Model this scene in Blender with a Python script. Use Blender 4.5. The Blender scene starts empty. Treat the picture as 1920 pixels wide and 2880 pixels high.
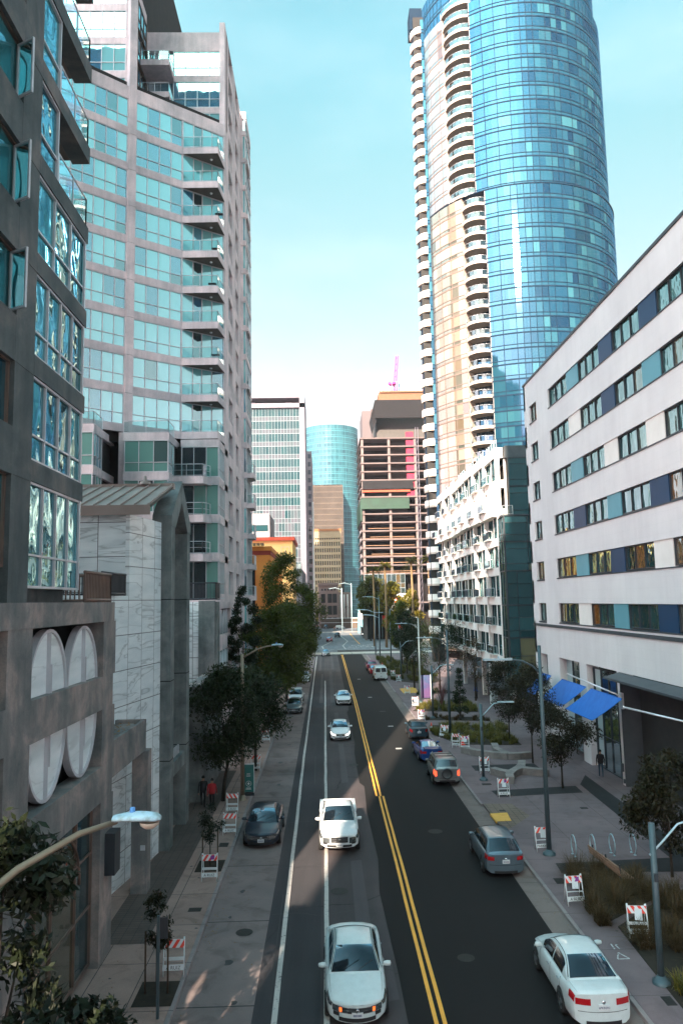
import bpy, math, random
import numpy as np
from mathutils import Vector, Matrix
random.seed(7); rng = np.random.RandomState(7)
S = bpy.context.scene; COL = S.collection
# ------------------------------------------------------------ camera, sky, sun, exposure
cam_d = bpy.data.cameras.new('camera'); cam = bpy.data.objects.new('camera', cam_d); COL.objects.link(cam)
cam_d.sensor_fit = 'VERTICAL'; cam_d.sensor_height = 36.0; cam_d.sensor_width = 24.0
cam_d.lens = 36.0*2100/2880; cam_d.clip_start = 0.1; cam_d.clip_end = 6000
ax = ((0.9995817529810976, 0.016364437285146385, -0.023843747599246234), (-0.021746028159326972, -0.11818493564851615, -0.9927534594475357), (-0.019063823502377692, 0.9928567500793338, -0.11777964363748766))
M4 = Matrix(ax).to_4x4(); M4.translation = Vector((0, 0, 12.2)); cam.matrix_world = M4
S.camera = cam
SUN_EL = math.radians(24.5); TX, TY = -0.2242, -0.9745          # horizontal direction towards the sun
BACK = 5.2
W = bpy.data.worlds.new("World"); S.world = W; W.use_nodes = True
nt = W.node_tree; nt.nodes.clear()
wo = nt.nodes.new('ShaderNodeOutputWorld'); bg = nt.nodes.new('ShaderNodeBackground')
sky = nt.nodes.new('ShaderNodeTexSky'); sky.sky_type = 'NISHITA'; sky.sun_disc = False
sky.sun_elevation = SUN_EL; sky.sun_rotation = math.atan2(TX, TY); sky.air_density = 1.0; sky.dust_density = 0.35; sky.ozone_density = 2.0
tint = nt.nodes.new('ShaderNodeMix'); tint.data_type = 'RGBA'; tint.blend_type = 'MULTIPLY'; tint.inputs[0].default_value = 1.0
tc = nt.nodes.new('ShaderNodeTexCoord'); sp = nt.nodes.new('ShaderNodeSeparateXYZ'); rp = nt.nodes.new('ShaderNodeValToRGB')
nt.links.new(tc.outputs['Generated'], sp.inputs[0]); nt.links.new(sp.outputs[2], rp.inputs[0])
e = rp.color_ramp.elements; e[0].position = 0.0; e[0].color = (0.95, 0.62, 0.58, 1); e[1].position = 0.64; e[1].color = (0.90, 1.28, 0.84, 1)
for p_, c_ in ((0.15, (1.02, 0.63, 0.52, 1)), (0.28, (1.0, 0.68, 0.47, 1)), (0.38, (0.98, 0.84, 0.54, 1)), (0.515, (0.94, 1.06, 0.66, 1))):
    q_ = rp.color_ramp.elements.new(p_); q_.color = c_
# thin high cloud veils
cn = nt.nodes.new('ShaderNodeTexNoise'); cn.inputs['Scale'].default_value = 2.2; cn.inputs['Detail'].default_value = 6
cmp_ = nt.nodes.new('ShaderNodeMapping'); cmp_.inputs['Scale'].default_value = (1, 1, 3.0)
nt.links.new(tc.outputs['Generated'], cmp_.inputs[0]); nt.links.new(cmp_.outputs[0], cn.inputs['Vector'])
cr = nt.nodes.new('ShaderNodeMapRange'); cr.inputs[1].default_value = 0.5; cr.inputs[2].default_value = 0.85; cr.inputs[3].default_value = 0.0; cr.inputs[4].default_value = 0.10
nt.links.new(cn.outputs[0], cr.inputs[0])
cm = nt.nodes.new('ShaderNodeMix'); cm.data_type = 'RGBA'
mn = nt.nodes.new('ShaderNodeVectorMath'); mn.operation = 'MINIMUM'; mn.inputs[1].default_value = (3.4, 4.5, 6.0); nt.links.new(sky.outputs[0], mn.inputs[0]); nt.links.new(mn.outputs[0], tint.inputs[6]); nt.links.new(rp.outputs[0], tint.inputs[7])
nt.links.new(tint.outputs[2], cm.inputs[6]); cm.inputs[7].default_value = (8, 7.6, 7.2, 1); nt.links.new(cr.outputs[0], cm.inputs[0])
# added glow: sky to the left and behind is boosted to light shaded walls
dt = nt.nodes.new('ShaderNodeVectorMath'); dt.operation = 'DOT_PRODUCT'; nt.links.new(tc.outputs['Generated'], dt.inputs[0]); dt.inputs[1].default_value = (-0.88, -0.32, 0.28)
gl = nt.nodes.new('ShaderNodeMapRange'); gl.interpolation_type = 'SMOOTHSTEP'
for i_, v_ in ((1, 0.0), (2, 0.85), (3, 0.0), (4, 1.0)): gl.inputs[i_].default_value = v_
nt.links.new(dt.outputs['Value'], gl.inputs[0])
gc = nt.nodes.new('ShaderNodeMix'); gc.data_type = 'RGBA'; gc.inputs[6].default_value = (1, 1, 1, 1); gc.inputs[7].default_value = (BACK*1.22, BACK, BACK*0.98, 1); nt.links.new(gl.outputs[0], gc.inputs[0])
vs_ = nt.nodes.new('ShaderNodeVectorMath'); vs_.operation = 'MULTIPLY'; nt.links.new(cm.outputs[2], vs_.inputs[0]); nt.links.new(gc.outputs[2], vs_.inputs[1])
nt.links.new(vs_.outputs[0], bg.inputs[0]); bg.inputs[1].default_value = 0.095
nt.links.new(bg.outputs[0], wo.inputs[0])
sd = bpy.data.lights.new('sun', 'SUN'); sd.energy = 5.0; sd.angle = math.radians(0.5); sd.color = (1.0, 0.83, 0.66)
sun = bpy.data.objects.new('sun', sd); COL.objects.link(sun)
tosun = Vector((TX*math.cos(SUN_EL), TY*math.cos(SUN_EL), math.sin(SUN_EL)))
sun.rotation_euler = tosun.to_track_quat('Z', 'Y').to_euler(); sun.location = (-30, -80, 60)
S.view_settings.view_transform = 'Standard'; S.view_settings.look = 'None'; S.view_settings.exposure = 2.1; S.view_settings.gamma = 1.0
S.cycles.max_bounces = 7; S.cycles.diffuse_bounces = 3; S.cycles.glossy_bounces = 3; S.cycles.transmission_bounces = 4
S.cycles.sample_clamp_indirect = 6.0; S.cycles.caustics_reflective = False; S.cycles.caustics_refractive = False

# ------------------------------------------------------------ helpers
def tag(o, label=None, cat=None, group=None, kind=None):
    if label: o['label'] = label
    if cat: o['category'] = cat
    if group: o['group'] = group
    if kind: o['kind'] = kind
    return o
def empty(name, loc=(0, 0, 0), rz=0.0, label=None, cat=None, group=None):
    o = bpy.data.objects.new(name, None); COL.objects.link(o); o.location = loc; o.rotation_euler = (0, 0, rz)
    o.empty_display_size = 0.3
    return tag(o, label, cat, group)
def copy_tree(o, parent=None):
    c = o.copy(); COL.objects.link(c); c.parent = parent
    for ch in list(KIDS.get(o.name, [])):
        k = copy_tree(ch, c); KIDS.setdefault(c.name, []).append(k)
    return c
KIDS = {}
class MB:
    """collects faces; build() links them as one mesh object"""
    def __init__(s): s.v = []; s.f = []; s.m = []; s.a = []; s.sm = []
    def add(s, vs, fs, m=0, a=0.0, sm=False):
        b = len(s.v); s.v += [tuple(p) for p in vs]
        for q in fs:
            s.f.append([i+b for i in q]); s.m.append(m); s.a.append(a); s.sm.append(sm)
        return s
    def box(s, x0, y0, z0, x1, y1, z1, m=0, a=0.0):
        if x0 > x1: x0, x1 = x1, x0
        if y0 > y1: y0, y1 = y1, y0
        if z0 > z1: z0, z1 = z1, z0
        v = [(x0, y0, z0), (x1, y0, z0), (x1, y1, z0), (x0, y1, z0), (x0, y0, z1), (x1, y0, z1), (x1, y1, z1), (x0, y1, z1)]
        return s.add(v, [(0, 3, 2, 1), (4, 5, 6, 7), (0, 1, 5, 4), (1, 2, 6, 5), (2, 3, 7, 6), (3, 0, 4, 7)], m, a)
    def prism(s, poly, z0, z1, m=0, a=0.0):
        n = len(poly); ar = sum(poly[i][0]*poly[(i+1) % n][1]-poly[(i+1) % n][0]*poly[i][1] for i in range(n))
        if ar < 0: poly = poly[::-1]
        v = [(p[0], p[1], z0) for p in poly]+[(p[0], p[1], z1) for p in poly]
        f = [tuple(range(n))[::-1], tuple(range(n, 2*n))]+[(i, (i+1) % n, n+(i+1) % n, n+i) for i in range(n)]
        return s.add(v, f, m, a)
    def quad(s, a_, b, c, d, m=0, a=0.0): return s.add([a_, b, c, d], [(0, 1, 2, 3)], m, a)
    def tube(s, pts, r, n=8, m=0, cap=True):
        pts = [Vector(p) for p in pts]; R = r if isinstance(r, (list, tuple)) else [r]*len(pts)
        vs = []; fs = []
        for i, p in enumerate(pts):
            d = (pts[min(i+1, len(pts)-1)]-pts[max(i-1, 0)])
            d = d.normalized() if d.length > 1e-9 else Vector((0, 0, 1))
            u = d.cross(Vector((0, 0, 1)) if abs(d.z) < 0.9 else Vector((1, 0, 0))).normalized(); w = d.cross(u)
            for k in range(n):
                t = 2*math.pi*k/n; vs.append(p+(u*math.cos(t)+w*math.sin(t))*R[i])
        for i in range(len(pts)-1):
            for k in range(n):
                fs.append((i*n+k, (i+1)*n+k, (i+1)*n+(k+1) % n, i*n+(k+1) % n))
        s.add(vs, fs, m, 0, True)
        if cap:
            b = len(s.v)-len(vs)
            s.f += [[b+k for k in range(n)], [b+(len(pts)-1)*n+k for k in range(n)][::-1]]; s.m += [m, m]; s.a += [0, 0]; s.sm += [False, False]
        return s
    def lathe(s, prof, c=(0, 0, 0), n=16, m=0, axis='Z'):
        vs = []; fs = []
        for r, h in prof:
            for k in range(n):
                t = 2*math.pi*k/n; x, y = r*math.cos(t), r*math.sin(t)
                p = (x, y, h) if axis == 'Z' else ((h, x, y) if axis == 'X' else (x, h, y))
                vs.append((p[0]+c[0], p[1]+c[1], p[2]+c[2]))
        for i in range(len(prof)-1):
            for k in range(n): fs.append((i*n+k, i*n+(k+1) % n, (i+1)*n+(k+1) % n, (i+1)*n+k))
        s.add(vs, fs, m, 0, True)
        return s
    def fr(s, F, u0, u1, z0, z1, d0, d1, m=0, a=0.0):
        """box in a facade frame F=(origin, along, outward)"""
        O, U, N = F
        def P(u, z, d): return (O[0]+U[0]*u+N[0]*d, O[1]+U[1]*u+N[1]*d, z)
        v = [P(u0, z0, d0), P(u1, z0, d0), P(u1, z0, d1), P(u0, z0, d1), P(u0, z1, d0), P(u1, z1, d0), P(u1, z1, d1), P(u0, z1, d1)]
        return s.add(v, [(0, 1, 2, 3), (7, 6, 5, 4), (4, 5, 1, 0), (5, 6, 2, 1), (6, 7, 3, 2), (7, 4, 0, 3)], m, a)
    def fq(s, F, u0, u1, z0, z1, d, m=0, a=0.0):
        O, U, N = F
        def P(u, z): return (O[0]+U[0]*u+N[0]*d, O[1]+U[1]*u+N[1]*d, z)
        v = [P(u0, z0), P(u1, z0), P(u1, z1), P(u0, z1)]
        if U[0]*N[1]-U[1]*N[0] > 0: v = v[::-1]
        return s.add(v, [(0, 1, 2, 3)], m, a)
    def build(s, name, mats, parent=None, bevel=0, label=None, flip=False):
        me = bpy.data.meshes.new(name); off = root_off(parent)
        v = np.array(s.v, dtype=float).reshape(-1, 3)-np.array(off)
        me.from_pydata(v.tolist(), [], s.f)
        for m in (mats if isinstance(mats, (list, tuple)) else [mats]): me.materials.append(m)
        me.polygons.foreach_set('material_index', s.m); me.polygons.foreach_set('use_smooth', s.sm)
        at = me.attributes.new('v', 'FLOAT', 'FACE'); at.data.foreach_set('value', s.a)
        me.update()
        o = bpy.data.objects.new(name, me); COL.objects.link(o)
        if parent is not None: o.parent = parent; KIDS.setdefault(parent.name, []).append(o)
        if bevel:
            b = o.modifiers.new('bevel', 'BEVEL'); b.width = bevel; b.segments = 2; b.limit_method = 'ANGLE'
        if label: o['label'] = label
        return o
LOCAL = set()
def root_off(p):
    q = p
    while q is not None:
        if q.name in LOCAL: return (0, 0, 0)
        q = q.parent
    t = Vector((0, 0, 0))
    while p is not None:
        t += p.location; p = p.parent
    return tuple(t)
def part(name, mats, parent, fn, **k):
    m = MB(); fn(m); return m.build(name, mats, parent, **k)
def text_mesh(txt, size, mat, name, parent, loc, rot, ext=0.002, align='CENTER', sx=1.0):
    cu = bpy.data.curves.new(name, 'FONT'); cu.body = txt; cu.size = size; cu.extrude = ext; cu.align_x = align; cu.align_y = 'CENTER'
    t = bpy.data.objects.new('tmp', cu); me = bpy.data.meshes.new_from_object(t); bpy.data.objects.remove(t)
    me.materials.clear(); me.materials.append(mat)
    o = bpy.data.objects.new(name, me); COL.objects.link(o); o.location = loc; o.rotation_euler = rot; o.scale = (sx, 1, 1)
    if parent is not None: o.parent = parent; KIDS.setdefault(parent.name, []).append(o)
    return o

# ------------------------------------------------------------ materials
class NT:
    def __init__(s, name):
        s.m = bpy.data.materials.new(name); s.m.use_nodes = True; s.t = s.m.node_tree; s.t.nodes.clear()
        s.out = s.t.nodes.new('ShaderNodeOutputMaterial')
    def n(s, t, **k):
        x = s.t.nodes.new(t)
        for a, b in k.items():
            if a.startswith('_'): setattr(x, a[1:], b)
            else: x.inputs[a.replace('__', ' ')].default_value = b
        return x
    def l(s, a, b): s.t.links.new(a, b)
    def pos(s, scale=(1, 1, 1), obj=False):
        g = s.n('ShaderNodeTexCoord').outputs['Object'] if obj else s.n('ShaderNodeNewGeometry').outputs['Position']
        m = s.n('ShaderNodeMapping'); m.inputs['Scale'].default_value = scale
        s.l(g, m.inputs[0]); return m.outputs[0]
    def noise(s, scale, detail=4, vec=None, rough=0.55, dist=0.0):
        x = s.n('ShaderNodeTexNoise', Scale=scale, Detail=detail, Roughness=rough, Distortion=dist)
        s.l(vec if vec is not None else s.pos(), x.inputs['Vector']); return x.outputs[0]
    def ramp(s, fac, stops):
        r = s.n('ShaderNodeValToRGB'); e = r.color_ramp.elements
        e[0].position, e[0].color = stops[0][0], (*stops[0][1], 1); e[1].position, e[1].color = stops[-1][0], (*stops[-1][1], 1)
        for p, c in stops[1:-1]:
            q = e.new(p); q.color = (*c, 1)
        s.l(fac, r.inputs[0]); return r.outputs[0]
    def mix(s, fac, a, b, mode='MIX'):
        x = s.n('ShaderNodeMix', _data_type='RGBA', _blend_type=mode)
        for i, q in ((0, fac), (6, a), (7, b)):
            if isinstance(q, (int, float)): x.inputs[i].default_value = q
            elif isinstance(q, tuple): x.inputs[i].default_value = (*q, 1)
            else: s.l(q, x.inputs[i])
        return x.outputs[2]
    def math(s, op, a, b=0.5):
        x = s.n('ShaderNodeMath', _operation=op)
        for i, q in ((0, a), (1, b)):
            if isinstance(q, (int, float)): x.inputs[i].default_value = q
            else: s.l(q, x.inputs[i])
        return x.outputs[0]
    def attr(s, n='v'): return s.n('ShaderNodeAttribute', _attribute_name=n).outputs['Fac']
    def bump(s, h, strength=0.3, dist=0.02):
        b = s.n('ShaderNodeBump', Strength=strength, Distance=dist); s.l(h, b.inputs['Height']); return b.outputs[0]
    def pr(s, color, rough=0.7, metal=0.0, normal=None, spec=0.5, coat=0.0, **k):
        p = s.n('ShaderNodeBsdfPrincipled')
        for nm, q in (('Base Color', color), ('Roughness', rough), ('Metallic', metal), ('Specular IOR Level', spec), ('Coat Weight', coat)):
            if isinstance(q, tuple): p.inputs[nm].default_value = (*q, 1)
            elif isinstance(q, (int, float)): p.inputs[nm].default_value = q
            else: s.l(q, p.inputs[nm])
        if normal is not None: s.l(normal, p.inputs['Normal'])
        for a, b in k.items(): p.inputs[a.replace('_', ' ')].default_value = b
        return p
    def done(s, sh): s.l(sh.outputs[0] if hasattr(sh, 'outputs') else sh, s.out.inputs[0]); return s.m
def surf(name, c1, c2=None, rough=0.75, metal=0.0, scale=1.5, bump=0.0, bscale=30, spec=0.4, coat=0.0, fine=0.0, obj=False, lo=0.3, hi=0.7):
    """two-colour mottled surface"""
    t = NT(name); c2 = c2 or tuple(x*0.8 for x in c1); v = t.pos(obj=obj)
    n = t.noise(scale, 6, v); col = t.ramp(n, [(lo, c1), (hi, c2)])
    if fine: col = t.mix(fine, col, t.ramp(t.noise(scale*25, 3, v), [(0.3, (0.35, 0.35, 0.35)), (0.7, (1, 1, 1))]), 'MULTIPLY')
    nm = t.bump(t.noise(bscale, 4, v), bump, 0.01) if bump else None
    return t.done(t.pr(col, rough, metal, nm, spec, coat))
def glassy(name, stops, refl=0.45, tintc=(0.8, 0.95, 1.0), wob=0.02, wscale=0.8, rough=0.02, body_rough=0.6, inner=None):
    """coated window glass: what is seen behind each pane (attribute v picks blind / room) under a mirror-like coat"""
    t = NT(name); a = t.attr(); body = t.ramp(a, stops)
    t.t.nodes[-1] if False else None
    nb = t.noise(wscale, 2, t.pos((1, 1, 0.6)))
    nm = t.bump(nb, 1.0, wob)
    d = t.pr(body, body_rough, 0, None, 0.0)
    g = t.n('ShaderNodeBsdfGlossy', Roughness=rough); g.inputs[0].default_value = (*tintc, 1); t.l(nm, g.inputs['Normal'])
    lw = t.n('ShaderNodeLayerWeight', Blend=0.35)
    f = t.math('ADD', t.math('MULTIPLY', lw.outputs['Fresnel'], 1.0-refl), refl)
    mx = t.n('ShaderNodeMixShader'); t.l(f, mx.inputs[0]); t.l(d.outputs[0], mx.inputs[1]); t.l(g.outputs[0], mx.inputs[2])
    return t.done(mx)
def emis(name, c, st):
    t = NT(name); x = t.n('ShaderNodeEmission', Strength=st); x.inputs[0].default_value = (*c, 1); return t.done(x)
MT = {}
def streaked(name, c1, c2, c3, rough=0.8, sc=0.5, st=1.0, bump=0.15):
    """weathered cast concrete: cloudy patches, vertical runs, fine grain"""
    t = NT(name); v = t.pos()
    col = t.ramp(t.noise(sc, 7, v, 0.62, 0.4), [(0.3, c1), (0.5, c2), (0.72, c3)])
    run = t.ramp(t.noise(1.0, 5, t.pos((2.6, 2.6, 0.22)), 0.6), [(0.35, (0.62, 0.62, 0.62)), (0.62, (1, 1, 1))])
    col = t.mix(0.55*st, col, run, 'MULTIPLY')
    col = t.mix(0.35, col, t.ramp(t.noise(22, 3, v), [(0.3, (0.55, 0.55, 0.55)), (0.6, (1, 1, 1))]), 'MULTIPLY')
    return t.done(t.pr(col, rough, 0, t.bump(t.noise(9, 6, v), bump, 0.02), 0.35))
M_conc1 = streaked('dark_weathered_concrete', (0.0492, 0.0687, 0.0738), (0.1060, 0.1190, 0.1216), (0.2394, 0.2006, 0.1876), sc=0.55)
M_conc1p = streaked('warm_weathered_concrete', (0.0973, 0.1148, 0.1191), (0.2147, 0.2025, 0.1985), (0.4865, 0.3645, 0.3241), sc=0.6)
M_conc2 = streaked('grey_facade_concrete', (0.4841, 0.4355, 0.4619), (0.6889, 0.5893, 0.6129), (0.9309, 0.7515, 0.7638), sc=0.35, st=0.8)
M_conc3 = streaked('dark_portal_concrete', (0.0906, 0.1107, 0.1107), (0.1710, 0.1912, 0.1912), (0.2818, 0.2919, 0.2818), sc=0.7)
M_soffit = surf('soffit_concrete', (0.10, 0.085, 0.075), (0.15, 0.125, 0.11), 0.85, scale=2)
M_stucco = None
def mk_stucco():
    t = NT('white_stucco'); v = t.pos()
    col = t.ramp(t.noise(0.25, 6, v), [(0.3, (0.70, 0.655, 0.665)), (0.7, (0.80, 0.755, 0.755))])
    run = t.ramp(t.noise(1.0, 5, t.pos((1.5, 1.5, 0.12)), 0.6), [(0.38, (0.86, 0.85, 0.84)), (0.6, (1, 1, 1))])
    col = t.mix(0.25, col, run, 'MULTIPLY')
    br = t.n('ShaderNodeTexBrick', Scale=1.0); br.offset = 0.5
    m = t.n('ShaderNodeMapping'); m.inputs['Rotation'].default_value = (0, 0, 0)
    g = t.n('ShaderNodeNewGeometry'); s_ = t.n('ShaderNodeSeparateXYZ'); t.l(g.outputs['Position'], s_.inputs[0])
    c_ = t.n('ShaderNodeCombineXYZ'); t.l(s_.outputs[1], c_.inputs[0]); t.l(s_.outputs[2], c_.inputs[1]); t.l(c_.outputs[0], br.inputs['Vector'])
    br.inputs['Color1'].default_value = (1, 1, 1, 1); br.inputs['Color2'].default_value = (0.99, 0.99, 0.99, 1); br.inputs['Mortar'].default_value = (0.86, 0.86, 0.86, 1)
    br.inputs['Mortar Size'].default_value = 0.012; br.inputs['Brick Width'].default_value = 2.4; br.inputs['Row Height'].default_value = 0.6
    col = t.mix(0.35, col, br.outputs[0], 'MULTIPLY')
    return t.done(t.pr(col, 0.85, 0, t.bump(t.noise(14, 5, v), 0.12, 0.015), 0.3))
M_stucco = mk_stucco()
M_white2 = surf('pale_stone_panel', (0.80, 0.74, 0.70), (0.88, 0.82, 0.78), 0.7, scale=0.8)
def mk_marble(name, yz=True, w=1.5, h=1.55, vsc=0.42, va=0.6):
    t = NT(name); g = t.n('ShaderNodeNewGeometry'); s_ = t.n('ShaderNodeSeparateXYZ'); t.l(g.outputs['Position'], s_.inputs[0])
    c_ = t.n('ShaderNodeCombineXYZ'); t.l(s_.outputs[1 if yz else 0], c_.inputs[0]); t.l(s_.outputs[2], c_.inputs[1])
    br = t.n('ShaderNodeTexBrick', Scale=1.0); br.offset = 0.0; t.l(c_.outputs[0], br.inputs['Vector'])
    br.inputs['Color1'].default_value = (0, 0, 0, 1); br.inputs['Color2'].default_value = (1, 1, 1, 1); br.inputs['Mortar'].default_value = (0.5, 0.5, 0.5, 1)
    br.inputs['Mortar Size'].default_value = 0.018; br.inputs['Brick Width'].default_value = w; br.inputs['Row Height'].default_value = h
    mp = t.n('ShaderNodeMapping'); mp.inputs['Rotation'].default_value = (0.0, 0.0, 0.9); mp.inputs['Scale'].default_value = (0.6, 3.0, 1)
    t.l(c_.outputs[0], mp.inputs[0])
    off = t.n('ShaderNodeVectorMath', _operation='MULTIPLY_ADD'); t.l(br.outputs[0], off.inputs[0]); off.inputs[1].default_value = (7, 3, 5); t.l(mp.outputs[0], off.inputs[2])
    vn = t.noise(vsc, 3, off.outputs[0], 0.5, 1.0)
    vein = t.ramp(vn, [(0.455, (0, 0, 0)), (0.487, (1, 1, 1)), (0.50, (0.25, 0.25, 0.25)), (0.55, (0, 0, 0))])
    veil = t.noise(0.7, 3, off.outputs[0])
    base = t.ramp(veil, [(0.3, (0.64, 0.70, 0.72)), (0.7, (0.84, 0.87, 0.88))])
    col = t.mix(t.math('MULTIPLY', vein, va), base, (0.20, 0.23, 0.235))
    col = t.mix(br.outputs[1], col, (0.07, 0.07, 0.075))
    return t.done(t.pr(col, 0.28, 0, None, 0.5))
M_marble = mk_marble('veined_marble'); M_marbleF = mk_marble('veined_marble_front', False, 2.6, 1.6)
M_frame = surf('silver_window_frame', (0.50, 0.50, 0.53), (0.62, 0.60, 0.64), 0.4, 0.2)
M_dframe = surf('dark_window_frame', (0.035, 0.042, 0.05), (0.05, 0.055, 0.065), 0.45, 0.3)
M_bronze = surf('brown_metal', (0.14, 0.09, 0.075), (0.22, 0.14, 0.11), 0.5, 0.3)
M_rail = surf('pale_metal_rail', (0.62, 0.62, 0.66), (0.75, 0.74, 0.78), 0.35, 0.5)
blue_stops = [(0.0, (0.20, 0.62, 0.70)), (0.45, (0.30, 0.76, 0.80)), (0.62, (0.06, 0.28, 0.46)), (0.8, (0.02, 0.12, 0.25)), (0.9, (0.008, 0.02, 0.04))]  # cyan stops carry reflected sky brightness in the pane colour
for s_ in (blue_stops,): pass
G_L2 = glassy('blue_apartment_glass', blue_stops, 0.46, (0.70, 1.0, 1.0), 0.012, 0.5)
G_L2d = glassy('dim_green_glass', [(0.0, (0.10, 0.25, 0.22)), (0.5, (0.16, 0.34, 0.30)), (0.62, (0.012, 0.02, 0.03)), (0.9, (0.01, 0.012, 0.02))], 0.16, (0.7, 0.95, 0.95), 0.01)
G_L1 = glassy('wavy_teal_glass', [(0.0, (0.05, 0.22, 0.25)), (0.4, (0.03, 0.15, 0.19)), (0.8, (0.008, 0.05, 0.08))], 0.30, (0.50, 0.82, 0.86), 0.10, 0.55)
G_R1 = glassy('wavy_office_glass', [(0.0, (0.05, 0.13, 0.13)), (0.5, (0.015, 0.04, 0.05)), (0.75, (0.14, 0.14, 0.11)), (0.93, (0.26, 0.10, 0.03))], 0.30, (0.55, 0.84, 0.84), 0.09, 0.9)  # orange end is a warm reflection painted into the panes
def mk_tower(name, stops, refl, tintc):
    t = NT(name); a = t.attr()
    nb = t.noise(0.13, 2, t.pos((1, 1, 0.4)))
    d = t.pr(t.ramp(a, stops), 0.6, 0, None, 0.0)
    g = t.n('ShaderNodeBsdfGlossy', Roughness=0.045); g.inputs[0].default_value = (*tintc, 1); t.l(t.bump(nb, 0.6, 0.07), g.inputs['Normal'])
    lw = t.n('ShaderNodeLayerWeight', Blend=0.2); f = t.math('ADD', t.math('MULTIPLY', lw.outputs['Fresnel'], 1.0-refl), refl)
    mx = t.n('ShaderNodeMixShader'); t.l(f, mx.inputs[0]); t.l(d.outputs[0], mx.inputs[1]); t.l(g.outputs[0], mx.inputs[2]); return t.done(mx)
G_T = mk_tower('blue_curtain_wall', [(0.0, (0.006, 0.030, 0.055)), (0.35, (0.008, 0.042, 0.072)), (0.55, (0.014, 0.060, 0.088)), (0.75, (0.032, 0.115, 0.140)), (0.9, (0.003, 0.016, 0.035))], 0.17, (0.24, 0.50, 0.78))
G_T2 = mk_tower('cyan_curtain_wall', [(0.0, (0.02, 0.075, 0.095)), (0.6, (0.035, 0.11, 0.13)), (1.0, (0.02, 0.06, 0.08))], 0.06, (0.40, 0.66, 0.72))
G_T3 = mk_tower('grey_teal_office_glass', [(0.0, (0.022, 0.060, 0.066)), (0.4, (0.012, 0.040, 0.048)), (0.6, (0.055, 0.075, 0.085)), (0.85, (0.085, 0.082, 0.100))], 0.02, (0.4, 0.55, 0.6))
G_D = glassy('dark_storefront_glass', [(0.0, (0.01, 0.02, 0.025)), (0.6, (0.02, 0.035, 0.04)), (1.0, (0.09, 0.06, 0.03))], 0.14, (0.75, 0.95, 1.0), 0.02)
G_R2 = glassy('dark_teal_glass', [(0.0, (0.005, 0.025, 0.03)), (0.5, (0.008, 0.045, 0.055)), (0.8, (0.04, 0.11, 0.12)), (1.0, (0.16, 0.13, 0.05))], 0.10, (0.55, 0.9, 0.95), 0.03)
def mk_railglass():
    t = NT('clear_rail_glass'); tr = t.n('ShaderNodeBsdfTransparent'); tr.inputs[0].default_value = (0.75, 0.93, 0.93, 1)
    g = t.n('ShaderNodeBsdfGlossy', Roughness=0.02); g.inputs[0].default_value = (0.8, 0.95, 1, 1)
    lw = t.n('ShaderNodeLayerWeight', Blend=0.3); f = t.math('ADD', lw.outputs['Fresnel'], 0.12)
    mx = t.n('ShaderNodeMixShader'); t.l(f, mx.inputs[0]); t.l(tr.outputs[0], mx.inputs[1]); t.l(g.outputs[0], mx.inputs[2]); return t.done(mx)
G_rail = mk_railglass()
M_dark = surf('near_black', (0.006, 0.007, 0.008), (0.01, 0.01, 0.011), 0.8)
M_int = surf('dim_interior', (0.02, 0.02, 0.02), (0.035, 0.03, 0.028), 0.9)
M_roofmetal = surf('standing_seam_metal', (0.30, 0.225, 0.20), (0.36, 0.28, 0.25), 0.55, 0.2, 0.6)
M_gravel = surf('flat_roof', (0.18, 0.17, 0.16), (0.26, 0.24, 0.23), 0.9, scale=0.4)
P_teal = surf('teal_panel', (0.10, 0.30, 0.37), (0.12, 0.34, 0.41), 0.5, scale=0.7)
P_blue = surf('navy_panel', (0.003, 0.036, 0.095), (0.004, 0.046, 0.115), 0.5, scale=0.7)
M_ledge = surf('slate_ledge', (0.045, 0.055, 0.065), (0.065, 0.075, 0.085), 0.6)

# ---- the ground surfaces
def mk_asphalt(name, c1, c2, patches=0.0, cracks=0.0, rough=0.85, stain=0.5):
    t = NT(name); v = t.pos()
    col = t.ramp(t.noise(0.18, 6, v), [(0.32, c1), (0.68, c2)])
    tr = t.ramp(t.noise(1.0, 5, t.pos((0.9, 0.05, 1)), 0.6), [(0.32, (0.45, 0.45, 0.47)), (0.5, (0.9, 0.88, 0.88)), (0.66, (1.35, 1.25, 1.22))])
    col = t.mix(stain, col, tr, 'MULTIPLY')
    col = t.mix(0.5, col, t.ramp(t.noise(60, 2, v), [(0.3, (0.45, 0.45, 0.45)), (0.7, (1.25, 1.25, 1.25))]), 'MULTIPLY')
    if cracks:
        vo = t.n('ShaderNodeTexVoronoi', Scale=0.33, _feature='DISTANCE_TO_EDGE')
        dn = t.n('ShaderNodeTexNoise', Scale=1.6, Detail=5); t.l(v, dn.inputs['Vector'])
        mx = t.n('ShaderNodeMix', _data_type='VECTOR'); mx.inputs[0].default_value = 0.25; t.l(v, mx.inputs[4]); t.l(dn.outputs[1], mx.inputs[5])
        t.l(mx.outputs[1], vo.inputs['Vector'])
        ck = t.ramp(vo.outputs[0], [(0.0, (1, 1, 1)), (0.012, (0, 0, 0))])
        gate = t.ramp(t.noise(0.12, 3, v), [(0.5, (0, 0, 0)), (0.56, (1, 1, 1))])
        col = t.mix(t.math('MULTIPLY', t.math('MULTIPLY', ck, gate), cracks), col, (0.006, 0.006, 0.007))
    return t.done(t.pr(col, rough, 0, t.bump(t.noise(45, 4, v), 0.35, 0.01), 0.35))
A_new = mk_asphalt('fresh_asphalt', (0.0029, 0.0020, 0.0022), (0.0048, 0.0033, 0.0035))
A_old = mk_asphalt('worn_asphalt', (0.0542, 0.0457, 0.0492), (0.0854, 0.0672, 0.0684), cracks=0.85)
A_lane = mk_asphalt('bike_lane_asphalt', (0.0357, 0.0345, 0.0403), (0.0536, 0.0478, 0.0516), cracks=0.3)
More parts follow.
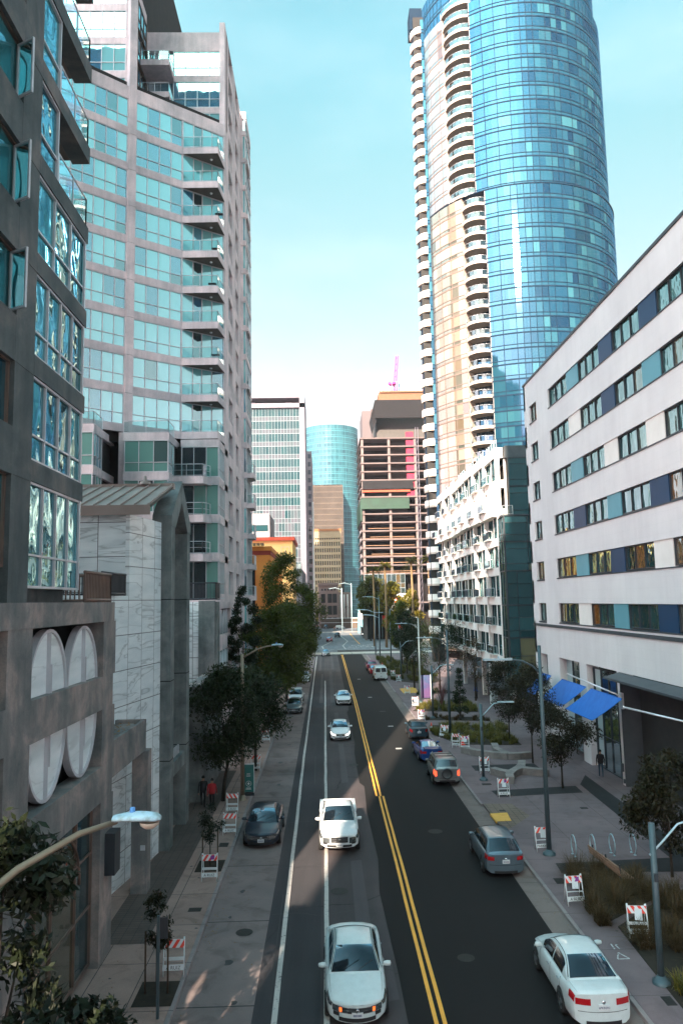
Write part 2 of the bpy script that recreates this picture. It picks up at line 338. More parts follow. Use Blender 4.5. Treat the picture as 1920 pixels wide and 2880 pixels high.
A_patch = mk_asphalt('repair_patch', (0.0825, 0.0708, 0.0750), (0.1066, 0.0874, 0.0915), stain=0.3)
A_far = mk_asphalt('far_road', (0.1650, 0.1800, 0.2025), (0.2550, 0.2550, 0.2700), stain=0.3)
def mk_slab(name, c1, c2, bw, bh, mortar=(0.03, 0.03, 0.03), ms=0.014, stain=0.6, rough=0.85):
    t = NT(name); v = t.pos()
    col = t.ramp(t.noise(0.35, 7, v, 0.6, 0.5), [(0.3, c1), (0.7, c2)])
    sp_ = t.ramp(t.noise(0.9, 6, v, 0.65, 0.8), [(0.28, (0.42, 0.40, 0.38)), (0.5, (1, 1, 1))])
    col = t.mix(stain, col, sp_, 'MULTIPLY')
    col = t.mix(0.4, col, t.ramp(t.noise(35, 3, v), [(0.3, (0.6, 0.6, 0.6)), (0.7, (1.1, 1.1, 1.1))]), 'MULTIPLY')
    br = t.n('ShaderNodeTexBrick', Scale=1.0); br.offset = 0.0; t.l(v, br.inputs['Vector'])
    br.inputs['Color1'].default_value = (0.92, 0.92, 0.92, 1); br.inputs['Color2'].default_value = (1.06, 1.06, 1.06, 1); br.inputs['Mortar'].default_value = (1, 1, 1, 1)
    br.inputs['Mortar Size'].default_value = ms; br.inputs['Brick Width'].default_value = bw; br.inputs['Row Height'].default_value = bh
    col = t.mix(1.0, col, br.outputs[0], 'MULTIPLY'); col = t.mix(br.outputs[1], col, mortar)
    return t.done(t.pr(col, rough, 0, t.bump(t.noise(30, 4, v), 0.2, 0.008), 0.35))
C_park = mk_slab('parking_concrete', (0.1631, 0.1298, 0.1284), (0.2398, 0.1829, 0.1735), 50, 6.1, ms=0.03, stain=0.75)
C_walkL = mk_slab('left_sidewalk_concrete', (0.2652, 0.1832, 0.1627), (0.3790, 0.2536, 0.2147), 1.55, 3.0, stain=0.6)
C_walkR = mk_slab('plaza_concrete', (0.1470, 0.1084, 0.1154), (0.2131, 0.1526, 0.1591), 3.0, 3.0, ms=0.010, stain=0.45)
C_kerb = mk_slab('kerb_concrete', (0.2260, 0.1940, 0.1988), (0.3051, 0.2522, 0.2473), 50, 3.0, stain=0.5)
C_gut = mk_slab('gutter_concrete', (0.1519, 0.1211, 0.1117), (0.2278, 0.1769, 0.1630), 50, 3.05, stain=0.6)
C_dark = mk_slab('dark_pavers', (0.0180, 0.0180, 0.0204), (0.0252, 0.0246, 0.0270), 0.6, 0.3, ms=0.008, stain=0.3)
C_ramp = mk_slab('rusty_ramp_concrete', (0.16, 0.115, 0.09), (0.24, 0.175, 0.14), 0.4, 0.4, ms=0.012, stain=0.6)
C_yellow = surf('tactile_yellow', (0.75, 0.40, 0.09), (0.62, 0.32, 0.06), 0.8, scale=3)
C_brick = mk_slab('brown_brick_paving', (0.0780, 0.0585, 0.0520), (0.1235, 0.0910, 0.0780), 0.4, 0.2, ms=0.010, stain=0.4)
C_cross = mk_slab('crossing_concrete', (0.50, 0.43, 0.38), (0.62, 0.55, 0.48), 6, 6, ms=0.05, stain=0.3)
S_soil = surf('planter_soil', (0.016, 0.012, 0.008), (0.03, 0.022, 0.014), 0.95, scale=4)
def mk_paint(name, c, wear=0.35):
    t = NT(name); v = t.pos()
    n = t.noise(5.0, 6, v, 0.7); w = t.ramp(n, [(wear-0.05, (1, 1, 1)), (wear+0.03, (0, 0, 0))])
    col = t.mix(w, t.ramp(t.noise(0.7, 4, v), [(0.3, c), (0.7, tuple(x*0.78 for x in c))]), (0.05, 0.05, 0.05))
    return t.done(t.pr(col, 0.6, 0, None, 0.4))
L_white = mk_paint('worn_white_line', (0.55, 0.50, 0.47), 0.40)
L_yellow = mk_paint('yellow_line', (0.95, 0.42, 0.055), 0.30)
L_chalk = mk_paint('chalk_mark', (0.6, 0.6, 0.6), 0.47)

# ------------------------------------------------------------ the setting: ground, road, pavements
def sheet(name, pts, z, mat):
    m = MB(); m.add([(x, y, z) for x, y in pts], [tuple(range(len(pts)))]); o = m.build(name, mat); return tag(o, kind='structure')
def rect(name, x0, y0, x1, y1, z, mat): return sheet(name, [(x0, y0), (x1, y0), (x1, y1), (x0, y1)], z, mat)
M_ground = surf('distant_ground', (0.10, 0.10, 0.10), (0.16, 0.15, 0.14), 0.95, scale=0.02)
rect('ground', -900, -300, 900, 1800, -0.03, M_ground)
KL, KR = -4.72, 8.95
rect('road', KL, -12, KR, 181, 0.0, A_old)
rect('parking_lane', KL, -12, -2.36, 172, 0.005, C_park)
rect('bike_lane', -2.36, -12, -0.35, 181, 0.006, A_lane)
# the fresh asphalt on the right with its crooked edge
ed = [(2.25, -12), (2.2, 26), (2.08, 33), (2.3, 37), (2.22, 45), (2.38, 51), (2.1, 52), (2.15, 62), (2.35, 66), (2.2, 84), (2.45, 86), (2.5, 120), (2.6, 181)]
sheet('road', ed+[(KR, 181), (KR, -12)], 0.010, A_new)
rect('gutter', 8.08, -12, KR, 172, 0.015, C_gut)
rng_ = random.Random(3)
for x0, y0, x1, y1 in ((0.95, 28.5, 1.5, 37), (0.92, 41.5, 1.35, 47), (0.9, 52, 1.35, 66), (0.75, 70, 1.2, 84), (0.45, 92, 0.95, 132), (-0.9, 92, -0.5, 128), (0.9, 136, 1.4, 168), (-1.35, 134, -0.9, 166), (1.5, 24.3, 2.05, 27)):
    sheet('road', [(x0, y0), (x1+0.03, y0+0.2), (x1, y1), (x0+0.05, y1-0.15)], 0.011, A_patch)
# painted lines
def line(name, pts, w, mat, z=0.016):
    m = MB(); P = []
    r_ = random.Random(int(abs(pts[0][0]*977)+abs(pts[0][1])))
    for (xa, ya), (xb, yb) in zip(pts, pts[1:]):
        n = max(1, int(abs(yb-ya)/2.2))
        for i in range(n): P.append((xa+(xb-xa)*i/n+r_.uniform(-.012, .012), ya+(yb-ya)*i/n))
    P.append(pts[-1])
    vs = []; fs = []
    for i, (x, y) in enumerate(P): vs += [(x-w/2, y, z), (x+w/2, y, z)]
    for i in range(len(P)-1): fs.append((2*i, 2*i+1, 2*i+3, 2*i+2))
    return tag(m.add(vs, fs).build(name, mat), kind='structure')
line('lane_marking', [(-1.60, -10), (-1.70, 24), (-1.86, 60), (-2.03, 168)], 0.17, L_white)
line('lane_marking', [(-0.16, -10), (-0.14, 29), (-0.17, 60), (-0.2, 117)], 0.17, L_white)
for dx in (-0.12, 0.12):
    line('centre_marking', [(3.0+dx, -10), (3.14+dx, 23), (3.30+dx, 48.4)], 0.125, L_yellow, 0.018)
    line('centre_marking', [(3.15+dx, 48.4), (3.3+dx, 70), (3.46+dx, 92), (3.62+dx, 163), (3.63+dx, 172)], 0.125, L_yellow, 0.018)
rect('stop_line', 3.8, 172.6, 8.6, 173.1, 0.016, L_white); rect('stop_line', -2.2, 173.4, 3.2, 173.9, 0.016, L_white)
for x, y in ((5.9, 74), (5.2, 96), (4.8, 118), (5.6, 63)): rect('lane_marking', x, y, x+0.5, y+0.5, 0.016, L_white)
# kerbs and pavements
WZ = 0.14
def kerb(x0, x1, y0, y1):
    m = MB(); m.box(x0, y0, -0.01, x1, y1, WZ+0.004); return tag(m.build('kerb', C_kerb, bevel=0.02), kind='structure')
kerb(KL-0.16, KL, -12, 29.3); kerb(KL-0.161, KL-0.001, 29.3, 46.5); kerb(KL-0.16, KL, 46.5, 172)
kerb(KR, KR+0.16, -12, 40.2); kerb(KR, KR+0.16, 45.6, 90); kerb(KR, KR+0.16, 100, 168)
def slab(name, x0, y0, x1, y1, mat, z=WZ):
    m = MB(); m.box(x0, y0, -0.02, x1, y1, z); return tag(m.build(name, mat), kind='structure')
slab('sidewalk', -30, -12, KL-0.162, 172, C_walkL)
slab('plaza', KR+0.162, -12, 60, 168, C_walkR)
slab('driveway', KR+0.001, 90, KR+0.162, 100, C_gut, 0.03)
# kerb ramp: sloping wedge with yellow tactile panel
m = MB(); m.add([(KR+0.17, 40.2, WZ+.006), (KR+0.17, 45.6, WZ+.006), (10.75, 45.4, WZ+.006), (11.15, 42.9, WZ+.006)], [(0, 3, 2, 1)]); tag(m.build('kerb_ramp', C_ramp), kind='structure')
m = MB(); m.box(KR, 40.2, -0.01, KR+0.155, 45.6, 0.010); tag(m.build('kerb_ramp', C_gut), kind='structure')
m = MB(); m.prism([(9.05, 42.0), (9.05, 43.5), (10.05, 43.6), (9.9, 42.05)], 0.05, 0.158); tag(m.build('tactile_paving', C_yellow), kind='structure')
m = MB(); m.add([(9.9, 98.5, 0.158), (9.9, 103.5, 0.158), (12.2, 105, 0.158), (11.9, 98.5, 0.158)], [(0, 3, 2, 1)]); tag(m.build('tactile_paving', C_yellow), kind='structure')
for i, P in enumerate(([(10.22, 48.5), (10.34, 47.0), (15.7, 47.5), (15.8, 49.2)], [(10.36, 55.7), (10.34, 54.0), (15.0, 54.4), (15.0, 55.9)], [(10.26, 35.4), (10.16, 34.2), (16.6, 33.9), (16.8, 35.8)], [(15.6, 34), (16.9, 34), (17.4, 52), (16.2, 49.5)])):
    m = MB(); m.add([(x, y, WZ+0.006+0.002*i) for x, y in P], [(0, 1, 2, 3)]); o = m.build('dark_paving', C_dark); tag(o, kind='structure')
slab('door_apron', -8.4, 28.5, -6.6, 56, C_brick, WZ+0.005)
# planting beds on the right
BEDS = [[(10.22, 34.0), (10.0, 28.9), (13.1, 31.3), (13.1, 33.7)], [(10.5, 28.7), (10.1, 19.5), (16.5, 19.5), (16.5, 31.2), (13.3, 31.2)],
        [(9.9, 76.6), (16.0, 75.2), (16.0, 77.6), (10.0, 78.6)], [(9.35, 68.7), (11.05, 63.6), (15.9, 62.8), (16.5, 72.5), (9.8, 73.4)],
        [(9.3, 82.9), (16.1, 81.2), (16.3, 87.6), (11.3, 88.2)], [(11.3, 96.6), (16.4, 97.5), (16.0, 100.5), (12.4, 100.8)], [(10.0, 114), (14.3, 108.2), (17.0, 112), (17, 150), (10.3, 158)]]
for P in BEDS:
    m = MB(); m.prism(P, WZ-0.05, WZ+0.03); tag(m.build('planting_bed', S_soil), kind='structure')
# the crossing and the street beyond
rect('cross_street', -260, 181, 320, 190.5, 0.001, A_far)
rect('crosswalk', -20, 174.2, 40, 180.6, 0.020, C_cross)
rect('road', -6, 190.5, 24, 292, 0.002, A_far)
rect('road', 2.8, 181.1, 18, 187.5, 0.008, A_old)
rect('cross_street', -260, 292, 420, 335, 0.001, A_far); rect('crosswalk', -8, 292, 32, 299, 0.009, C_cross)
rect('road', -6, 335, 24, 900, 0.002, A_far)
slab('sidewalk', -60, 192, -6.2, 290, C_cross, 0.12); slab('sidewalk', 24.2, 192, 90, 290, C_cross, 0.12)
slab('sidewalk', -60, 336, -6.2, 420, C_cross, 0.12); slab('sidewalk', 24.2, 336, 90, 420, C_cross, 0.12)
for pts in ([(-0.5, 191), (-1.0, 205), (1.6, 226), (2.2, 250)], [(5.0, 191), (4.6, 206), (6.6, 228), (5.2, 262), (3, 285)]): line('lane_marking', pts, 0.35, L_white, 0.011)
line('centre_marking', [(9.5, 212), (9.2, 235), (9.0, 280)], 0.3, L_yellow, 0.011)
for x in range(-5, 22, 2): rect('lane_marking', x, 191.2, x+1.2, 191.7, 0.011, L_white)
for (tx, y) in (('KEEP', 206), ('CLEAR', 199)):
    o = text_mesh(tx, 3.2, L_white, 'lane_marking', None, (9.6, y, 0.012), (0, 0, 0), 0.0); o.scale = (0.8, 1.4, 1); tag(o, kind='structure')
for x, y, tx in ((10.1, 24.6, '1'), (9.9, 45.4, '2')): pass
ch = MB()
for (x0, y0, x1, y1) in ((9.55, 26.3, 9.75, 26.75), (9.75, 26.75, 9.95, 26.3), (9.95, 26.3, 9.55, 26.3), (9.72, 27.0, 9.74, 27.4), (9.9, 27.0, 9.86, 27.3), (9.86, 27.3, 9.96, 27.35)):
    dx, dy = y1-y0, -(x1-x0); l = math.hypot(dx, dy); dx, dy = dx/l*.025, dy/l*.025
    ch.add([(x0-dx, y0-dy, WZ+.008), (x1-dx, y1-dy, WZ+.008), (x1+dx, y1+dy, WZ+.008), (x0+dx, y0+dy, WZ+.008)], [(0, 1, 2, 3)])
tag(ch.build('chalk_marking', L_chalk), kind='structure')

# utility covers, oil drips and litter on the road and pavements
M_iron = surf('cast_iron_cover', (.020, .019, .018), (.035, .032, .03), .7, .3, 8)
for x, y, r_ in ((1.9, 57.5, .38), (0.4, 33.2, .38), (5.6, 41, .38), (-3.2, 29.5, .32), (6.1, 84, .38), (-1.1, 76, .38), (4.6, 27.0, .3)):
    m = MB(); m.lathe([(0, .0), (r_, .0)], (x, y, .019), 20); tag(m.build('manhole_cover', M_iron), kind='structure')
for x, y, w, d in ((-5.6, 31.2, .5, .35), (-5.5, 39.0, .45, .6), (9.6, 33.0, .4, .6), (9.7, 43.9, .35, .3), (10.0, 50.0, .6, .4), (-6.4, 30.0, .3, .3), (14.4, 44.0, .4, .3), (9.9, 23.4, .3, .5)):
    m = MB(); m.box(x, y, WZ-.01, x+w, y+d, WZ+.012); tag(m.build('utility_cover', M_iron), kind='structure')
M_oil = surf('oil_stain', (.012, .012, .013), (.03, .03, .032), .55, 0, 3); rq = random.Random(8)
def blot(x, y, r_, z, mat, nm, ay=1.8):
    if ay == 1.8: r_ *= .45
    m = MB(); n = 18; ph = rq.uniform(0, 6); m.add([(x+r_*(1+.25*math.sin(3*a+ph)+.12*math.sin(7*a))*math.cos(a), y+ay*r_*(1+.2*math.sin(2*a+ph))*math.sin(a), z) for a in [2*math.pi*i/n for i in range(n)]], [tuple(range(n))]); tag(m.build(nm, mat), kind='structure')
for x, y, r_ in ((-3.5, 27.2, .30), (-3.7, 33.5, .22), (-3.4, 47, .35), (-3.3, 52, .3), (-3.6, 59, .4), (-3.3, 66, .35), (-3.6, 73, .4), (-3.0, 24.6, .2), (-3.9, 30.9, .14), (7.6, 44.8, .2), (-3.4, 100, .4)): blot(x, y, r_, .0075, M_oil, 'oil_stain')
for i in range(26): blot(rq.uniform(-7.4, -4.95), rq.uniform(22, 60), rq.uniform(.02, .07), WZ+.0045, M_oil, 'gum_spot', 1)
for i in range(22): blot(rq.uniform(9.3, 16.0), rq.uniform(24, 60), rq.uniform(.02, .07), WZ+.009, M_oil, 'gum_spot', 1)
def litter(name, n, bx, seed, z):
    r = random.Random(seed); m = MB()
    for i in range(n):
        x = r.uniform(bx[0], bx[2]); y = r.uniform(bx[1], bx[3]); a = r.uniform(0, 6.28); l = r.uniform(.03, .07); m.add([(x, y, z+.004), (x+l*math.cos(a), y+l*math.sin(a), z+.02), (x+l*.9*math.cos(a+.8), y+l*.9*math.sin(a+.8), z+.006)], [(0, 1, 2)], 0, r.random())
    return m
M_lit = surf('fallen_leaf', (.16, .075, .03), (.30, .16, .06), .9, 0, 3)
mm_ = MB()
for (n, bx, z) in ((260, (-4.7, 22, -4.2, 70), .008), (120, (-4.7, 22, -2.6, 70), .008), (200, (8.55, 22, 8.93, 70), .018), (160, (-7.5, 22, -4.9, 60), WZ+.006), (160, (9.2, 24, 16, 60), WZ+.012)):
    l = litter('', n, bx, n, z); b = len(mm_.v); mm_.v += l.v; mm_.f += [[q+b for q in f] for f in l.f]; mm_.m += l.m; mm_.a += l.a; mm_.sm += l.sm
tag(mm_.build('leaf_litter', M_lit), 'scattered brown leaves along the gutters and pavements', 'leaves', None, 'stuff')
# roadside seams: thin tar lines across the old asphalt
M_tar = surf('tar_seam', (.006, .006, .006), (.01, .01, .01), .5)
for pts in ([(-2.3, 31.0), (-1.2, 31.1), (-.4, 30.8), (.9, 31.2), (2.1, 30.9)], [(-.3, 26.6), (.9, 26.9), (2.1, 26.2)], [(-2.3, 43.2), (-.6, 43.5), (.8, 43.1), (2.2, 43.6)], [(1.55, 27.2), (1.5, 30.2), (2.0, 30.9)], [(-2.3, 36.1), (.9, 36.5)], [(.8, 49.6), (2.1, 49.9)], [(-1.9, 24.5), (-1.95, 33)], [(-.9, 52), (-.95, 61)]):
    m = MB(); P = []
    for (xa, ya), (xb, yb) in zip(pts, pts[1:]):
        for i in range(6): t = i/6; P.append((xa+(xb-xa)*t+rq.uniform(-.03, .03), ya+(yb-ya)*t+rq.uniform(-.05, .05)))
    P.append(pts[-1])
    for (xa, ya), (xb, yb) in zip(P, P[1:]):
        l = math.hypot(xb-xa, yb-ya) or 1; nx, ny = -(yb-ya)/l*.014, (xb-xa)/l*.014; m.add([(xa-nx, ya-ny, .0135), (xb-nx, yb-ny, .0135), (xb+nx, yb+ny, .0135), (xa+nx, ya+ny, .0135)], [(0, 1, 2, 3)])
    tag(m.build('road_crack', M_tar), kind='structure')
# ------------------------------------------------------------ facade pieces
def win(parent, F, u0, u1, z0, z1, d, cols, hsplit=None, fw=0.07, gm=None, fm=None, vf=None, r=None, name='window', depth=0.1, nofr=False):
    """one window: frame + mullions as a mesh, its panes as a sub-part. cols = list of widths or count; hsplit = heights of cross bars"""
    gm = gm or G_L2; fm = fm or M_frame; r = r or random
    n = cols if isinstance(cols, int) else len(cols)
    us = [u0+(u1-u0)*i/n for i in range(n+1)] if isinstance(cols, int) else [u0]+[u0+sum(cols[:i+1])*(u1-u0)/sum(cols) for i in range(n)]
    zs = [z0]+list(hsplit or [])+[z1]
    m = MB()
    m.fr(F, u0, u1, z0, z0+fw, d, d+depth); m.fr(F, u0, u1, z1-fw, z1, d, d+depth)
    m.fr(F, u0, u0+fw, z0+fw, z1-fw, d, d+depth); m.fr(F, u1-fw, u1, z0+fw, z1-fw, d, d+depth)
    for u in us[1:-1]: m.fr(F, u-fw*.4, u+fw*.4, z0+fw, z1-fw, d, d+depth*.9)
    for z in zs[1:-1]: m.fr(F, u0+fw, u1-fw, z-fw*.4, z+fw*.4, d, d+depth*.8)
    o = m.build(name, fm, parent)
    g = MB()
    for i in range(n):
        base = (vf(i) if vf else r.random())
        for j in range(len(zs)-1):
            a = base if r.random() < .8 else r.random()
            g.fq(F, us[i], us[i+1], zs[j], zs[j+1], d+0.02, 0, a)
    g.build('pane', gm, o)
    return o
def railing(parent, pts, z0, h, glass=True, step=1.2, rm=None, name='railing', bars=0, pan=None):
    """rail along a polyline of (x, y): posts, top rail, glass panels as a sub-part"""
    m = MB(); rm = rm or M_rail; g = MB()
    for (xa, ya), (xb, yb) in zip(pts, pts[1:]):
        L = math.hypot(xb-xa, yb-ya); n = max(1, round(L/step))
        m.tube([(xa, ya, z0+h), (xb, yb, z0+h)], 0.028, 6); m.tube([(xa, ya, z0+.07), (xb, yb, z0+.07)], 0.02, 4)
        for i in range(n+1):
            x, y = xa+(xb-xa)*i/n, ya+(yb-ya)*i/n; m.box(x-.02, y-.02, z0, x+.02, y+.02, z0+h)
        for b in range(bars): m.tube([(xa, ya, z0+h*(b+1)/(bars+1)), (xb, yb, z0+h*(b+1)/(bars+1))], 0.016, 4)
        if glass: g.add([(xa, ya, z0+.1), (xb, yb, z0+.1), (xb, yb, z0+h-.06), (xa, ya, z0+h-.06)], [(0, 1, 2, 3)])
    o = m.build(name, rm, parent)
    if glass: g.build('glass_panel', pan or G_rail, o)
    return o
def nf(p, q):
    """frame along p->q with the outward side on the right hand"""
    L = math.hypot(q[0]-p[0], q[1]-p[1]); U = ((q[0]-p[0])/L, (q[1]-p[1])/L); return ((p[0], p[1]), U, (U[1], -U[0])), L

# ------------------------------------------------------------ near left apartment block
R_ = random.Random(11)
B = empty('apartment_building', (-18, 18, 0), label='dark concrete apartment block at the left edge above paired marble ovals', cat='building')
X = -8.0
F = ((X, 0), (0, 1), (1, 0))          # u = y, outward = +x
TOP = 92
FL = [12.65, 15.63, 18.62, 21.62, 24.62, 27.58, 30.65, 33.75]     # spandrel undersides / floors
while FL[-1] < TOP-4: FL.append(FL[-1]+3.05)
m = MB()
m.box(-38, 9.5, 11.6, -11.2, 24.6, TOP)                # body
m.box(-11.2, 9.5, 12.3, X-.45, 21.9, TOP-.01)
m.fr(F, 9.5, 13.2, 12.3, TOP+.4, -.44, 0); m.fr(F, 19.12, 20.4, 12.3, TOP+.4, -.44, 0); m.fr(F, 15.4, 16.0, 12.3, TOP+.4, -.44, 0)
for i, z in enumerate(FL[1:]):
    m.fr(F, 13.2, 15.4, z, z+1.22, -.44, -.003); m.fr(F, 16.0, 19.12, z, z+1.22, -.44, -.003)
for i, z in enumerate(FL[1:-1]): m.fr(F, 20.4, 24.78, z, z+.58, -.6, 0.004)
for i, z in enumerate(FL[1:4]): m.fr(F, 21.9, 24.6, z+.58, FL[i+2], -3.2, -.5)
m.fr(F, 20.4, 24.78, TOP-.5, TOP+.4, -.6, 0.004)
m.box(-11.2, 21.9, 12.3, X-.5, 24.6, FL[1])
for z in FL[1:]: m.fr(F, 9.5, 20.4, z-.03, z, -.1, 0.012)
m.build('wall', M_conc1, B)
for i, z in enumerate(FL[:-1]):
    z0 = z+.05 if i == 0 else z+.58; z1 = FL[i+1]
    balc = i >= 4
    win(B, F, 20.42, 21.95 if balc else 24.70, z0, z1, -.14, 1 if balc else 4 if i < 3 else 3, [z0+(z1-z0)*.31], gm=G_L1, r=R_, name='bay_window')
    if not balc:
        F2 = ((X-.02, 24.72), (-1, 0), (0, 1)); win(B, F2, 0, 3.1, z0, z1, -.14, 3, [z0+(z1-z0)*.31], gm=G_L1, r=R_, name='bay_window')
    if z0+.6 < z1:
        w0 = z+1.22 if i else 13.2
        open_ = i in (3, 2)
        win(B, F, 16.02, 19.1, w0, z1, -.22, [1, .95], gm=G_L1, r=R_, fm=M_bronze)
        win(B, F, 13.22, 15.38, w0, z1, -.22, 2, gm=G_L1, r=R_, fm=M_bronze)
        if i in (2, 3, 4):
            k = MB(); O = (X-.15, 19.0); a = math.radians(-62)
            Fc = (O, (math.sin(-a)*1.0, -math.cos(a)), (math.cos(a), math.sin(-a)))
            for q in ((0, .62, w0+.05, w0+.11), (0, .62, z1-.15, z1-.09), (0, .05, w0+.11, z1-.15), (.57, .62, w0+.11, z1-.15)): k.fr(Fc, *q, -.03, .03)
            o = k.build('casement', M_frame, B); g = MB(); g.fq(Fc, .05, .57, w0+.1, z1-.12, 0, 0, .3); g.build('pane', G_L1, o)
    if balc and z < 62:
        k = MB(); k.box(-11.1, 21.98, z-.0, X-.605, 24.55, z+.2)
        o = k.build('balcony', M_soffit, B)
        railing(o, [(X-.06, 22.0), (X-.06, 24.68), (-10.9, 24.68)], z+.58, 1.02, step=1.3)
        l = MB(); l.lathe([(0.0, z-.10), (.10, z-.08), (.13, z-.012)], (-8.9, 22.6, 0), 12); l.build('soffit_lamp', M_rail, o)
        F3 = ((-11.2, 21.95), (0, 1), (1, 0)); win(B, F3, .1, 2.55, z+.25, FL[i+1]-.05, 0.01, 2, gm=G_L2d, r=R_, name='balcony_door')
# podium of the same block
XP = -7.78; F = ((XP, 0), (0, 1), (1, 0))
m = MB()
m.fr(F, 5, 28.0, 11.62, 12.30, -.9, 0.02)                    # top beam
m.fr(F, 5, 27.98, 8.60, 9.72, -.62, 0.0)
m.fr(F, 5, 28.02, 5.50, 6.68, -.62, 0.01)
for u0, u1 in ((26.75, 28.25), (18.72, 20.3), (12.0, 13.4)):
    m.fr(F, u0, u1, 9.72, 11.62, -.9, -.004); m.fr(F, u0, u1, 6.68, 8.6, -.9, -.004); m.fr(F, u0, u1, 0.0, 5.5, -.9, -.004)
m.fr(F, 5, 28.2, 11.60, 12.28, -12, -.905); m.box(-20, 5, 0, XP-1.45, 28.2, 11.6); m.box(XP-1.45, 27.55, 0, XP-.9, 28.2, 11.6)
m.build('podium', M_conc1p, B)
part('terrace_deck', M_gravel, B, lambda m: m.box(-19.9, 24.8, 12.3, XP-.2, 28.15, 12.34))
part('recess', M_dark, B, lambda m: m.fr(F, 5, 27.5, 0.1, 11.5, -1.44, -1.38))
def oval(u, zc, hw, hh, up):
    """one half-oval marble shutter with a grooved centre bar"""
    n = 20; m = MB(); g = MB(); N = []
    for i in range(n+1):
        a = math.pi*i/n; N.append((u+hw*math.cos(a), zc+(hh*math.sin(a) if up else -hh*math.sin(a))))
    for i in range(n):
        for s0, s1, d in ((1.0, .93, 0.02), ):
            (ua, za), (ub, zb) = N[i], N[i+1]
            def sc(q, s): return (u+(q[0]-u)*s, zc+(q[1]-zc)*s)
            a0, a1, b0, b1 = sc(N[i], 1), sc(N[i], .95), sc(N[i+1], 1), sc(N[i+1], .95)
            for (p, q, d0) in ((a0, b0, 1), ):
                m.add([(XP-.17, a0[0], a0[1]), (XP-.17, b0[0], b0[1]), (XP-.17, b1[0], b1[1]), (XP-.17, a1[0], a1[1]),
                       (XP-.4, a0[0], a0[1]), (XP-.4, b0[0], b0[1]), (XP-.4, b1[0], b1[1]), (XP-.4, a1[0], a1[1])],
                      [(0, 1, 2, 3), (0, 4, 5, 1), (3, 2, 6, 7), (7, 6, 5, 4)])
    g.add([(XP-.24, q[0], q[1]) for q in [(u+(a-u)*.955, zc+(b-zc)*.955) for a, b in N]], [tuple(range(n+1))])
    m.box(XP-.25, u-.05, min(zc, zc+(hh*.95 if up else -hh*.95)), XP-.13, u-.02, max(zc, zc+(hh*.95 if up else -hh*.95)))
    m.box(XP-.25, u+.03, zc if up else zc-hh*.5, XP-.11, u+.08, zc+(hh*.45 if up else 0))
    o = m.build('oval_shutter', M_frame, B); g.build('marble_leaf', M_marbleO, o)
M_marbleO = mk_marble('shutter_marble', True, 9, 9, 0.3, 0.3)
for u in (22.05, 25.15, 15.0, 17.35, 9.5, 12.0)[:4]:
    oval(u, 9.70, 1.52 if u > 20 else 1.15, 1.84, True); oval(u, 8.63, 1.52 if u > 20 else 1.15, 1.92, False)
win(B, F, 20.35, 26.7, 0.3, 5.45, -.35, [1, 1, 1.6, 1.2], [2.2, 3.9], gm=G_D, fm=M_bronze, r=R_, name='shop_window')
win(B, F, 13.5, 18.6, 0.3, 5.45, -.35, 4, [2.2, 3.9], gm=G_D, fm=M_bronze, r=R_, name='shop_window')
m = MB(); pts = [(XP-.25, 23.5+1.9*math.cos(math.pi*i/16), 3.3+1.9*math.sin(math.pi*i/16)) for i in range(17)]; m.tube(pts, .05, 6); m.build('arch_bar', M_bronze, B)
part('sign_box', M_dframe, B, lambda m: m.box(XP, 27.3, 2.9, XP+.35, 28.0, 4.3))
def pick(parent, pts, z0, h, nm='railing', mat=None, step=.16):
    m = MB()
    for (xa, ya), (xb, yb) in zip(pts, pts[1:]):
        L = math.hypot(xb-xa, yb-ya); n = int(L/step)
        m.tube([(xa, ya, z0+h), (xb, yb, z0+h)], .06, 6); m.tube([(xa, ya, z0+.08), (xb, yb, z0+.08)], .06, 6)
        for i in range(n+1): x, y = xa+(xb-xa)*i/n, ya+(yb-ya)*i/n; m.box(x-.022, y-.022, z0, x+.022, y+.022, z0+h)
    return m.build(nm, mat or M_bronze, parent)
pick(B, [(XP-.12, 24.9), (XP-.12, 27.9), (-11.5, 27.9)], 12.3, 1.0)

# ------------------------------------------------------------ marble entrance pavilion
B = empty('entrance_pavilion', (-10, 33, 0), label='marble clad pavilion on the left with a metal roof and gabled concrete portal', cat='building')
pa, pb = (-9.95, 28.3), (-8.32, 38.35)
Fm, Lm = nf(pb, pa); Fm, Lm = nf(pa, pb)
m = MB()
hol = [(3.15, 3.75, 9.95, 10.95), (3.2, 3.8, 7.25, 8.25)]
u0, u1 = 3.15, 3.8
m.fr(Fm, 0, u0, 0, 12.6, -.4, 0); m.fr(Fm, u1, 6.3, 0, 12.6, -.4, 0); m.fr(Fm, 6.3, Lm, 0, 16.35, -.4, 0.0)
for za, zb in ((0, 7.25), (8.25, 9.95), (10.95, 12.6)): m.fr(Fm, u0, u1, za, zb, -.4, -.001)
m.build('marble_wall', M_marble, B)
part('recess', M_conc3, B, lambda m: (m.fr(Fm, 3.0, 3.95, 7.1, 8.4, -.55, -.41), m.fr(Fm, 3.0, 3.95, 9.8, 11.1, -.55, -.41)))
part('marble_front', M_marbleF, B, lambda m: m.box(-18, 34.55, 12.0, -9.0, 35.0, 16.35))
part('terrace_deck', M_gravel, B, lambda m: (m.box(-18, 28.3, 12.35, -9.9, 34.5, 12.55)))
pick(B, [(-9.55, 34.4), (-9.05, 34.3), (-11.5, 31.5)][:2]+[(-9.2, 31.2)], 12.6, .95, mat=M_dframe)
pick(B, [(-11.6, 33.2), (-9.2, 33.2)], 12.6, .95, mat=M_dframe)
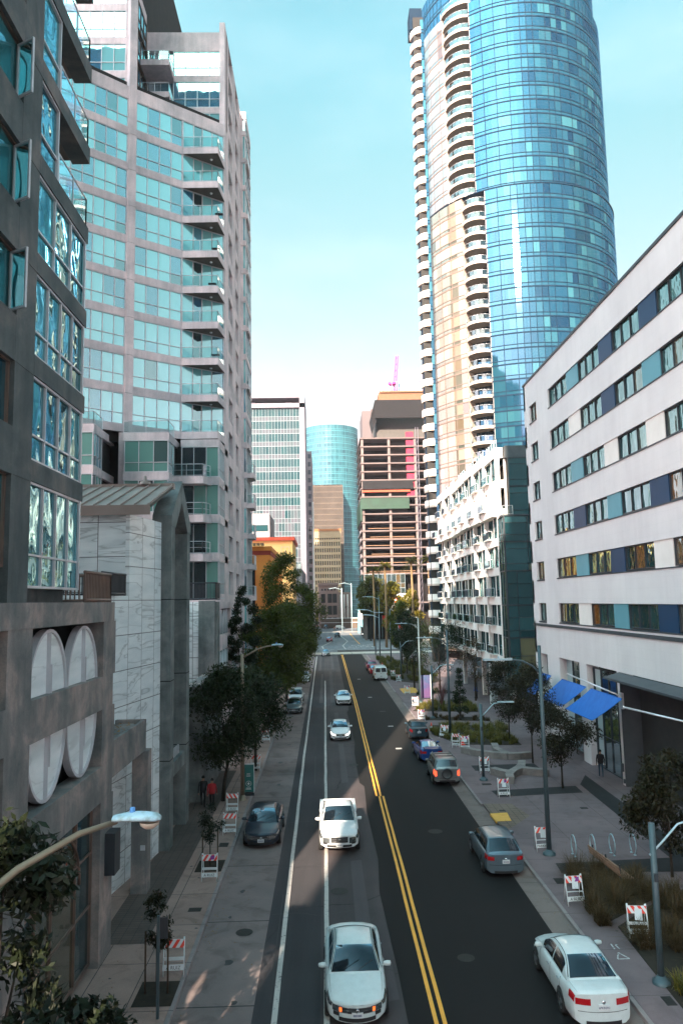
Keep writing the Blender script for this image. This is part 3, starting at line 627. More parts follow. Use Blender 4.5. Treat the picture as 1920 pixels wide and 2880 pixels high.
# roof: slope facing the camera with raised seams, gutter board under it
m = MB(); rx0, rx1 = -18.0, -6.77
m.add([(rx0, 34.3, 16.75), (rx1-1.2, 34.3, 16.75), (rx1-1.2, 39.8, 18.5), (rx0, 39.8, 18.5)], [(0, 1, 2, 3)])
m.add([(rx0, 34.3, 16.62), (rx1-1.2, 34.3, 16.62), (rx1-1.2, 39.8, 18.37), (rx0, 39.8, 18.37)], [(3, 2, 1, 0)])
m.box(rx0, 34.28, 16.3, rx1-1.2, 34.32, 16.76)
x = rx0
while x < rx1-1.3:
    m.add([(x, 34.28, 16.76), (x+.05, 34.28, 16.76), (x+.05, 39.8, 18.52), (x, 39.8, 18.52), (x, 34.28, 16.83), (x+.05, 34.28, 16.83), (x+.05, 39.8, 18.59), (x, 39.8, 18.59)], [(4, 5, 6, 7), (0, 1, 5, 4), (1, 2, 6, 5), (3, 0, 4, 7)]); x += .62
m.box(rx0, 39.6, 18.3, rx1-1.2, 39.95, 18.6)
m.build('roof', M_roofmetal, B)
part('body', M_conc3, B, lambda m: m.box(-18, 35.0, 12, -9.2, 47, 16.3))
for x in (-13.5, -9.5):
    part('roof_vent', M_roofmetal, B, lambda m: (m.lathe([(0.0, .5), (.08, .45), (.1, .2), (.28, .16), (.3, 0)], (x, 39.7, 18.55), 12)))
# portal: posts, gable ring and dark glazing
m = MB()
XO, XI = -7.85, -8.75
m.box(XI, 38.55, 0, XO, 39.45, 16.2); m.box(XI, 42.95, 0, XO, 43.85, 16.2)
pk = 18.95; out = [(38.5, 16.2), (38.5, 16.75), (41.2, pk), (43.9, 16.75), (43.9, 16.2), (42.9, 16.2), (41.2, 17.75), (39.5, 16.2)]
n = len(out); vs = [(XO+.03, y, z) for y, z in out]+[(-8.82, y, z) for y, z in out]
m.add(vs, [(0, 1, 2, 7), (2, 3, 6, 7), (3, 4, 5, 6), (8, 15, 10, 9), (10, 15, 14, 11), (11, 14, 13, 12)]+[(i, (i+1) % n, 8+(i+1) % n, 8+i) for i in range(n)])
for z in (4.4, 8.3, 12.4): m.box(XI-.004, 38.546, z, XO+.006, 39.455, z+.05, 1); m.box(XI-.004, 42.946, z, XO+.006, 43.855, z+.05, 1)
m.box(XI-.6, 39.45, 3.4, XO-.05, 42.95, 4.1)
m.build('portal', [M_conc3, M_dark], B, bevel=0)
part('portal_glazing', G_D, B, lambda m: m.quad((-8.9, 39.4, 0), (-8.9, 43, 0), (-8.9, 43, 17.2), (-8.9, 39.4, 17.2), 0, .1))
part('street_number_sign', M_rail, B, lambda m: [m.box(-8.2, 39.6+i*.42, 4.1, -8.12, 39.85+i*.42, 4.55) for i in range(7)])
part('rear_wall', M_conc3, B, lambda m: m.box(-11, 43.85, 0, -9.3, 48.2, 16.3))
# canopy beam with its pillar
m = MB(); m.box(-10.2, 28.26, 5.95, -7.85, 33.5, 7.1); m.box(-8.0, 28.25, 7.1, -7.85, 33.5, 7.25); m.box(-9.9, 33.3, 7.1, -7.85, 33.5, 7.25); m.box(-8.35, 33.15, 0, -7.68, 33.85, 5.95)
m.build('canopy', M_conc1p, B)
part('sign_plate', M_rail, B, lambda m: m.box(-7.95, 33.1, 1.9, -7.75, 33.145, 2.1))
m = MB(); r5_ = random.Random(5)
for i in range(160): x, y = r5_.uniform(-9.6, -8.1), r5_.uniform(28.4, 33.2); a = r5_.uniform(0, 6.3); m.add([(x, y, 7.115+r5_.uniform(0, .05)), (x+.12*math.cos(a), y+.12*math.sin(a), 7.13), (x+.1*math.cos(a+.6), y+.1*math.sin(a+.6), 7.17)], [(0, 1, 2)])
tag(m.build('leaf_litter', surf('dry_leaves', (.22, .12, .05), (.35, .2, .09))), kind='stuff')
# gate wall beyond the portal
B = empty('garden_wall', (-8, 50, 0), label='freestanding concrete wall with a sloped cap behind the dark trees past the portal', cat='wall')
m = MB(); m.add([(-8.9, 47.5, 0), (-7.7, 47.5, 0), (-7.7, 56, 0), (-8.9, 56, 0), (-8.9, 47.5, 6.6), (-7.7, 47.5, 6.6), (-7.7, 56, 6.9), (-8.9, 56, 6.9)], [(0, 3, 2, 1), (4, 5, 6, 7), (0, 1, 5, 4), (1, 2, 6, 5), (2, 3, 7, 6), (3, 0, 4, 7)])
m.build('wall_body', M_conc3, B); part('wall_cap', M_conc1p, B, lambda m: m.box(-8.95, 47.45, 6.92, -7.65, 56.05, 7.05))

# ------------------------------------------------------------ curved apartment tower behind it
B = empty('apartment_tower', (-20, 70, 0), label='tall grey concrete apartment tower with blue window bands and wedge shaped balconies', cat='building')
Rr = random.Random(21)
A0, A1, A2, A3 = (-27.5, 51.6), (-21.5, 56.0), (-16.2, 60.35), (-8.7, 65.7)
CX = -8.7
ZK = [26.26+3.27*k for k in range(0, 10)]        # undersides of the spandrels, 26.26 .. 55.69
body = [(-27.5, 52.2), (-21.7, 56.5), (-16.4, 60.9), (-9.2, 66.1), (-9.2, 88), (-42, 88), (-42, 52.2)]
m = MB(); m.prism(body, 25.5, 57.6); m.box(-42, 67.2, 57.6, -9.2, 88, 66.6); m.box(-42, 62.4, 57.62, -16.9, 87.9, 84); m.prism([(-42, 62.9), (-9.2, 62.9), (-9.2, 87.9), (-42, 87.9)], 0, 25.48)
m.build('core', M_int, B)
segs = [nf(A1, A0), nf(A2, A1), nf(A3, A2)]
segs = [nf(A0, A1), nf(A1, A2), nf(A2, A3)]      # outward on the right hand of +x travel = towards the camera
sm = MB()
for (Fs, L) in segs:
    for k, z in enumerate(ZK):
        sm.fr(Fs, -.05, L+.02, z, z+(1.15 if k == 9 else .62), -.4, .004*k % .01)
        if k < 9: sm.fr(Fs, -.05, L+.02, z-.045, z, -.4, -.05, 1)
sm.build('spandrel', [M_conc2, M_dark], B)
cm_ = MB()
Fc_, Lc_ = segs[2]
for k in range(10):
    z = ZK[k]; cm_.fr(Fc_, -.05, .62, (ZK[k-1] if k else 22.9)+.03, z, -.5, .14); cm_.fr(Fc_, -.02, .58, z-.03, z+.03, -.5, .10, 1)
cm_.fr(Fc_, -.05, .62, ZK[9], 84, -.5, .14)
cm_.build('column', [M_conc2, M_dark], B)
for k in range(9):
    z0, z1 = ZK[k]+.62, ZK[k+1]
    hs = [z0+(z1-z0)*.36]
    def vf(i, k=k): 
        if k == 0: return 0.30
        return Rr.choice([.05, .15, .2, .3, .35, .1, .25, .64, .75] if k < 5 else [.05, .2, .35, .64, .7, .3, .1, .66])
    gm = G_L2
    (F0, L0), (F1, L1), (F2, L2) = segs
    win(B, F0, 3.0, L0-.02, z0, z1, -.12, 4, hs, gm=gm, vf=vf, r=Rr, name='window_band')
    win(B, F1, .02, L1-.05, z0, z1, -.12, 7, hs, gm=gm, vf=vf, r=Rr, name='window_band')
    win(B, F2, .64, 5.0, z0, z1, -.12, 4, hs, gm=gm, vf=vf, r=Rr, name='window_band')
    win(B, F2, 5.0, 9.15, z0, z1, -.12, [1, .8, .9, 1.1], None, gm=gm, vf=lambda i: [.2, .95, .3, .25][i], r=Rr, name='balcony_window')
# wedge balconies: front edge parallel to the cross street
def lerp(a, b, t): return (a[0]+(b[0]-a[0])*t, a[1]+(b[1]-a[1])*t)
pj = lerp(A2, A3, 5.0/9.2)
for k in range(0, 9):
    z = ZK[k]-.02
    P = [(pj[0], pj[1]-.05), (-8.95, pj[1]-.12), (CX+.02, A3[1]-.03)]
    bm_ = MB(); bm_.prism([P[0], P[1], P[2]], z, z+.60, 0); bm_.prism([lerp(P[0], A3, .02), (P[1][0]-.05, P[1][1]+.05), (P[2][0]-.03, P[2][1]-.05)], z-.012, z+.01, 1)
    o = bm_.build('balcony', [M_conc2, M_soffit], B)
    railing(o, [(P[0][0]+.05, P[0][1]+.0), (P[1][0]-.06, P[1][1]+.06), (P[2][0]-.08, P[2][1]-.1)], z+.6, 1.0, step=1.7)
    l = MB(); l.lathe([(0, z-.12), (.1, z-.09), (.13, z-.013)], (-9.7, 64.1, 0), 10); l.build('soffit_lamp', M_rail, o)
    if k in (2, 4, 5, 6):
        f = MB(); x_ = -10.2+.3*k % .9; f.box(x_, 63.6, z+1.05, x_+.7, 64.0, z+1.1); f.tube([(x_+.3, 63.8, z+.6), (x_+.3, 63.8, z+1.05)], .03, 5); f.build('garden_table', M_dframe, o)
# upper blocks that step back
up = MB()
FA = ((-30, 62.0), (1, 0), (0, -1)); FB = ((-16.4, 66.85), (1, 0), (0, -1)); FS = ((-16.42, 62.0), (0, 1), (1, 0))
ZU = [58.96, 62.23, 65.5, 68.77, 72.04, 75.3, 78.6, 81.9]
for z in ZU: up.fr(FA, 0, 13.0, z, z+.62, -.4, 0)
up.fr(FA, 0, 13.0, 57.6, 57.9, -.4, .0)
up.fr(FA, 13.0, 13.62, 56.9, 84.5, -.6, .12)
for z in ZU[:2]: up.fr(FB, 0, 7.7, z-.05, z+.5, -.5, 0)
up.fr(FB, 0, 7.7, 65.35, 67.3, -.5, .002); up.fr(FB, 7.25, 7.7, 57.0, 65.35, -.5, -.003); up.box(-16.41, 67.4, 57, -9.22, 67.5, 65.4)
up.fr(FS, .5, 5.0, 67.2, 69.2, -.3, 0)
up.build('upper_wall', M_conc2, B)
for i, z in enumerate(ZU[:-1]):
    win(B, FA, 3.2, 12.98, z+.62, ZU[i+1], -.12, 9, [z+1.5], gm=G_L2, r=Rr, vf=lambda i: Rr.choice([.1, .3, .7, .75, .2]), name='window_band')
win(B, FA, 3.2, 12.98, 57.9, 58.96, -.12, 9, gm=G_L2, r=Rr, vf=lambda i: .2, name='window_band')
for i, (z0, z1) in enumerate(((57.3, 58.9), (59.46, 62.18), (62.73, 65.35))):
    win(B, FB, 2.6, 7.25, z0, z1, -.12, 4, [z0+.9] if i else None, gm=G_L2, r=Rr, vf=lambda j, i=i: [.2, .66, .15][i], name='window_band')
    win(B, FB, .1, 2.6, z0, z1, -.3, 2, None, gm=G_L2, r=Rr, vf=lambda j: .7, name='window_band')
for z in (59.0, 62.3, 65.6): win(B, FS, .5, 4.85, z-.5, z+2.3, 0.0, 4, [z+.6], gm=G_L2, fm=M_bronze, vf=lambda j: .72, r=Rr, name='window_band')
for z in (58.9, 62.15):
    k = MB(); k.box(-16.35, 64.6, z, -13.7, 66.8, z+.55); o = k.build('balcony', [M_conc2], B)
    railing(o, [(-16.3, 64.68), (-13.78, 64.68), (-13.78, 66.7)], z+.55, 1.0, step=1.3)
# street side
FT = ((CX, 0), (0, 1), (1, 0))
ZT = [12.4+3.27*k for k in range(-3, 18)]
wm = MB(); ztop = 67.4
cols = [(68.55, 71.5), (74.1, 76.6)]
edges = [(65.72, 68.55), (71.5, 74.1), (76.6, 79.2)]
for a, b in edges: wm.fr(FT, a, b, 0 if a > 60 else 0, ztop, -.5, 0)
allz = [z for z in ZT if z > 0]
for a, b in cols:
    zp = 0
    for z in [12.9+3.27*k for k in range(-3, 17)]:
        wm.fr(FT, a, b, zp, z, -.5, -.002); zp = z+2.15
    wm.fr(FT, a, b, zp, ztop, -.5, -.002)
wm.fr(FT, 62.9, 65.72, 0, 8.4, -.5, -.001); wm.fr(FT, 62.9, 65.72, 11.7, 12.9, -.5, -.001)
wm.build('street_wall', M_conc2, B)
cnt = 0
for k in range(-3, 17):
    z = 12.9+3.27*k
    if z < 1: continue
    for a, b in cols:
        win(B, FT, a+.1, b-.1, z, z+2.1, -.35, [1.0, 1.0, .9], [z+.65] if k % 3 else None, fw=.06, gm=G_L2 if k > 7 else G_L2d, r=Rr, fm=M_frame)
# projecting bay strip at the far end with small balconies
CB = CX+.55; FB2 = ((CB, 0), (0, 1), (1, 0))
bm_ = MB(); bm_.box(-9.3, 79.2, 0, CB-.3, 84.8, 67.38)
for k in range(-3, 17):
    z = 12.4+3.27*k
    if z > 0: bm_.box(-9.0, 79.15, z, CB+.02, 84.85, z+.55)
bm_.box(-9.0, 79.15, 66.7, CB+.02, 84.85, 67.6); bm_.box(-9.3, 84.8, 0, CX-.3, 88, 67.4)
bm_.build('bay_slab', M_conc2, B)
for k in range(-3, 17):
    z = 12.4+3.27*k
    if z < 0: continue
    z1 = min(z+3.27, 66.7)
    if z1 > z+1: win(B, FB2, 79.25, 84.75, z+.55, z1, -.1, 5, [z+1.3], gm=G_L2 if k > 6 else G_L2d, r=Rr, name='bay_window')
    Fn = ((-9.0, 79.2), (1, 0), (0, -1))
    win(B, Fn, .05, CB+9.0-.02, z+.55, z1, -.12, 1, None, gm=G_L2, r=Rr, name='bay_window')
    if k % 1 == 0 and z < 66 and (k < 5 or k % 2):
        q = MB(); xo = CB+(.75 if k < 5 else .22)
        q.prism([(CB, 79.4), (xo, 79.4), (xo, 81.8), (CB, 82.4)], z, z+.5); o = q.build('balcony', M_conc2, B)
        railing(o, [(CB+.02, 79.44), (xo-.04, 79.44), (xo-.04, 81.7)], z+.5, 1.0, step=.5, glass=True)
# lower floors: three camera-facing bays with balconies between them
lw = MB(); Y1, Y2, Y3 = 57.4, 60.0, 62.2
ZL = [25.35-3.22*k for k in range(0, 4)]        # 25.35, 22.13, 18.9, 15.7
bays = [(-30, -17.35, Y1-1.3), (-16.0, -12.35, Y2-.6), (-11.95, CX, Y3)]
for x0, x1, y in bays:
    for z in ZL: lw.box(x0, y, z, x1, y+5.5, z+.6)
    lw.box(x0, y+.3, 12.45, x1-.3, y+5.4, 25.3, 1)
lw.box(-16.6, 60.2, 9, -15.95, 60.95, 26.2); lw.box(-9.1, Y3+.2, 12.4, CX-.003, 65.72, 12.95)
lw.box(-30, 56, 0, -12, 62.85, 12.4); lw.box(-12.1, 59.6, 0, -8.6, 62.9, 12.45)
for z in ZL: lw.fr(FT, 62.25, 65.75, z, z+.6, -.5, .002)
lw.build('lower_wall', [M_conc2, M_int], B)
for j, (x0, x1, y) in enumerate(bays):
    Fq = ((0, y), (1, 0), (0, -1))
    for k, z in enumerate([22.13, 18.9, 15.7, 12.45]):
        zt = z+3.22
        if j == 0: win(B, Fq, x0+6, x1-.05, z+(.6 if z > 13 else .1), zt, -.1, [1]*6, [z+1.4], gm=G_L2d, r=Rr, name='bay_window')
        elif j == 1: win(B, Fq, x0+.05, x1-.05, z+(.6 if z > 13 else .1), zt, -.1, 3, [z+1.4], gm=G_L2d, r=Rr, vf=lambda i: .3, name='bay_window')
        else: win(B, Fq, x0+.05, x1-.05, z+(.6 if z > 13 else .1), zt, -.1, 3, None, gm=G_L2d, r=Rr, vf=lambda i: [.7, .75, .3][i], name='bay_window')
        Fq2 = ((x1, y), (0, 1), (1, 0))
        win(B, Fq2, .05, 3.2 if j == 2 else 2.2, z+(.6 if z > 13 else .1), zt, -.1, 4 if j == 2 else 3, [z+1.4], gm=G_L2 if z > 20 else G_L2d, r=Rr, name='bay_window')
for x0, x1, y in bays[:2]:
    railing(B, [(x0 if x0 > -20 else -21, y+.08), (x1-.08, y+.08), (x1-.08, y+2.4)], 25.95, 1.0, step=1.9)
for i, z in enumerate((22.0, 18.8, 15.6)):
    q = MB(); xe = -9.85; q.prism([(-12.6, 60.9), (xe, 60.9), (xe+.5, 62.2), (-12.6, 62.2)], z, z+.62); o = q.build('balcony', M_conc2, B)
    railing(o, [(-12.55, 60.95), (xe-.05, 60.95), (xe+.4, 62.1)], z+.62, 1.0, step=1.3, glass=i == 0, bars=1)
q = MB()
pick(B, [(-12.0, 59.7), (-8.68, 59.7), (-8.68, 62.2)], 12.45, 1.35, mat=M_dframe, step=.11)
# podium front and arched street windows
part('marble_front', M_marbleF, B, lambda m: m.box(-12, 59.45, 0, -9.9, 59.595, 12.3))
part('corner_column', M_conc3, B, lambda m: (m.box(-9.9, 59.2, 0, -8.62, 59.598, 12.4), m.box(-8.6, 59.3, 0, -8.45, 60.6, 12.3)))
def arch(y, z0, z1, hw, up):
    m = MB(); n = 10; pts = [(-8.56, y-hw, z0 if up else z1)]+[(-8.56, y-hw*math.cos(math.pi*i/n), (z1-hw*2 if up else z0+hw*2)+(1 if up else -1)*hw*2*math.sin(math.pi*i/n)) for i in range(n+1)]+[(-8.56, y+hw, z0 if up else z1)]
    m.tube(pts, .05, 5); m.tube([(-8.56, y, z0+.1), (-8.56, y, z1-.1)], .03, 5); m.add([(p[0]-.03, p[1], p[2]) for p in pts[1:-1]], [tuple(range(len(pts)-2))], 1)
    m.box(-8.61, y-hw, z0 if up else z0+hw*2, -8.59, y+hw, z1-hw*2 if up else z1, 1)
    m.build('arched_window', [M_frame, G_L2], B)
part('lower_band', M_conc2, B, lambda m: [m.box(-8.7, a, b, -8.45, c, d) for a, b, c, d in ((60.6, 11.75, 68.5, 12.3), (60.6, 8.4, 68.5, 9.6), (60.6, 4.6, 79, 5.3), (67.2, 0, 68.6, 11.7), (73, 0, 74, 11.7))])
for y in (62.3, 63.9, 65.5, 70.0, 71.6):
    arch(y, 9.65, 11.6, .62, True); arch(y, 5.4, 8.3, .62, False)
# ------------------------------------------------------------ white office block on the right
Rw = random.Random(31)
B = empty('office_building', (30, 50, 0), label='long white stucco block on the right with navy and teal panels between its windows', cat='building')
X = 18.9
F = ((X, 0), (0, 1), (-1, 0))
RY0, RY1 = 8.0, 68.0
tops = [29.42, 25.88, 22.33, 18.8, 15.25, 11.66]; HH = 1.52
Wn = [(60.6, 56.05), (53.4, 49.2), (46.85, 42.6), (40.2, 35.9), (33.5, 29.2), (26.8, 22.6), (20.2, 16)]
colr = {0: 'tbbtbt', 1: 'wbtwbt', 2: 'twwbtb', 3: 'btbtbw', 4: 'tbwtbt', 5: 'wtbbwt'}
m = MB()
def bandz(z0, z1): m.fr(F, RY0, RY1, z0, z1, -.5, 0)
bandz(7.28, 9.62); bandz(9.62, tops[5]-HH-.06)
for i in range(6):
    zt = tops[i]; zb = zt-HH
    m.fr(F, 66.25, RY1, zb-.06, zt, -.5, -.001)                         # corner pier beyond the small window
    m.fr(F, 60.62, 64.1, zb-.06, zt, -.5, -.001)
    m.fr(F, RY0, 15.95, zb-.06, zt, -.5, -.001)
    zn = tops[i-1]-HH-.06 if i else 31.75
    bandz(zt, zn)
m.fr(F, 64.1, 66.25, 7.28, 7.3, -.5, -.002)
piers = [(RY1, 66.4), (64.5, 61.2), (56.45, 54.9), (49.2, 48.75)]
for a, b in piers: m.fr(F, b, a, 0, 7.28, -.9, -.001)
m.fr(F, 34.0, 35.2, 0, 7.28, -.9, -.001); m.fr(F, RY0, 26, 0, 7.28, -.9, -.001)
m.fr(F, 61.2, 64.5, 0, 0.35, -.9, -.01)
m.box(X, RY1-.5, 0, 40, RY1-.004, 31.75)
m.build('wall', M_stucco, B)
part('core', M_int, B, lambda m: (m.box(X+.5, RY0, 7.3, 40, RY1-.5, 31.7), m.box(X+1.2, RY0, 0, 40, RY1-.5, 7.3)))
part('roof', M_gravel, B, lambda m: m.box(X+.2, RY0, 31.70, 40, RY1-.2, 31.82))
part('roof_coping', M_ledge, B, lambda m: (m.fr(F, RY0, RY1+.06, 31.76, 31.96, -.5, .07), m.box(X+.5, RY1-.4, 31.76, 40, RY1+.06, 31.955)))
part('string_course', M_ledge, B, lambda m: m.fr(F, RY0, RY1+.04, 9.66, 9.88, -.05, .09))
for i in range(6):
    zt = tops[i]; zb = zt-HH
    for j, (a, b) in enumerate(Wn):
        if b > 8: win(B, F, b, a, zb, zt, -.24, [1, 1, 1], None, .07, gm=G_R1, fm=M_dframe, r=Rw, vf=lambda q: min(.99, Rw.random()*(.8 if i < 3 else 1.0)+(.35 if i == 4 else 0)), depth=.12)  # fifth row leans towards the painted orange reflection
        if j < 6:
            c = colr[i][j % 6]; pm = {'t': P_teal, 'b': P_blue, 'w': M_white2}[c]
            q = MB(); q.fr(F, Wn[j+1][0]+.02, b-.02, zb-.05, zt, -.3, -.07); q.build('wall_panel', pm, B)
    q = MB(); q.fr(F, RY0+8, 60.66, zb-.12, zb-.045, -.2, .045); q.build('window_sill', M_ledge, B)
    win(B, F, 64.15, 66.2, zb-.03 if i else zb, zt, -.24, [1, 1], None, .07, gm=G_R1, fm=M_dframe, r=Rw, name='window')
    q = MB(); q.fr(F, 64.1, 66.3, zb-.16, zb-.04, -.1, .06); q.build('window_sill', M_ledge, B)
win(B, F, 61.22, 56.47, .35, 7.2, -.6, 3, [2.6, 4.9], gm=G_D, fm=M_dframe, r=Rw, name='shop_window')
win(B, F, 54.88, 49.22, .15, 7.05, -.55, 4, [2.4, 4.8], gm=G_D, fm=M_dframe, r=Rw, name='shop_window')
win(B, F, 66.38, 64.52, .15, 7.2, -.6, 2, [3.1], gm=G_D, fm=M_dframe, r=Rw, name='shop_window')
win(B, F, 35.22, 26.1, .15, 5.0, -.8, 6, [2.4], gm=G_D, fm=M_dframe, r=Rw, name='shop_window')
# brown slatted entrance recess and its dark metal hood
M_slat = surf('brown_timber_slat', (0.020, 0.009, 0.005), (0.038, 0.017, 0.010), 0.7, scale=3)
m = MB()
for i in range(58): y = 35.3+i*.23; m.fr(F, y, y+.13, 0.0, 6.9, -1.35, -1.25)
m.fr(F, 35.2, 48.74, 0, 7.2, -1.5, -1.4, 1)
m.build('timber_screen', [M_slat, M_dark], B)
part('entrance_hood', M_ledge, B, lambda m: (m.add([(X-.05, 48.74, 6.95), (X-1.0, 48.9, 6.85), (X-1.0, 30, 6.85), (X-.05, 30, 6.95), (X-.05, 48.74, 7.25), (X-1.0, 48.9, 6.98), (X-1.0, 30, 6.98), (X-.05, 30, 7.25)], [(0, 1, 2, 3), (7, 6, 5, 4), (0, 4, 5, 1), (1, 5, 6, 2), (2, 6, 7, 3)]), m.fr(F, 48.62, 48.73, 0, 7.0, -1.3, .03)))
part('wall_box', M_ledge, B, lambda m: (m.fr(F, 48.9, 49.1, 1.0, 1.5, 0, .12), m.fr(F, 48.8, 48.95, .3, .55, 0, .08)))
part('globe_lamp', emis('lamp_glow', (1, .95, .85), .3), B, lambda m: m.lathe([(0, -.17), (.12, -.12), (.17, 0), (.12, .12), (0, .17)], (X-.35, 65.4, 3.95), 12))
railing(B, [(X+.8, RY0), (X+.8, RY1-.6)], 31.95, .75, step=3.4, glass=False, bars=0, name='roof_railing')
part('rooftop_plant', P_blue, B, lambda m: m.box(22.5, 30, 31.9, 30, 43.5, 35.2))
# blue awnings hung from rods
P_aw = surf('blue_awning_cloth', (0.012, 0.13, 0.50), (0.02, 0.17, 0.58), 0.6, scale=2)
for i, (ya, yb, x0, x1, z0, z1) in enumerate(((57.6, 52.3, 17.9, 16.9, 5.95, 4.3), (51.3, 46.0, 17.9, 16.9, 5.95, 4.3), (62.6, 60.0, 17.8, 16.9, 5.95, 4.3))):
    m = MB(); sl = 2.9 if i < 2 else 2.5; n = 8
    vs = []; fs = []
    for q in range(n+1):
        t = q/n; sag = -.05*math.sin(math.pi*t)
        for y in (ya-t*0+t*2.6*(1 if i < 2 else .7), yb+t*2.6*(1 if i < 2 else .7)): vs.append((x0+(x1-x0)*t, y, z0+(z1-z0)*t+sag))
    for q in range(n): fs.append((2*q, 2*q+1, 2*q+3, 2*q+2))
    m.add(vs, fs, 0, 0, True); m.add([(x, y, z-.04) for x, y, z in vs], fs, 0, 0, True)
    m.tube([vs[0], vs[1]], .03, 5); m.tube([vs[-2], vs[-1]], .03, 5)
    o = m.build('awning', P_aw); lb = ('larger blue awning panel, the middle of three over the shop windows', 'nearest and lowest blue awning panel beside the timber entrance', 'small blue awning panel farthest along the white wall')[i]
    tag(o, lb, 'awning', 'blue awnings on the white block')
for i, (ya, za, yb, xb, zb) in enumerate(((48.4, 5.9, 50.8, 16.2, 7.0), (37.5, 5.7, 40.2, 15.7, 6.3))):
    m = MB(); m.tube([(X, ya, za-.3), (X-.35, ya+.1, za), (xb, yb, zb)], .055, 6); m.lathe([(0, -.1), (.09, 0), (0, .1)], (xb, yb, zb), 8); m.box(X-.15, ya-.2, za-.9, X-.02, ya+.2, za+.1)
    tag(m.build('flag_pole', M_rail), ('slanted bare pole on the white wall beside the nearest awning', 'slanted bare pole sticking out over the timber entrance')[i], 'flagpole')

# ------------------------------------------------------------ pale block with balconies and a glass corner
B = empty('apartment_building', (25, 95, 0), label='pale stone apartment block with stepped rows of balconies and a dark glass corner', cat='building')
X = 18.5; F = ((X, 0), (0, 1), (-1, 0)); YA, YB = 79.0, 119.0
part('core', M_int, B, lambda m: (m.box(X+1.1, YA+.3, 5.2, 42, YB, 26.4), m.box(X+.89, YA+.31, 26.35, 42, YB-.1, 26.5)))
fz = [5.2+3.12*k for k in range(7)]+[27.2]      # slab undersides
bay = 5.6; nb = 7
bands = []
wl = MB()
for k, z in enumerate(fz):
    for j in range(nb):
        y0 = YA+(0 if k < 5 else 2.3 if k == 5 else .0)+j*bay if j else YA+(2.3 if k == 9 else 0)
        y0 = YA+j*bay; d = -.12*j*1.0 % .5
        off = (.0, .18, .36, .18, 0, .2, .4)[j]*(1 if k < 7 else 1)
        if k == 5: off += .55
        h = .85 if k < 7 else 1.1
        wl.fr(F, y0, y0+bay+(0 if j == nb-1 else .002), z, z+h, -1.0, off)
        if k < 7:
            zt = fz[k+1]
            wl.fr(F, y0+.0, y0+.42, z+h, zt, -.5, off-.04)
            wl.fr(F, y0+2.15, y0+2.5, z+h, zt, -.5, off-.12)
wl.fr(F, YA-.35, YA, 5.2, 14.55, -1.2, .02); wl.fr(F, YA-.35, YA+.002, 20.5, 28.3, -1.2, -.9)
for y in (80.5, 95, 108): wl.fr(F, y, y+.5, 0, 5.2, -1.6, -1.1)
wl.build('wall', M_white2, B)
part('roof', M_gravel, B, lambda m: m.box(X+.5, YA+.2, 28.1, 42, YB-.2, 28.2))
Rb = random.Random(5)
for k in range(7):
    for j in range(nb):
        y0 = YA+j*bay; off = (.0, .18, .36, .18, 0, .2, .4)[j]; z0, z1 = fz[k]+.85, fz[k+1]
        win(B, F, y0+.43, y0+2.14, z0, z1, off-.22, 1, [z0+.75], .06, gm=G_R2, fm=M_dframe, r=Rb)
        win(B, F, y0+2.51, y0+bay-.02, z0, z1, off-.42, 3, None, .07, gm=G_R2, fm=M_dframe, r=Rb, vf=lambda i: Rb.choice([.3, .5, .8, .97]), name='balcony_door')
        q = MB(); o_ = off+(.55 if k == 5 else 0)
        q.fr(F, y0+2.8, y0+bay-.05, z0-.03, z0+.02, o_-.02, o_+.40); o = q.build('balcony', M_white2, B)
        xx = X-(o_+.37)
        railing(o, [(X-o_, y0+2.82), (xx, y0+2.82), (xx, y0+bay-.08), (X-o_, y0+bay-.08)], z0, .95, step=2.6)
        if False: part('sun_shade', M_bronze, B, lambda m: m.fr(F, y0+2.7, y0+3.9, z1-.14, z1-.05, off-.1, off+.75))
for (a, b) in ((79.2, 84), (86, 90), (92, 96), (98, 102), (106, 109), (112, 115)): railing(B, [(X+.3, a), (X+.3, b)], 28.3, .9, step=1.3, name='roof_railing')
# glass corner: taller thin part and a lower broader part
part('corner_core', M_int, B, lambda m: (m.box(X+.2, 76.6, 3.2, 42, 79.2, 14.9), m.box(19.6, 78.0, 14.9, 42, 79.4, 27.9)))
FG = ((X, 76.5), (1, 0), (0, -1)); FG2 = ((19.5, 77.95), (1, 0), (0, -1)); FS_ = ((X+.12, 76.5), (0, 1), (-1, 0))
for z0, z1 in ((3.3, 8.1), (8.1, 11.4), (11.4, 14.9), (14.9, 17.6), (17.6, 20.9))[:3]+((14.9, 20.6),):
    if z0 < 14: win(B, FG, .1, 10, z0, z1, 0, [1.1, 1.6, 1.6, 1.6, 2, 2], [z0+.75, z0+(z1-z0)*.62], .06, gm=G_R2, fm=M_dframe, r=Rb, name='curtain_wall')
    win(B, FS_, .05, 2.2, z0, min(z1, 14.9), 0, 2, [z0+.75], .06, gm=G_R2, fm=M_dframe, r=Rb, name='curtain_wall') if z0 < 14 else None
for z0, z1 in ((14.9, 17.9), (17.9, 20.6), (20.6, 23.9), (23.9, 27.0)):
    zz = z0+.02; Fq = FG if z0 < 20 else FG2
    win(B, Fq, .1, 10, zz, z1, 0, [1.5, 1.6, 1.6, 1.6], [z0+.75, z1-.7], .06, gm=G_R2, fm=M_dframe, r=Rb, name='curtain_wall')
part('corner_core', M_int, B, lambda m: m.box(X+.2, 76.6, 14.9, 42, 79.3, 20.55))
win(B, FS_, .05, 2.4, 14.9, 20.6, 0, 2, [15.7, 18, 18.7], .06, gm=G_R2, fm=M_dframe, r=Rb, name='curtain_wall')
part('parapet', M_ledge, B, lambda m: (m.box(19.4, 77.9, 27.0, 42, 79, 28.3), m.box(X-.05, 76.4, 20.55, 42, 77.94, 20.75)))
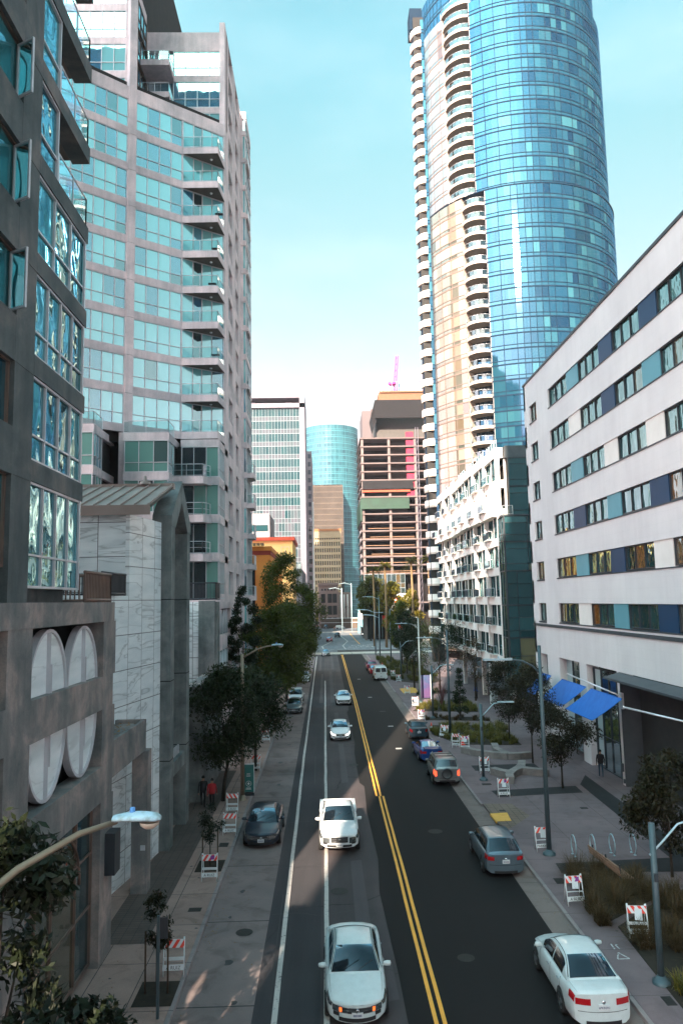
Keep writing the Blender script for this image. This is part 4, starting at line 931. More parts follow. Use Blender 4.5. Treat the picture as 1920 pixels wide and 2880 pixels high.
railing(B, [(X+.1, 78.6), (X+.1, 76.6), (19.6, 76.6)], 20.75, .95, step=1.0, name='roof_railing')
part('canopy', M_dframe, B, lambda m: (m.box(16.8, 75.5, 3.0, 30, 80, 3.3), m.box(21.2, 77.2, 0, 21.6, 77.6, 3.0)))
part('ground_floor_glazing', G_D, B, lambda m: m.box(X+5.0, 78.0, 0, 41, 118, 5.19, 0, .3))

# ------------------------------------------------------------ the round glass tower
def curtain(parent, name, mat, c, rx, a0, a1, zs, ncell, r, vfun, inset=0.0, ry=None, fm=None, split=True, spand=.8):
    """curved curtain wall: one mesh of glass cells with mullions"""
    g = MB(); f = MB(); ry = ry or rx
    A = [a0+(a1-a0)*i/ncell for i in range(ncell+1)]
    def P(a, z, o=0): return (c[0]+(rx+o)*math.cos(a), c[1]+(ry+o)*math.sin(a), z)
    for k in range(len(zs)-1):
        z0, z1 = zs[k], zs[k+1]
        if k % 1 == 0:
            for i in range(ncell): g.add([P(A[i], z0), P(A[i+1], z0), P(A[i+1], z0+spand), P(A[i], z0+spand)], [(0, 1, 2, 3)], 0, .45+.1*r.random())
        i = 0
        while i < ncell:
            w = r.choice([1, 1, 2, 2, 3]); w = min(w, ncell-i); v = vfun(r, k, i)
            for j in range(i, i+w):
                vv = v if r.random() < .85 else r.random()
                g.add([P(A[j], z0+spand), P(A[j+1], z0+spand), P(A[j+1], z1), P(A[j], z1)], [(0, 1, 2, 3)], 0, vv)
            if split and r.random() < .5:
                aj = A[i]+(A[min(i+1, ncell)]-A[i])*.5
                f.add([P(aj-.0006, z0+spand, .06), P(aj+.0006, z0+spand, .06), P(aj+.0006, z1, .06), P(aj-.0006, z1, .06)], [(0, 1, 2, 3)])
            i += w
    tw = .13
    for k in range(len(zs)-1):
        for zz, hh in ((zs[k], .13), (zs[k]+spand, .07)):
            for i in range(ncell): f.add([P(A[i], zz-hh, .08), P(A[i+1], zz-hh, .08), P(A[i+1], zz+hh, .08), P(A[i], zz+hh, .08)], [(0, 1, 2, 3)])
    for i in range(ncell+1):
        da = tw/2/rx; 
        if i % 2 == 0 or r.random() < .35: f.add([P(A[i]-da, zs[0], .09), P(A[i]+da, zs[0], .09), P(A[i]+da, zs[-1], .09), P(A[i]-da, zs[-1], .09)], [(0, 1, 2, 3)])
    o = g.build(name, mat, parent); f.build('mullion_grid', fm or M_dframe, o); return o
Rt = random.Random(77)
M_railw = surf('perforated_pale_railing', (0.72, 0.66, 0.62), (0.80, 0.73, 0.68), 0.6, scale=0.6)
B = empty('glass_tower', (44, 161, 0), label='tall round blue glass tower with two staggered columns of curved balconies', cat='building')
C1 = (44.2, 161.0)
M_mull = surf('blue_mullion', (0.004, 0.016, 0.036), (0.006, 0.022, 0.045), 0.7, 0.0, spec=0.1)
M_mullw = surf('painted_glare_mullion', (0.16, 0.115, 0.10), (0.20, 0.145, 0.13), 0.6, 0.0, spec=0.1)  # lighter mullion copy for the glare side, brightness painted in
M_balc = surf('sandy_balcony_slab', (0.42, 0.33, 0.28), (0.52, 0.42, 0.36), 0.7)
fh = 3.08
zlo = [2+fh*k for k in range(0, 31)]; zl1 = zlo[-1]             # 2 .. 97.5
zhi = [zl1+fh*k for k in range(0, 15)]
d2 = math.radians
RL, RU = 21.6, 20.9
# angle of a ray seen at image abscissa: solved for the circle
def ang_at(px, R):
    s = px
    # intersect x=s*y with the circle, near side
    a = 1+s*s; b = -2*(C1[0]*s+C1[1]); c = C1[0]**2+C1[1]**2-R*R; D = b*b-4*a*c
    y = (-b-math.sqrt(max(D, 0)))/(2*a); return math.atan2(y-C1[1], s*y-C1[0])
aU0, aU1 = ang_at(.185, RU), ang_at(.224, RU)
aL0, aL1 = ang_at(.203, RL), ang_at(.236, RL)
def vmix(r, k, i): return r.choice([0.0, .1, .2, .3, .4, .5, .05, .15, .92, .6, .75, .8])
def vblue(r, k, i): return r.choice([.0, .1, .2, .3, .35, .4, .45, .5, .55, .9, .62, .75])
TWO = 2*math.pi
def cw(name, R, a0, a1, zs, vf, fm=None, cell=1.28, mat=None):
    n = max(2, int(abs(a1-a0)*R/cell)); return curtain(B, name, mat or G_T, C1, R, a0, a1, zs, n, Rt, vf, fm=fm)
G_Tw = mk_tower('painted_glare_curtain_wall', [(0.0, (0.13, 0.125, 0.15)), (0.35, (0.21, 0.195, 0.205)), (0.55, (0.07, 0.11, 0.15)), (0.8, (0.28, 0.245, 0.22)), (0.95, (0.08, 0.075, 0.07))], 0.16, (1.0, 0.95, 0.92))  # same tower glass with bright sky glare painted into its colour
G_Twl = mk_tower('painted_warm_glare_curtain_wall', [(0.0, (0.12, 0.09, 0.06)), (0.35, (0.25, 0.205, 0.165)), (0.55, (0.06, 0.07, 0.06)), (0.8, (0.33, 0.275, 0.22)), (0.95, (0.035, 0.035, 0.03))], 0.13, (1.0, 0.92, 0.84))  # lower glare side: warm glare painted into the glass colour
back = d2(-215)
cw('curtain_wall', RL, aL1, d2(15), zlo, vblue, M_mull)
cw('curtain_wall', RL, back, aL0, zlo, vmix, M_mullw, 1.5, G_Twl)
cw('curtain_wall', RU, aU1, d2(15), zhi, vblue, M_mull)
cw('curtain_wall', RU, back, aU0, zhi, vmix, M_mullw, 1.5, G_Tw)
cw('curtain_wall', RL-2.2, aL0-.02, aL1+.02, zlo, lambda r, k, i: r.choice([.9, .0, .1]), M_mull)
cw('curtain_wall', RU-2.0, aU0-.02, aU1+.02, zhi, lambda r, k, i: r.choice([.9, .0, .1]), M_mull)
zc = [zhi[-1]+3.3*k for k in range(0, 4)]
curtain(B, 'crown_glazing', G_T, C1, RU-.9, back, d2(15), zc, 60, Rt, lambda r, k, i: .35, fm=M_mull)
def ringpoly(R, a0, a1, n): return [(C1[0]+R*math.cos(a0+(a1-a0)*i/n), C1[1]+R*math.sin(a0+(a1-a0)*i/n)) for i in range(n+1)]
m = MB(); m.prism(ringpoly(RL-2.4, 0, TWO*47/48, 47), 1, zl1-.3); m.prism(ringpoly(RU-2.4, 0, TWO*47/48, 47), zl1-.3, zc[-1]-.2)
m.build('core', M_int, B)
m = MB()
for (R, a0, a1, z) in ((RL+.12, back, d2(15), zl1-.35), ): m.prism(ringpoly(R, a0, a1, 60), z+.2, z+.42, 1)
for R, (a0, a1), zs in ((RL, (aL0, aL1), zlo), (RU, (aU0, aU1), zhi)):
    for a, e_ in ((a0, -1), (a1, 1)):
        p, q = (C1[0]+R*math.cos(a), C1[1]+R*math.sin(a)), (C1[0]+(R-2.4)*math.cos(a), C1[1]+(R-2.4)*math.sin(a)); t = (-math.sin(a)*.12*e_, math.cos(a)*.12*e_)
        m.prism([p, q, (q[0]+t[0], q[1]+t[1]), (p[0]+t[0], p[1]+t[1])], zs[0], zs[-1])
m.build('slab_edge', [M_balc, M_mull], B)
def tbalcony(z, R, a0, a1, deep=1.1):
    n = 6; am = (a0+a1)/2; P = [(C1[0]+(R-2.3)*math.cos(a0), C1[1]+(R-2.3)*math.sin(a0))]
    arc = []
    for i in range(n+1):
        t = i/n; a = a0+(a1-a0)*t; rr = R+deep*math.sin(math.pi*min(1, max(0, t)))**.7; arc.append((C1[0]+rr*math.cos(a), C1[1]+rr*math.sin(a)))
    Q = (C1[0]+(R-2.3)*math.cos(a1), C1[1]+(R-2.3)*math.sin(a1))
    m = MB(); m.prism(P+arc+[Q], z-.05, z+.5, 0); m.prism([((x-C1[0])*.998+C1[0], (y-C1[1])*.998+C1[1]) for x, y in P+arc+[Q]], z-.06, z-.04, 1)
    o = m.build('balcony', [M_balc, M_soffit], B)
    railing(o, arc, z+.5, 1.1, step=1.3)
    return o
for z in zlo[:-1]: tbalcony(z, RL, aL0+.004, aL1-.004)
for z in zhi[:-1]: tbalcony(z, RU, aU0+.004, aU1-.004)
tbalcony(zhi[-1], RU, aU0-.02, aU1+.02)
# slim teal fin running up the left curve
aF = ang_at(.1452, RL)
m = MB(); p = ringpoly(RL, aF-.03, aF+.03, 2); q = ringpoly(RL+.45, aF-.03, aF+.03, 2); m.prism(p+q[::-1], 2, 97)
o = m.build('glass_fin', G_T2, B)
# round-balcony wing on the far left of the tower
wx, wy = 20.95, 146.0
ztop = 139.0
m = MB(); m.box(wx-.2, wy, 0, wx+2.0, wy+2.4, 136); m.build('wing_core', M_int, B)
Fw = ((wx-.0, wy-.02), (1, 0), (0, -1))
g = MB(); f = MB()
z = 3.0; k = 0
while z < 134:
    g.fq(Fw, 1.35, 2.0, z, z+.8, 0.02, 0, .1); g.fq(Fw, 1.35, 2.0, z+.8, z+fh, 0.02, 0, Rt.choice([.3, .72, .75, .8, .2])); f.fr(Fw, 1.3, 2.05, z-.06, z+.06, .02, .1); f.fr(Fw, 1.3, 2.05, z+.74, z+.82, .02, .1)
    z += fh
f.fr(Fw, 1.3, 1.38, 3, 134, .02, .11); f.fr(Fw, 1.97, 2.05, 3, 134, .02, .11)
o = g.build('curtain_wall', G_T, B); f.build('mullion_grid', M_mull, o)
part('wing_top', M_mull, B, lambda m: m.box(wx-.7, wy+1, 134, wx+1.9, wy+5, ztop, 0, .2))
part('wing_side', M_mull, B, lambda m: m.quad((wx-.22, wy, 3), (wx-.22, wy+2.4, 3), (wx-.22, wy+2.4, 136), (wx-.22, wy, 136), 0, .1))
z = 5.5; 
while z < 133:
    n = 8; arc = [(wx+1.3-2.0*math.sin(math.pi/2*i/n), wy-.75+2.6*(1-math.cos(math.pi/2*i/n))) for i in range(n+1)]
    m = MB(); m.prism([(wx+1.3, wy+2.2)]+arc, z, z+.35, 0); o = m.build('balcony', [M_balc], B)
    r_ = MB(); 
    for (xa, ya), (xb, yb) in zip(arc, arc[1:]): r_.add([(xa, ya, z+.36), (xb, yb, z+.36), (xb, yb, z+1.45), (xa, ya, z+1.45)], [(0, 1, 2, 3)])
    r_.build('railing', M_railw, o)
    z += fh
# ------------------------------------------------------------ far buildings at the end of the street
Rf = random.Random(91)
def slabface(parent, name, mat, F, u0, u1, z0, z1, nu, nz, vf, fm=None, sp=.35):
    g = MB(); f = MB(); du = (u1-u0)/nu; dz = (z1-z0)/nz
    for k in range(nz):
        for i in range(nu):
            g.fq(F, u0+i*du, u0+(i+1)*du, z0+k*dz, z0+(k+sp)*dz, 0, 0, vf(k, i, True)); g.fq(F, u0+i*du, u0+(i+1)*du, z0+(k+sp)*dz, z0+(k+1)*dz, 0, 0, vf(k, i, False))
    for k in range(nz+1): f.fr(F, u0, u1, z0+k*dz-.07, z0+k*dz+.07, 0, .12); f.fr(F, u0, u1, z0+(k+sp)*dz-.05, z0+(k+sp)*dz+.05, 0, .1) if k < nz else None
    for i in range(nu+1): f.fr(F, u0+i*du-.05, u0+i*du+.05, z0, z1, 0, .11)
    o = g.build(name, mat, parent); f.build('mullion_grid', fm or M_mull2, o); return o
M_mull2 = surf('grey_mullion', (0.16, 0.20, 0.23), (0.2, 0.24, 0.27), 0.5)
M_lil = surf('lilac_metal_cladding', (0.14, 0.125, 0.155), (0.16, 0.14, 0.175), 0.6, scale=.05)
# grey-teal slab
B = empty('office_tower', (-20, 262, 0), label='wide grey green glass office slab with a lilac frame beyond the orange building', cat='building')
F = ((0, 260), (1, 0), (0, -1))
def vb(k, i, s_):
    if s_: return .6+.2*Rf.random()*(1 if k > 9 else 1.4)
    return Rf.choice([.1, .4, .4, .45, .2, .5]) if k > 8 else Rf.choice([.3, .6, .7, .8, .85, .5])
slabface(B, 'curtain_wall', G_T3, F, -42, -8.1, 3, 80.5, 31, 17, vb)
part('frame', M_lil, B, lambda m: (m.box(-44, 259, 80.6, -6.2, 284, 82.2), m.box(-8.0, 259, 0, -6.2, 284, 86), m.box(-44, 259.2, 84.2, -6.21, 283, 86.0), m.box(-44, 260.1, 0, -8.01, 283, 80.5)))
part('roof_plant', M_lil, B, lambda m: [m.box(x, 263, 82.2, x+w, 266, 82.2+h) for x, w, h in ((-40, 3, 1.4), (-34, 5, 1.0), (-26, 2, 1.6), (-20, 6, 1.0), (-13, 2, 1.5))])
# dark slab behind it
B = empty('office_tower', (-6, 300, 0), label='narrow dark slab squeezed between the grey green office tower and the round cyan tower', cat='building')
part('wall', surf('pink_grey_wall', (.26, .20, .21), (.33, .25, .26)), B, lambda m: m.box(-14, 300, 0, -4.6, 330, 73))
F = ((0, 300), (1, 0), (0, -1))
for k in range(21):
    z = 4+k*3.3
    g = MB(); g.fr(F, -6.1, -4.9, z, z+1.8, -.1, .05, 0, .9); g.build('window', G_T3 if k > 12 else G_D, B)
part('edge_fin', M_white2, B, lambda m: m.box(-4.6, 299.5, 0, -4.0, 301, 52))
# round cyan tower
B = empty('glass_tower', (4.5, 440, 0), label='round cyan glass tower closing the view at the end of the street', cat='building')
Cc = (4.6, 440)
curtain(B, 'curtain_wall', G_T2, Cc, 16.6, math.radians(-200), math.radians(20), [2+3.6*k for k in range(32)], 56, Rf, lambda r, k, i: r.random(), fm=surf('teal_mullion', (.05, .2, .25), (.06, .22, .27), .4), split=False, spand=1.2)
m = MB(); m.prism([(Cc[0]+15.5*math.cos(i*TWO/40), Cc[1]+15.5*math.sin(i*TWO/40)) for i in range(40)], 0, 112.6); m.build('core', M_int, B)
part('side_fin', M_lil, B, lambda m: (m.box(-12.4, 432, 40, -11.6, 440, 110), m.box(20.9, 434, 20, 21.6, 440, 108)))
# brown ribbed tower that fills its lower half
B = empty('office_tower', (3, 405, 0), label='dark brown ribbed tower standing in front of the round cyan tower', cat='building')
M_rib = surf('bronze_rib', (0.0600, 0.0390, 0.0285), (0.1020, 0.0705, 0.0510), 0.6, scale=0.12)
m = MB(); m.box(-9.5, 405, 0, 10.4, 420, 75.5, 1)
for i in range(34): x = -9.4+i*.6; m.box(x, 404.4, 22, x+.3, 405, 75.5-Rf.random()*.8)
for k in range(24): m.box(-9.5, 404.7, 3+k*3.1, 10.4, 404.98, 3.5+k*3.1)
m.build('wall', [M_rib, M_dark], B)
# cream old block in front of it
B = empty('old_office_block', (2.5, 380, 0), label='ornate cream stone block with an orange cornice in front of the dark ribbed tower', cat='building')
M_cream = surf('cream_stone', (0.2728, 0.1936, 0.1104), (0.3168, 0.2376, 0.1496), 0.8, scale=.1)
m = MB(); m.box(-6.2, 380, 0, 8.3, 392, 47.5, 1)
for k in range(14): m.box(-6.3, 379.4, 3+k*3.25, 8.4, 380, 4.2+k*3.25)
for i in range(13): m.box(-6.3+i*1.18, 379.5, 3, -5.75+i*1.18, 380, 44)
m.box(-6.5, 379.2, 44, 8.6, 380, 47.6)
m.build('wall', [M_cream, M_dark], B); part('cornice', surf('orange_tile', (0.300, 0.110, 0.035)), B, lambda m: m.box(-6.8, 378.8, 47.6, 8.9, 392, 48.6))
# grey hotel with red roofs
B = empty('hotel', (18, 480, 0), label='pale grey old hotel with two red tiled roofs beside the round cyan tower', cat='building')
M_hot = surf('lilac_grey_stone', (0.180, 0.162, 0.186), (0.228, 0.204, 0.228), 0.85, scale=.05)
m = MB(); m.box(12.1, 480, 0, 22.5, 500, 50, 0); m.box(14.5, 490, 50, 22.5, 500, 60, 0)
m.build('wall', M_hot, B)
part('roof', surf('red_tile', (.30, .07, .07), (.38, .10, .09)), B, lambda m: (m.add([(11.6, 479, 50), (23, 479, 50), (23, 489, 50.2), (11.6, 489, 50.2), (15.5, 484, 54), (20, 484, 54)], [(0, 1, 5, 4), (1, 2, 5), (2, 3, 4, 5), (3, 0, 4)]), m.add([(14, 489, 60), (23, 489, 60), (23, 501, 60), (14, 501, 60), (18.5, 495, 63.6)], [(0, 1, 4), (1, 2, 4), (2, 3, 4), (3, 0, 4)])))
for k in range(13):
    for x in (13.2, 15.6, 18.0, 20.4):
        z = 6+k*3.4
        if Rf.random() < .93: part('window', M_dark, B, lambda m: m.box(x, 479.9, z, x+.9, 480.05, z+1.8))
for x in (15.2, 17.4, 19.6): part('window', M_dark, B, lambda m: m.box(x, 489.9, 54.5, x+.9, 490.05, 57))
# pink post-modern low block
B = empty('office_building', (3, 336, 0), label='low pink building with square dark windows facing down the end of the street', cat='building')
M_pink = surf('pink_stone', (0.290, 0.200, 0.180), (0.330, 0.235, 0.210), 0.8, scale=.1)
m = MB(); m.box(-3, 338, 0, 5.9, 350, 19.6)
m.box(-3.2, 337.2, 19.2, 6.1, 350, 20.2); m.box(6.0, 342, 0, 11.5, 360, 16)
m.build('wall', M_pink, B)
for x in (-.9, 2.1, 4.3)[:3]:
    for z, h, w in ((11.3, 4, 2.3), (6, 4, 2.3), (0.3, 4.6, 2.1)):
        q = MB(); q.box(x-.9, 337.75, z, x-.9+w*.82, 338.05, z+h); q.build('window', M_dark, B)
for i in range(5): part('window', M_dark, B, lambda m: m.box(-1.6+i*1.4, 337.8, 16.8, -.9+i*1.4, 338.05, 17.6))
part('column', M_white2, B, lambda m: [m.tube([(7+i*1.6, 341.5, 0), (7+i*1.6, 341.5, 15)], .3, 8) for i in range(3)])
# orange building behind the trees
B = empty('orange_building', (-12, 112, 0), label='flat roofed orange building with a dark red frieze behind the street trees on the left', cat='building')
M_or = surf('orange_render', (0.78, 0.27, 0.055), (0.86, 0.33, 0.075), 0.8, scale=.3); M_red = surf('dark_red_band', (0.28, 0.035, 0.02), (0.34, 0.05, 0.03), 0.7)
m = MB(); m.box(-30, 105, 0, -7.9, 135, 18.05)
m.box(-30.2, 104.7, 18.05, -7.6, 135.2, 18.75); m.box(-30.3, 104.5, 19.35, -7.4, 135.3, 19.95)
for y in (105.0, 109.5, 113.5, 117.5, 121.5, 125.5, 130): m.box(-7.9, y+.2, 0, -7.45, y+1.9, 17.8)
m.box(-9.6, 104.6, 0, -7.85, 105, 18.0)
m.build('wall', M_or, B); part('frieze', M_red, B, lambda m: (m.box(-30.1, 104.6, 18.76, -7.5, 135.1, 19.34), m.box(-7.88, 106.9, 0, -7.82, 109.6, 17)))
part('recess_window', G_D, B, lambda m: m.quad((-13.5, 104.9, 0), (-9.7, 104.9, 0), (-9.7, 104.9, 17.6), (-13.5, 104.9, 17.6)))
part('roof_cornice', M_cream, B, lambda m: [m.box(-11+i*.55, 103.9-.1*i, 20.0+.0*i, -10.6+i*.55, 104.5, 20.35) for i in range(5)])
B = empty('yellow_building', (-14, 175, 0), label='pale yellow flat roofed house rising behind the orange building', cat='building')
M_yel = surf('yellow_render', (0.82, 0.50, 0.17), (0.88, 0.56, 0.22), 0.8, scale=.3)
part('wall', M_yel, B, lambda m: m.box(-34, 170, 0, -7.2, 190, 26.0))
part('roof_edge', surf('red_fascia', (.55, .07, .03), (.6, .09, .04), .6), B, lambda m: m.box(-34.5, 169.2, 26.0, -6.7, 190, 26.8))
F = ((0, 170), (1, 0), (0, -1))
for x in (-13.8, -9.8): win(B, F, x, x+1.9, 20.2, 24.6, -.05, 2, [22], gm=G_T3, fm=M_frame, r=Rf)
win(B, F, -18, -14.6, 21.6, 25.4, -.05, 3, [23.5], gm=G_T3, fm=M_frame, r=Rf)
# white rooftop volume and its mast, further back
M_pk2 = surf('grey_white_concrete', (0.20, 0.18, 0.19), (0.25, 0.22, 0.23), 0.8, scale=.05)
B = empty('white_building', (-20, 225, 0), label='low white rooftop pavilion between the yellow house and the grey green tower', cat='building')
part('wall', M_pk2, B, lambda m: (m.box(-34, 220, 0, -16, 240, 38.2), m.box(-16, 220, 0, -12.5, 240, 31)))
part('window_strip', G_T3, B, lambda m: m.box(-33.5, 219.8, 33, -16.5, 219.95, 34.8, 0, .3))
B = empty('grey_building', (-6, 210, 0), label='grey low roofline block just right of the yellow house above the trees', cat='building')
part('wall', M_hot, B, lambda m: m.box(-12, 205, 0, -6.2, 250, 21)); part('roof_unit', M_white2, B, lambda m: (m.box(-9, 206, 21, -8, 207, 24), m.box(-8, 207, 21, -6.5, 215, 22.5)))
# tower under construction
B = empty('construction_tower', (20, 240, 0), label='half finished concrete tower with bare floor slabs, dark netting and a green tarpaulin', cat='building')
M_slabc = surf('raw_slab', (0.1125, 0.0825, 0.0825), (0.1425, 0.1087, 0.1050), 0.85, scale=.2); M_void = surf('dark_floor_void', (0.0060, 0.0045, 0.0053), (0.014, 0.010, 0.011), 0.9, scale=.2)
M_colc = surf('raw_column', (0.132, 0.102, 0.102), (0.180, 0.144, 0.138), .85)
zf = [11.0]+[19.9+2.66*k for k in range(17)]
m = MB()
for z in zf: m.box(11.7, 230, z, 34, 256, z+.42)
m.build('floor_slab', M_slabc, B)
m = MB()
for x in (12.0, 20.4, 28.6): 
    for y in (230.4, 243): m.box(x, y, 0, x+.75, y+.75, 62.5)
m.build('column', M_colc, B)
part('core_wall', M_void, B, lambda m: (m.box(13, 236, 0, 33, 252, 62.4), ))
part('core_wall', surf('grey_core', (0.060, 0.056, 0.052), (0.080, 0.072, 0.068)), B, lambda m: (m.box(20.6, 233.5, 38, 26.5, 236, 62.2), m.box(17.4, 234, 62.8, 33, 252, 70.5)))
part('edge_barrier', surf('timber_barrier', (0.225, 0.120, 0.070), (0.275, 0.150, 0.090)), B, lambda m: [m.box(12.6+random.random()*3, 230.2, z+.95, 28, 230.28, z+1.1) for z in zf[1:7]]+[m.box(12.6, 230.2, z+.5, 28, 230.26, z+.6) for z in zf[1:7:2]])
M_net = surf('black_net', (0.007, 0.007, 0.009), (0.012, 0.010, 0.012), .9)
part('safety_net', M_net, B, lambda m: m.box(16.6, 228.6, 68.8, 34, 229.2, 74.6))
part('safety_net', M_net, B, lambda m: m.box(12.2, 229.2, 46.4, 28, 229.4, 49.0))
part('safety_net', M_net, B, lambda m: m.add([(16.6, 228.6, 74.6), (15.4, 230, 70), (16.2, 231, 66), (17.3, 229.5, 68.5), (16.6, 240, 74.6), (15.4, 240, 70), (16.2, 240, 66)], [(0, 1, 5, 4), (1, 2, 6, 5), (0, 3, 2, 1)]))
part('tarpaulin', surf('green_tarpaulin', (0.0028, 0.0248, 0.0138), (0.0050, 0.0396, 0.0226), .6, scale=.4, bump=.6, bscale=.5), B, lambda m: (m.box(11.6, 229.3, 40.2, 26.6, 229.7, 43.6), m.box(11.4, 229.5, 36.5, 11.9, 256, 43.0)))
part('barrier_band', surf('red_orange_net', (0.450, 0.060, 0.030), (0.480, 0.084, 0.036)), B, lambda m: m.box(12.0, 229.5, 45.5, 27, 229.7, 46.1))
part('red_hoist_panel', surf('magenta_panel', (0.420, 0.018, 0.060), (0.300, 0.012, 0.036)), B, lambda m: [m.box(26.2, 230.6, z+.5, 28.6, 230.9, z+2.2) for z in zf[10:]])
part('formwork', surf('orange_formwork', (0.1650, 0.0720, 0.0360), (0.1860, 0.0900, 0.0480)), B, lambda m: (m.box(18.0, 232, 74.6, 33, 250, 77.8), m.box(18.4, 231.5, 77.8, 33, 249, 78.3)))
m = MB()
for x in np.arange(18.2, 33, 1.4): m.tube([(x, 231.6, 78), (x, 231.6, 81.5)], .1, 4)
for z in (79.2, 81.3): m.tube([(18.2, 231.6, z), (33, 231.6, z)], .09, 4)
m.build('scaffold', surf('scaffold_metal', (.35, .2, .35), (.45, .25, .4)), B)
part('screen_panel', P_teal, B, lambda m: (m.box(18, 244, 78, 22.8, 244.3, 84.3), m.box(26, 244, 78, 34, 244.3, 84.3)))
m = MB()
for s in (-.35, .35): m.tube([(24.2+s, 238, 78), (24.2+s, 238, 84), (25.0+s, 238, 92)], .22, 5)
for i in range(7): m.tube([(23.9+.07*i, 238, 79+i*1.9), (24.6+.07*i, 238, 80+i*1.9)], .1, 4)
m.lathe([(0, -.6), (1.2, -.5), (1.3, 0), (1.1, .6), (0, .7)], (23.0, 237.5, 82.5), 12)
m.build('crane_mast', surf('magenta_crane', (.55, .05, .35), (.62, .08, .42)), B)
m = MB()
for z in range(0, 62, 2): m.tube([(29.3, 229.8, z), (29.9, 229.8, z+2)], .06, 3)
m.tube([(29.2, 229.8, 0), (29.2, 229.8, 66)], .1, 4); m.tube([(29.95, 229.8, 0), (29.95, 229.8, 66)], .1, 4); m.build('hoist_rail', M_lil, B)
F = ((0, 229.9), (1, 0), (0, -1))
slabface(B, 'installed_glazing', G_D, F, 12.2, 24.6, 11.5, 20.0, 9, 2, lambda k, i, s_: .5+.5*Rf.random()*(i > 5), fm=M_mull2)
part('side_glazing', G_T3, B, lambda m: m.box(11.45, 230, 8, 11.65, 246, 20, 0, .3))
B = empty('office_tower', (20, 300, 0), label='pale pink concrete tower rising behind the construction floors', cat='building')
M_pk2 = surf('pale_pink_concrete', (0.1017, 0.0774, 0.0814), (0.1144, 0.0889, 0.0924), 0.8, scale=.05)
part('wall', M_pk2, B, lambda m: (m.box(16.4, 300, 0, 20.1, 320, 89.5), m.box(20.1, 301, 0, 27, 320, 90.5)))
for z in (71, 77, 86): part('window', M_dark, B, lambda m: m.box(21, 300.8, z, 23.2, 301.05, z+1))
# buildings that close the streets to the sides, seen only in gaps and reflections
for x, y, w, d, h, c, lb in ((40, 200, 60, 60, 34, M_pink, 'broad pink office block right of the far junction behind the palms'),
                        (-80, 215, 40, 50, 30, M_hot, 'grey block far left of the junction beyond the street trees')):
    B = empty('office_building', (x, y, 0), label=lb, cat='building')
    part('wall', c, B, lambda m: m.box(x, y, 0, x+w, y+d, h))
    F = ((0, y), (1, 0), (0, -1)); o = slabface(B, 'window_band', G_T3, ((0, y-.05), (1, 0), (0, -1)), x+1, x+w-1, 4, h-2, 20, 8, lambda k, i, s_: .7 if s_ else .3)
B = empty('office_tower', (150, 100, 0), label='slender green glass tower mirrored in the right side of the round blue tower', cat='building')
G_gold = mk_tower('green_gold_curtain_wall', [(0.0, (.03, .07, .03)), (.5, (.16, .18, .07)), (.8, (.30, .26, .10)), (1, (.02, .05, .03))], .1, (.8, .9, .8))
part('core', M_int, B, lambda m: (m.box(150.5, 84, 0, 175, 118, 168), m.box(150.5, 118, 0, 175, 128, 138), m.box(150.5, 78, 0, 175, 84, 150)))
slabface(B, 'curtain_wall', G_gold, ((150, 0), (0, 1), (-1, 0)), 84, 118, 4, 168, 14, 44, lambda k, i, s_: (.1 if s_ else Rf.random()))
slabface(B, 'curtain_wall', G_gold, ((150.2, 0), (0, 1), (-1, 0)), 118, 128, 4, 138, 4, 36, lambda k, i, s_: (.9 if s_ else Rf.random()))
slabface(B, 'curtain_wall', G_gold, ((150.2, 0), (0, 1), (-1, 0)), 78, 84, 4, 150, 3, 38, lambda k, i, s_: (.9 if s_ else Rf.random()))
# unseen blocks added behind the viewer, stepped to shape the shade on the street
for x0, x1, h, lb in ((-15.45, -11.0, 79, 'western stepped block'), (-11.0, -5.8, 69, 'middle stepped block'), (-5.75, 9.5, 80, 'eastern stepped block')):
    B = empty('office_building', (x0, -34, 0), label='unseen office block added behind the viewpoint for shade, '+lb, cat='building')
    part('wall', M_conc2, B, lambda m: m.box(x0, -36, 0, x1, -31, h))
    slabface(B, 'window_band', G_T3, ((x1, -30.95), (-1, 0), (0, 1)), .3, x1-x0-.3, 4, h-2, max(3, int((x1-x0)/1.8)), 20, lambda k, i, s_: .6 if s_ else .2)
# ------------------------------------------------------------ vehicles
def paint(name, c, metal=0.0, coat=0.6, rough=0.35):
    t = NT(name); v = t.pos(obj=True); n = t.noise(5, 4, v)
    col = t.ramp(n, [(0.3, c), (0.8, tuple(x*.88 for x in c))])
    col = t.mix(t.ramp(t.noise(1.5, 6, v, .7), [(0.55, (0, 0, 0)), (0.8, (.35, .35, .35))]), col, tuple(x*.55+.02 for x in c))
    p = t.pr(col, rough, metal, None, 0.5, coat); p.inputs['Coat Roughness'].default_value = 0.04; return t.done(p)
CP = dict(white=paint('white_car_paint', (.56, .62, .63)), white2=paint('bright_white_car_paint', (.74, .76, .78)), silver=paint('silver_car_paint', (.26, .31, .33), .6), grey=paint('blue_grey_car_paint', (.13, .185, .225), .55),
          navy=paint('navy_car_paint', (.012, .022, .04), .3), blue=paint('blue_car_paint', (.006, .055, .24), .3), dteal=paint('dark_teal_car_paint', (.02, .05, .075), .3), red=paint('red_car_paint', (.38, .015, .03)), gold=paint('pale_gold_silver_paint', (.19, .20, .205), .5), black=paint('black_car_paint', (.008, .009, .011)), pink=paint('faded_red_paint', (.30, .06, .14)))
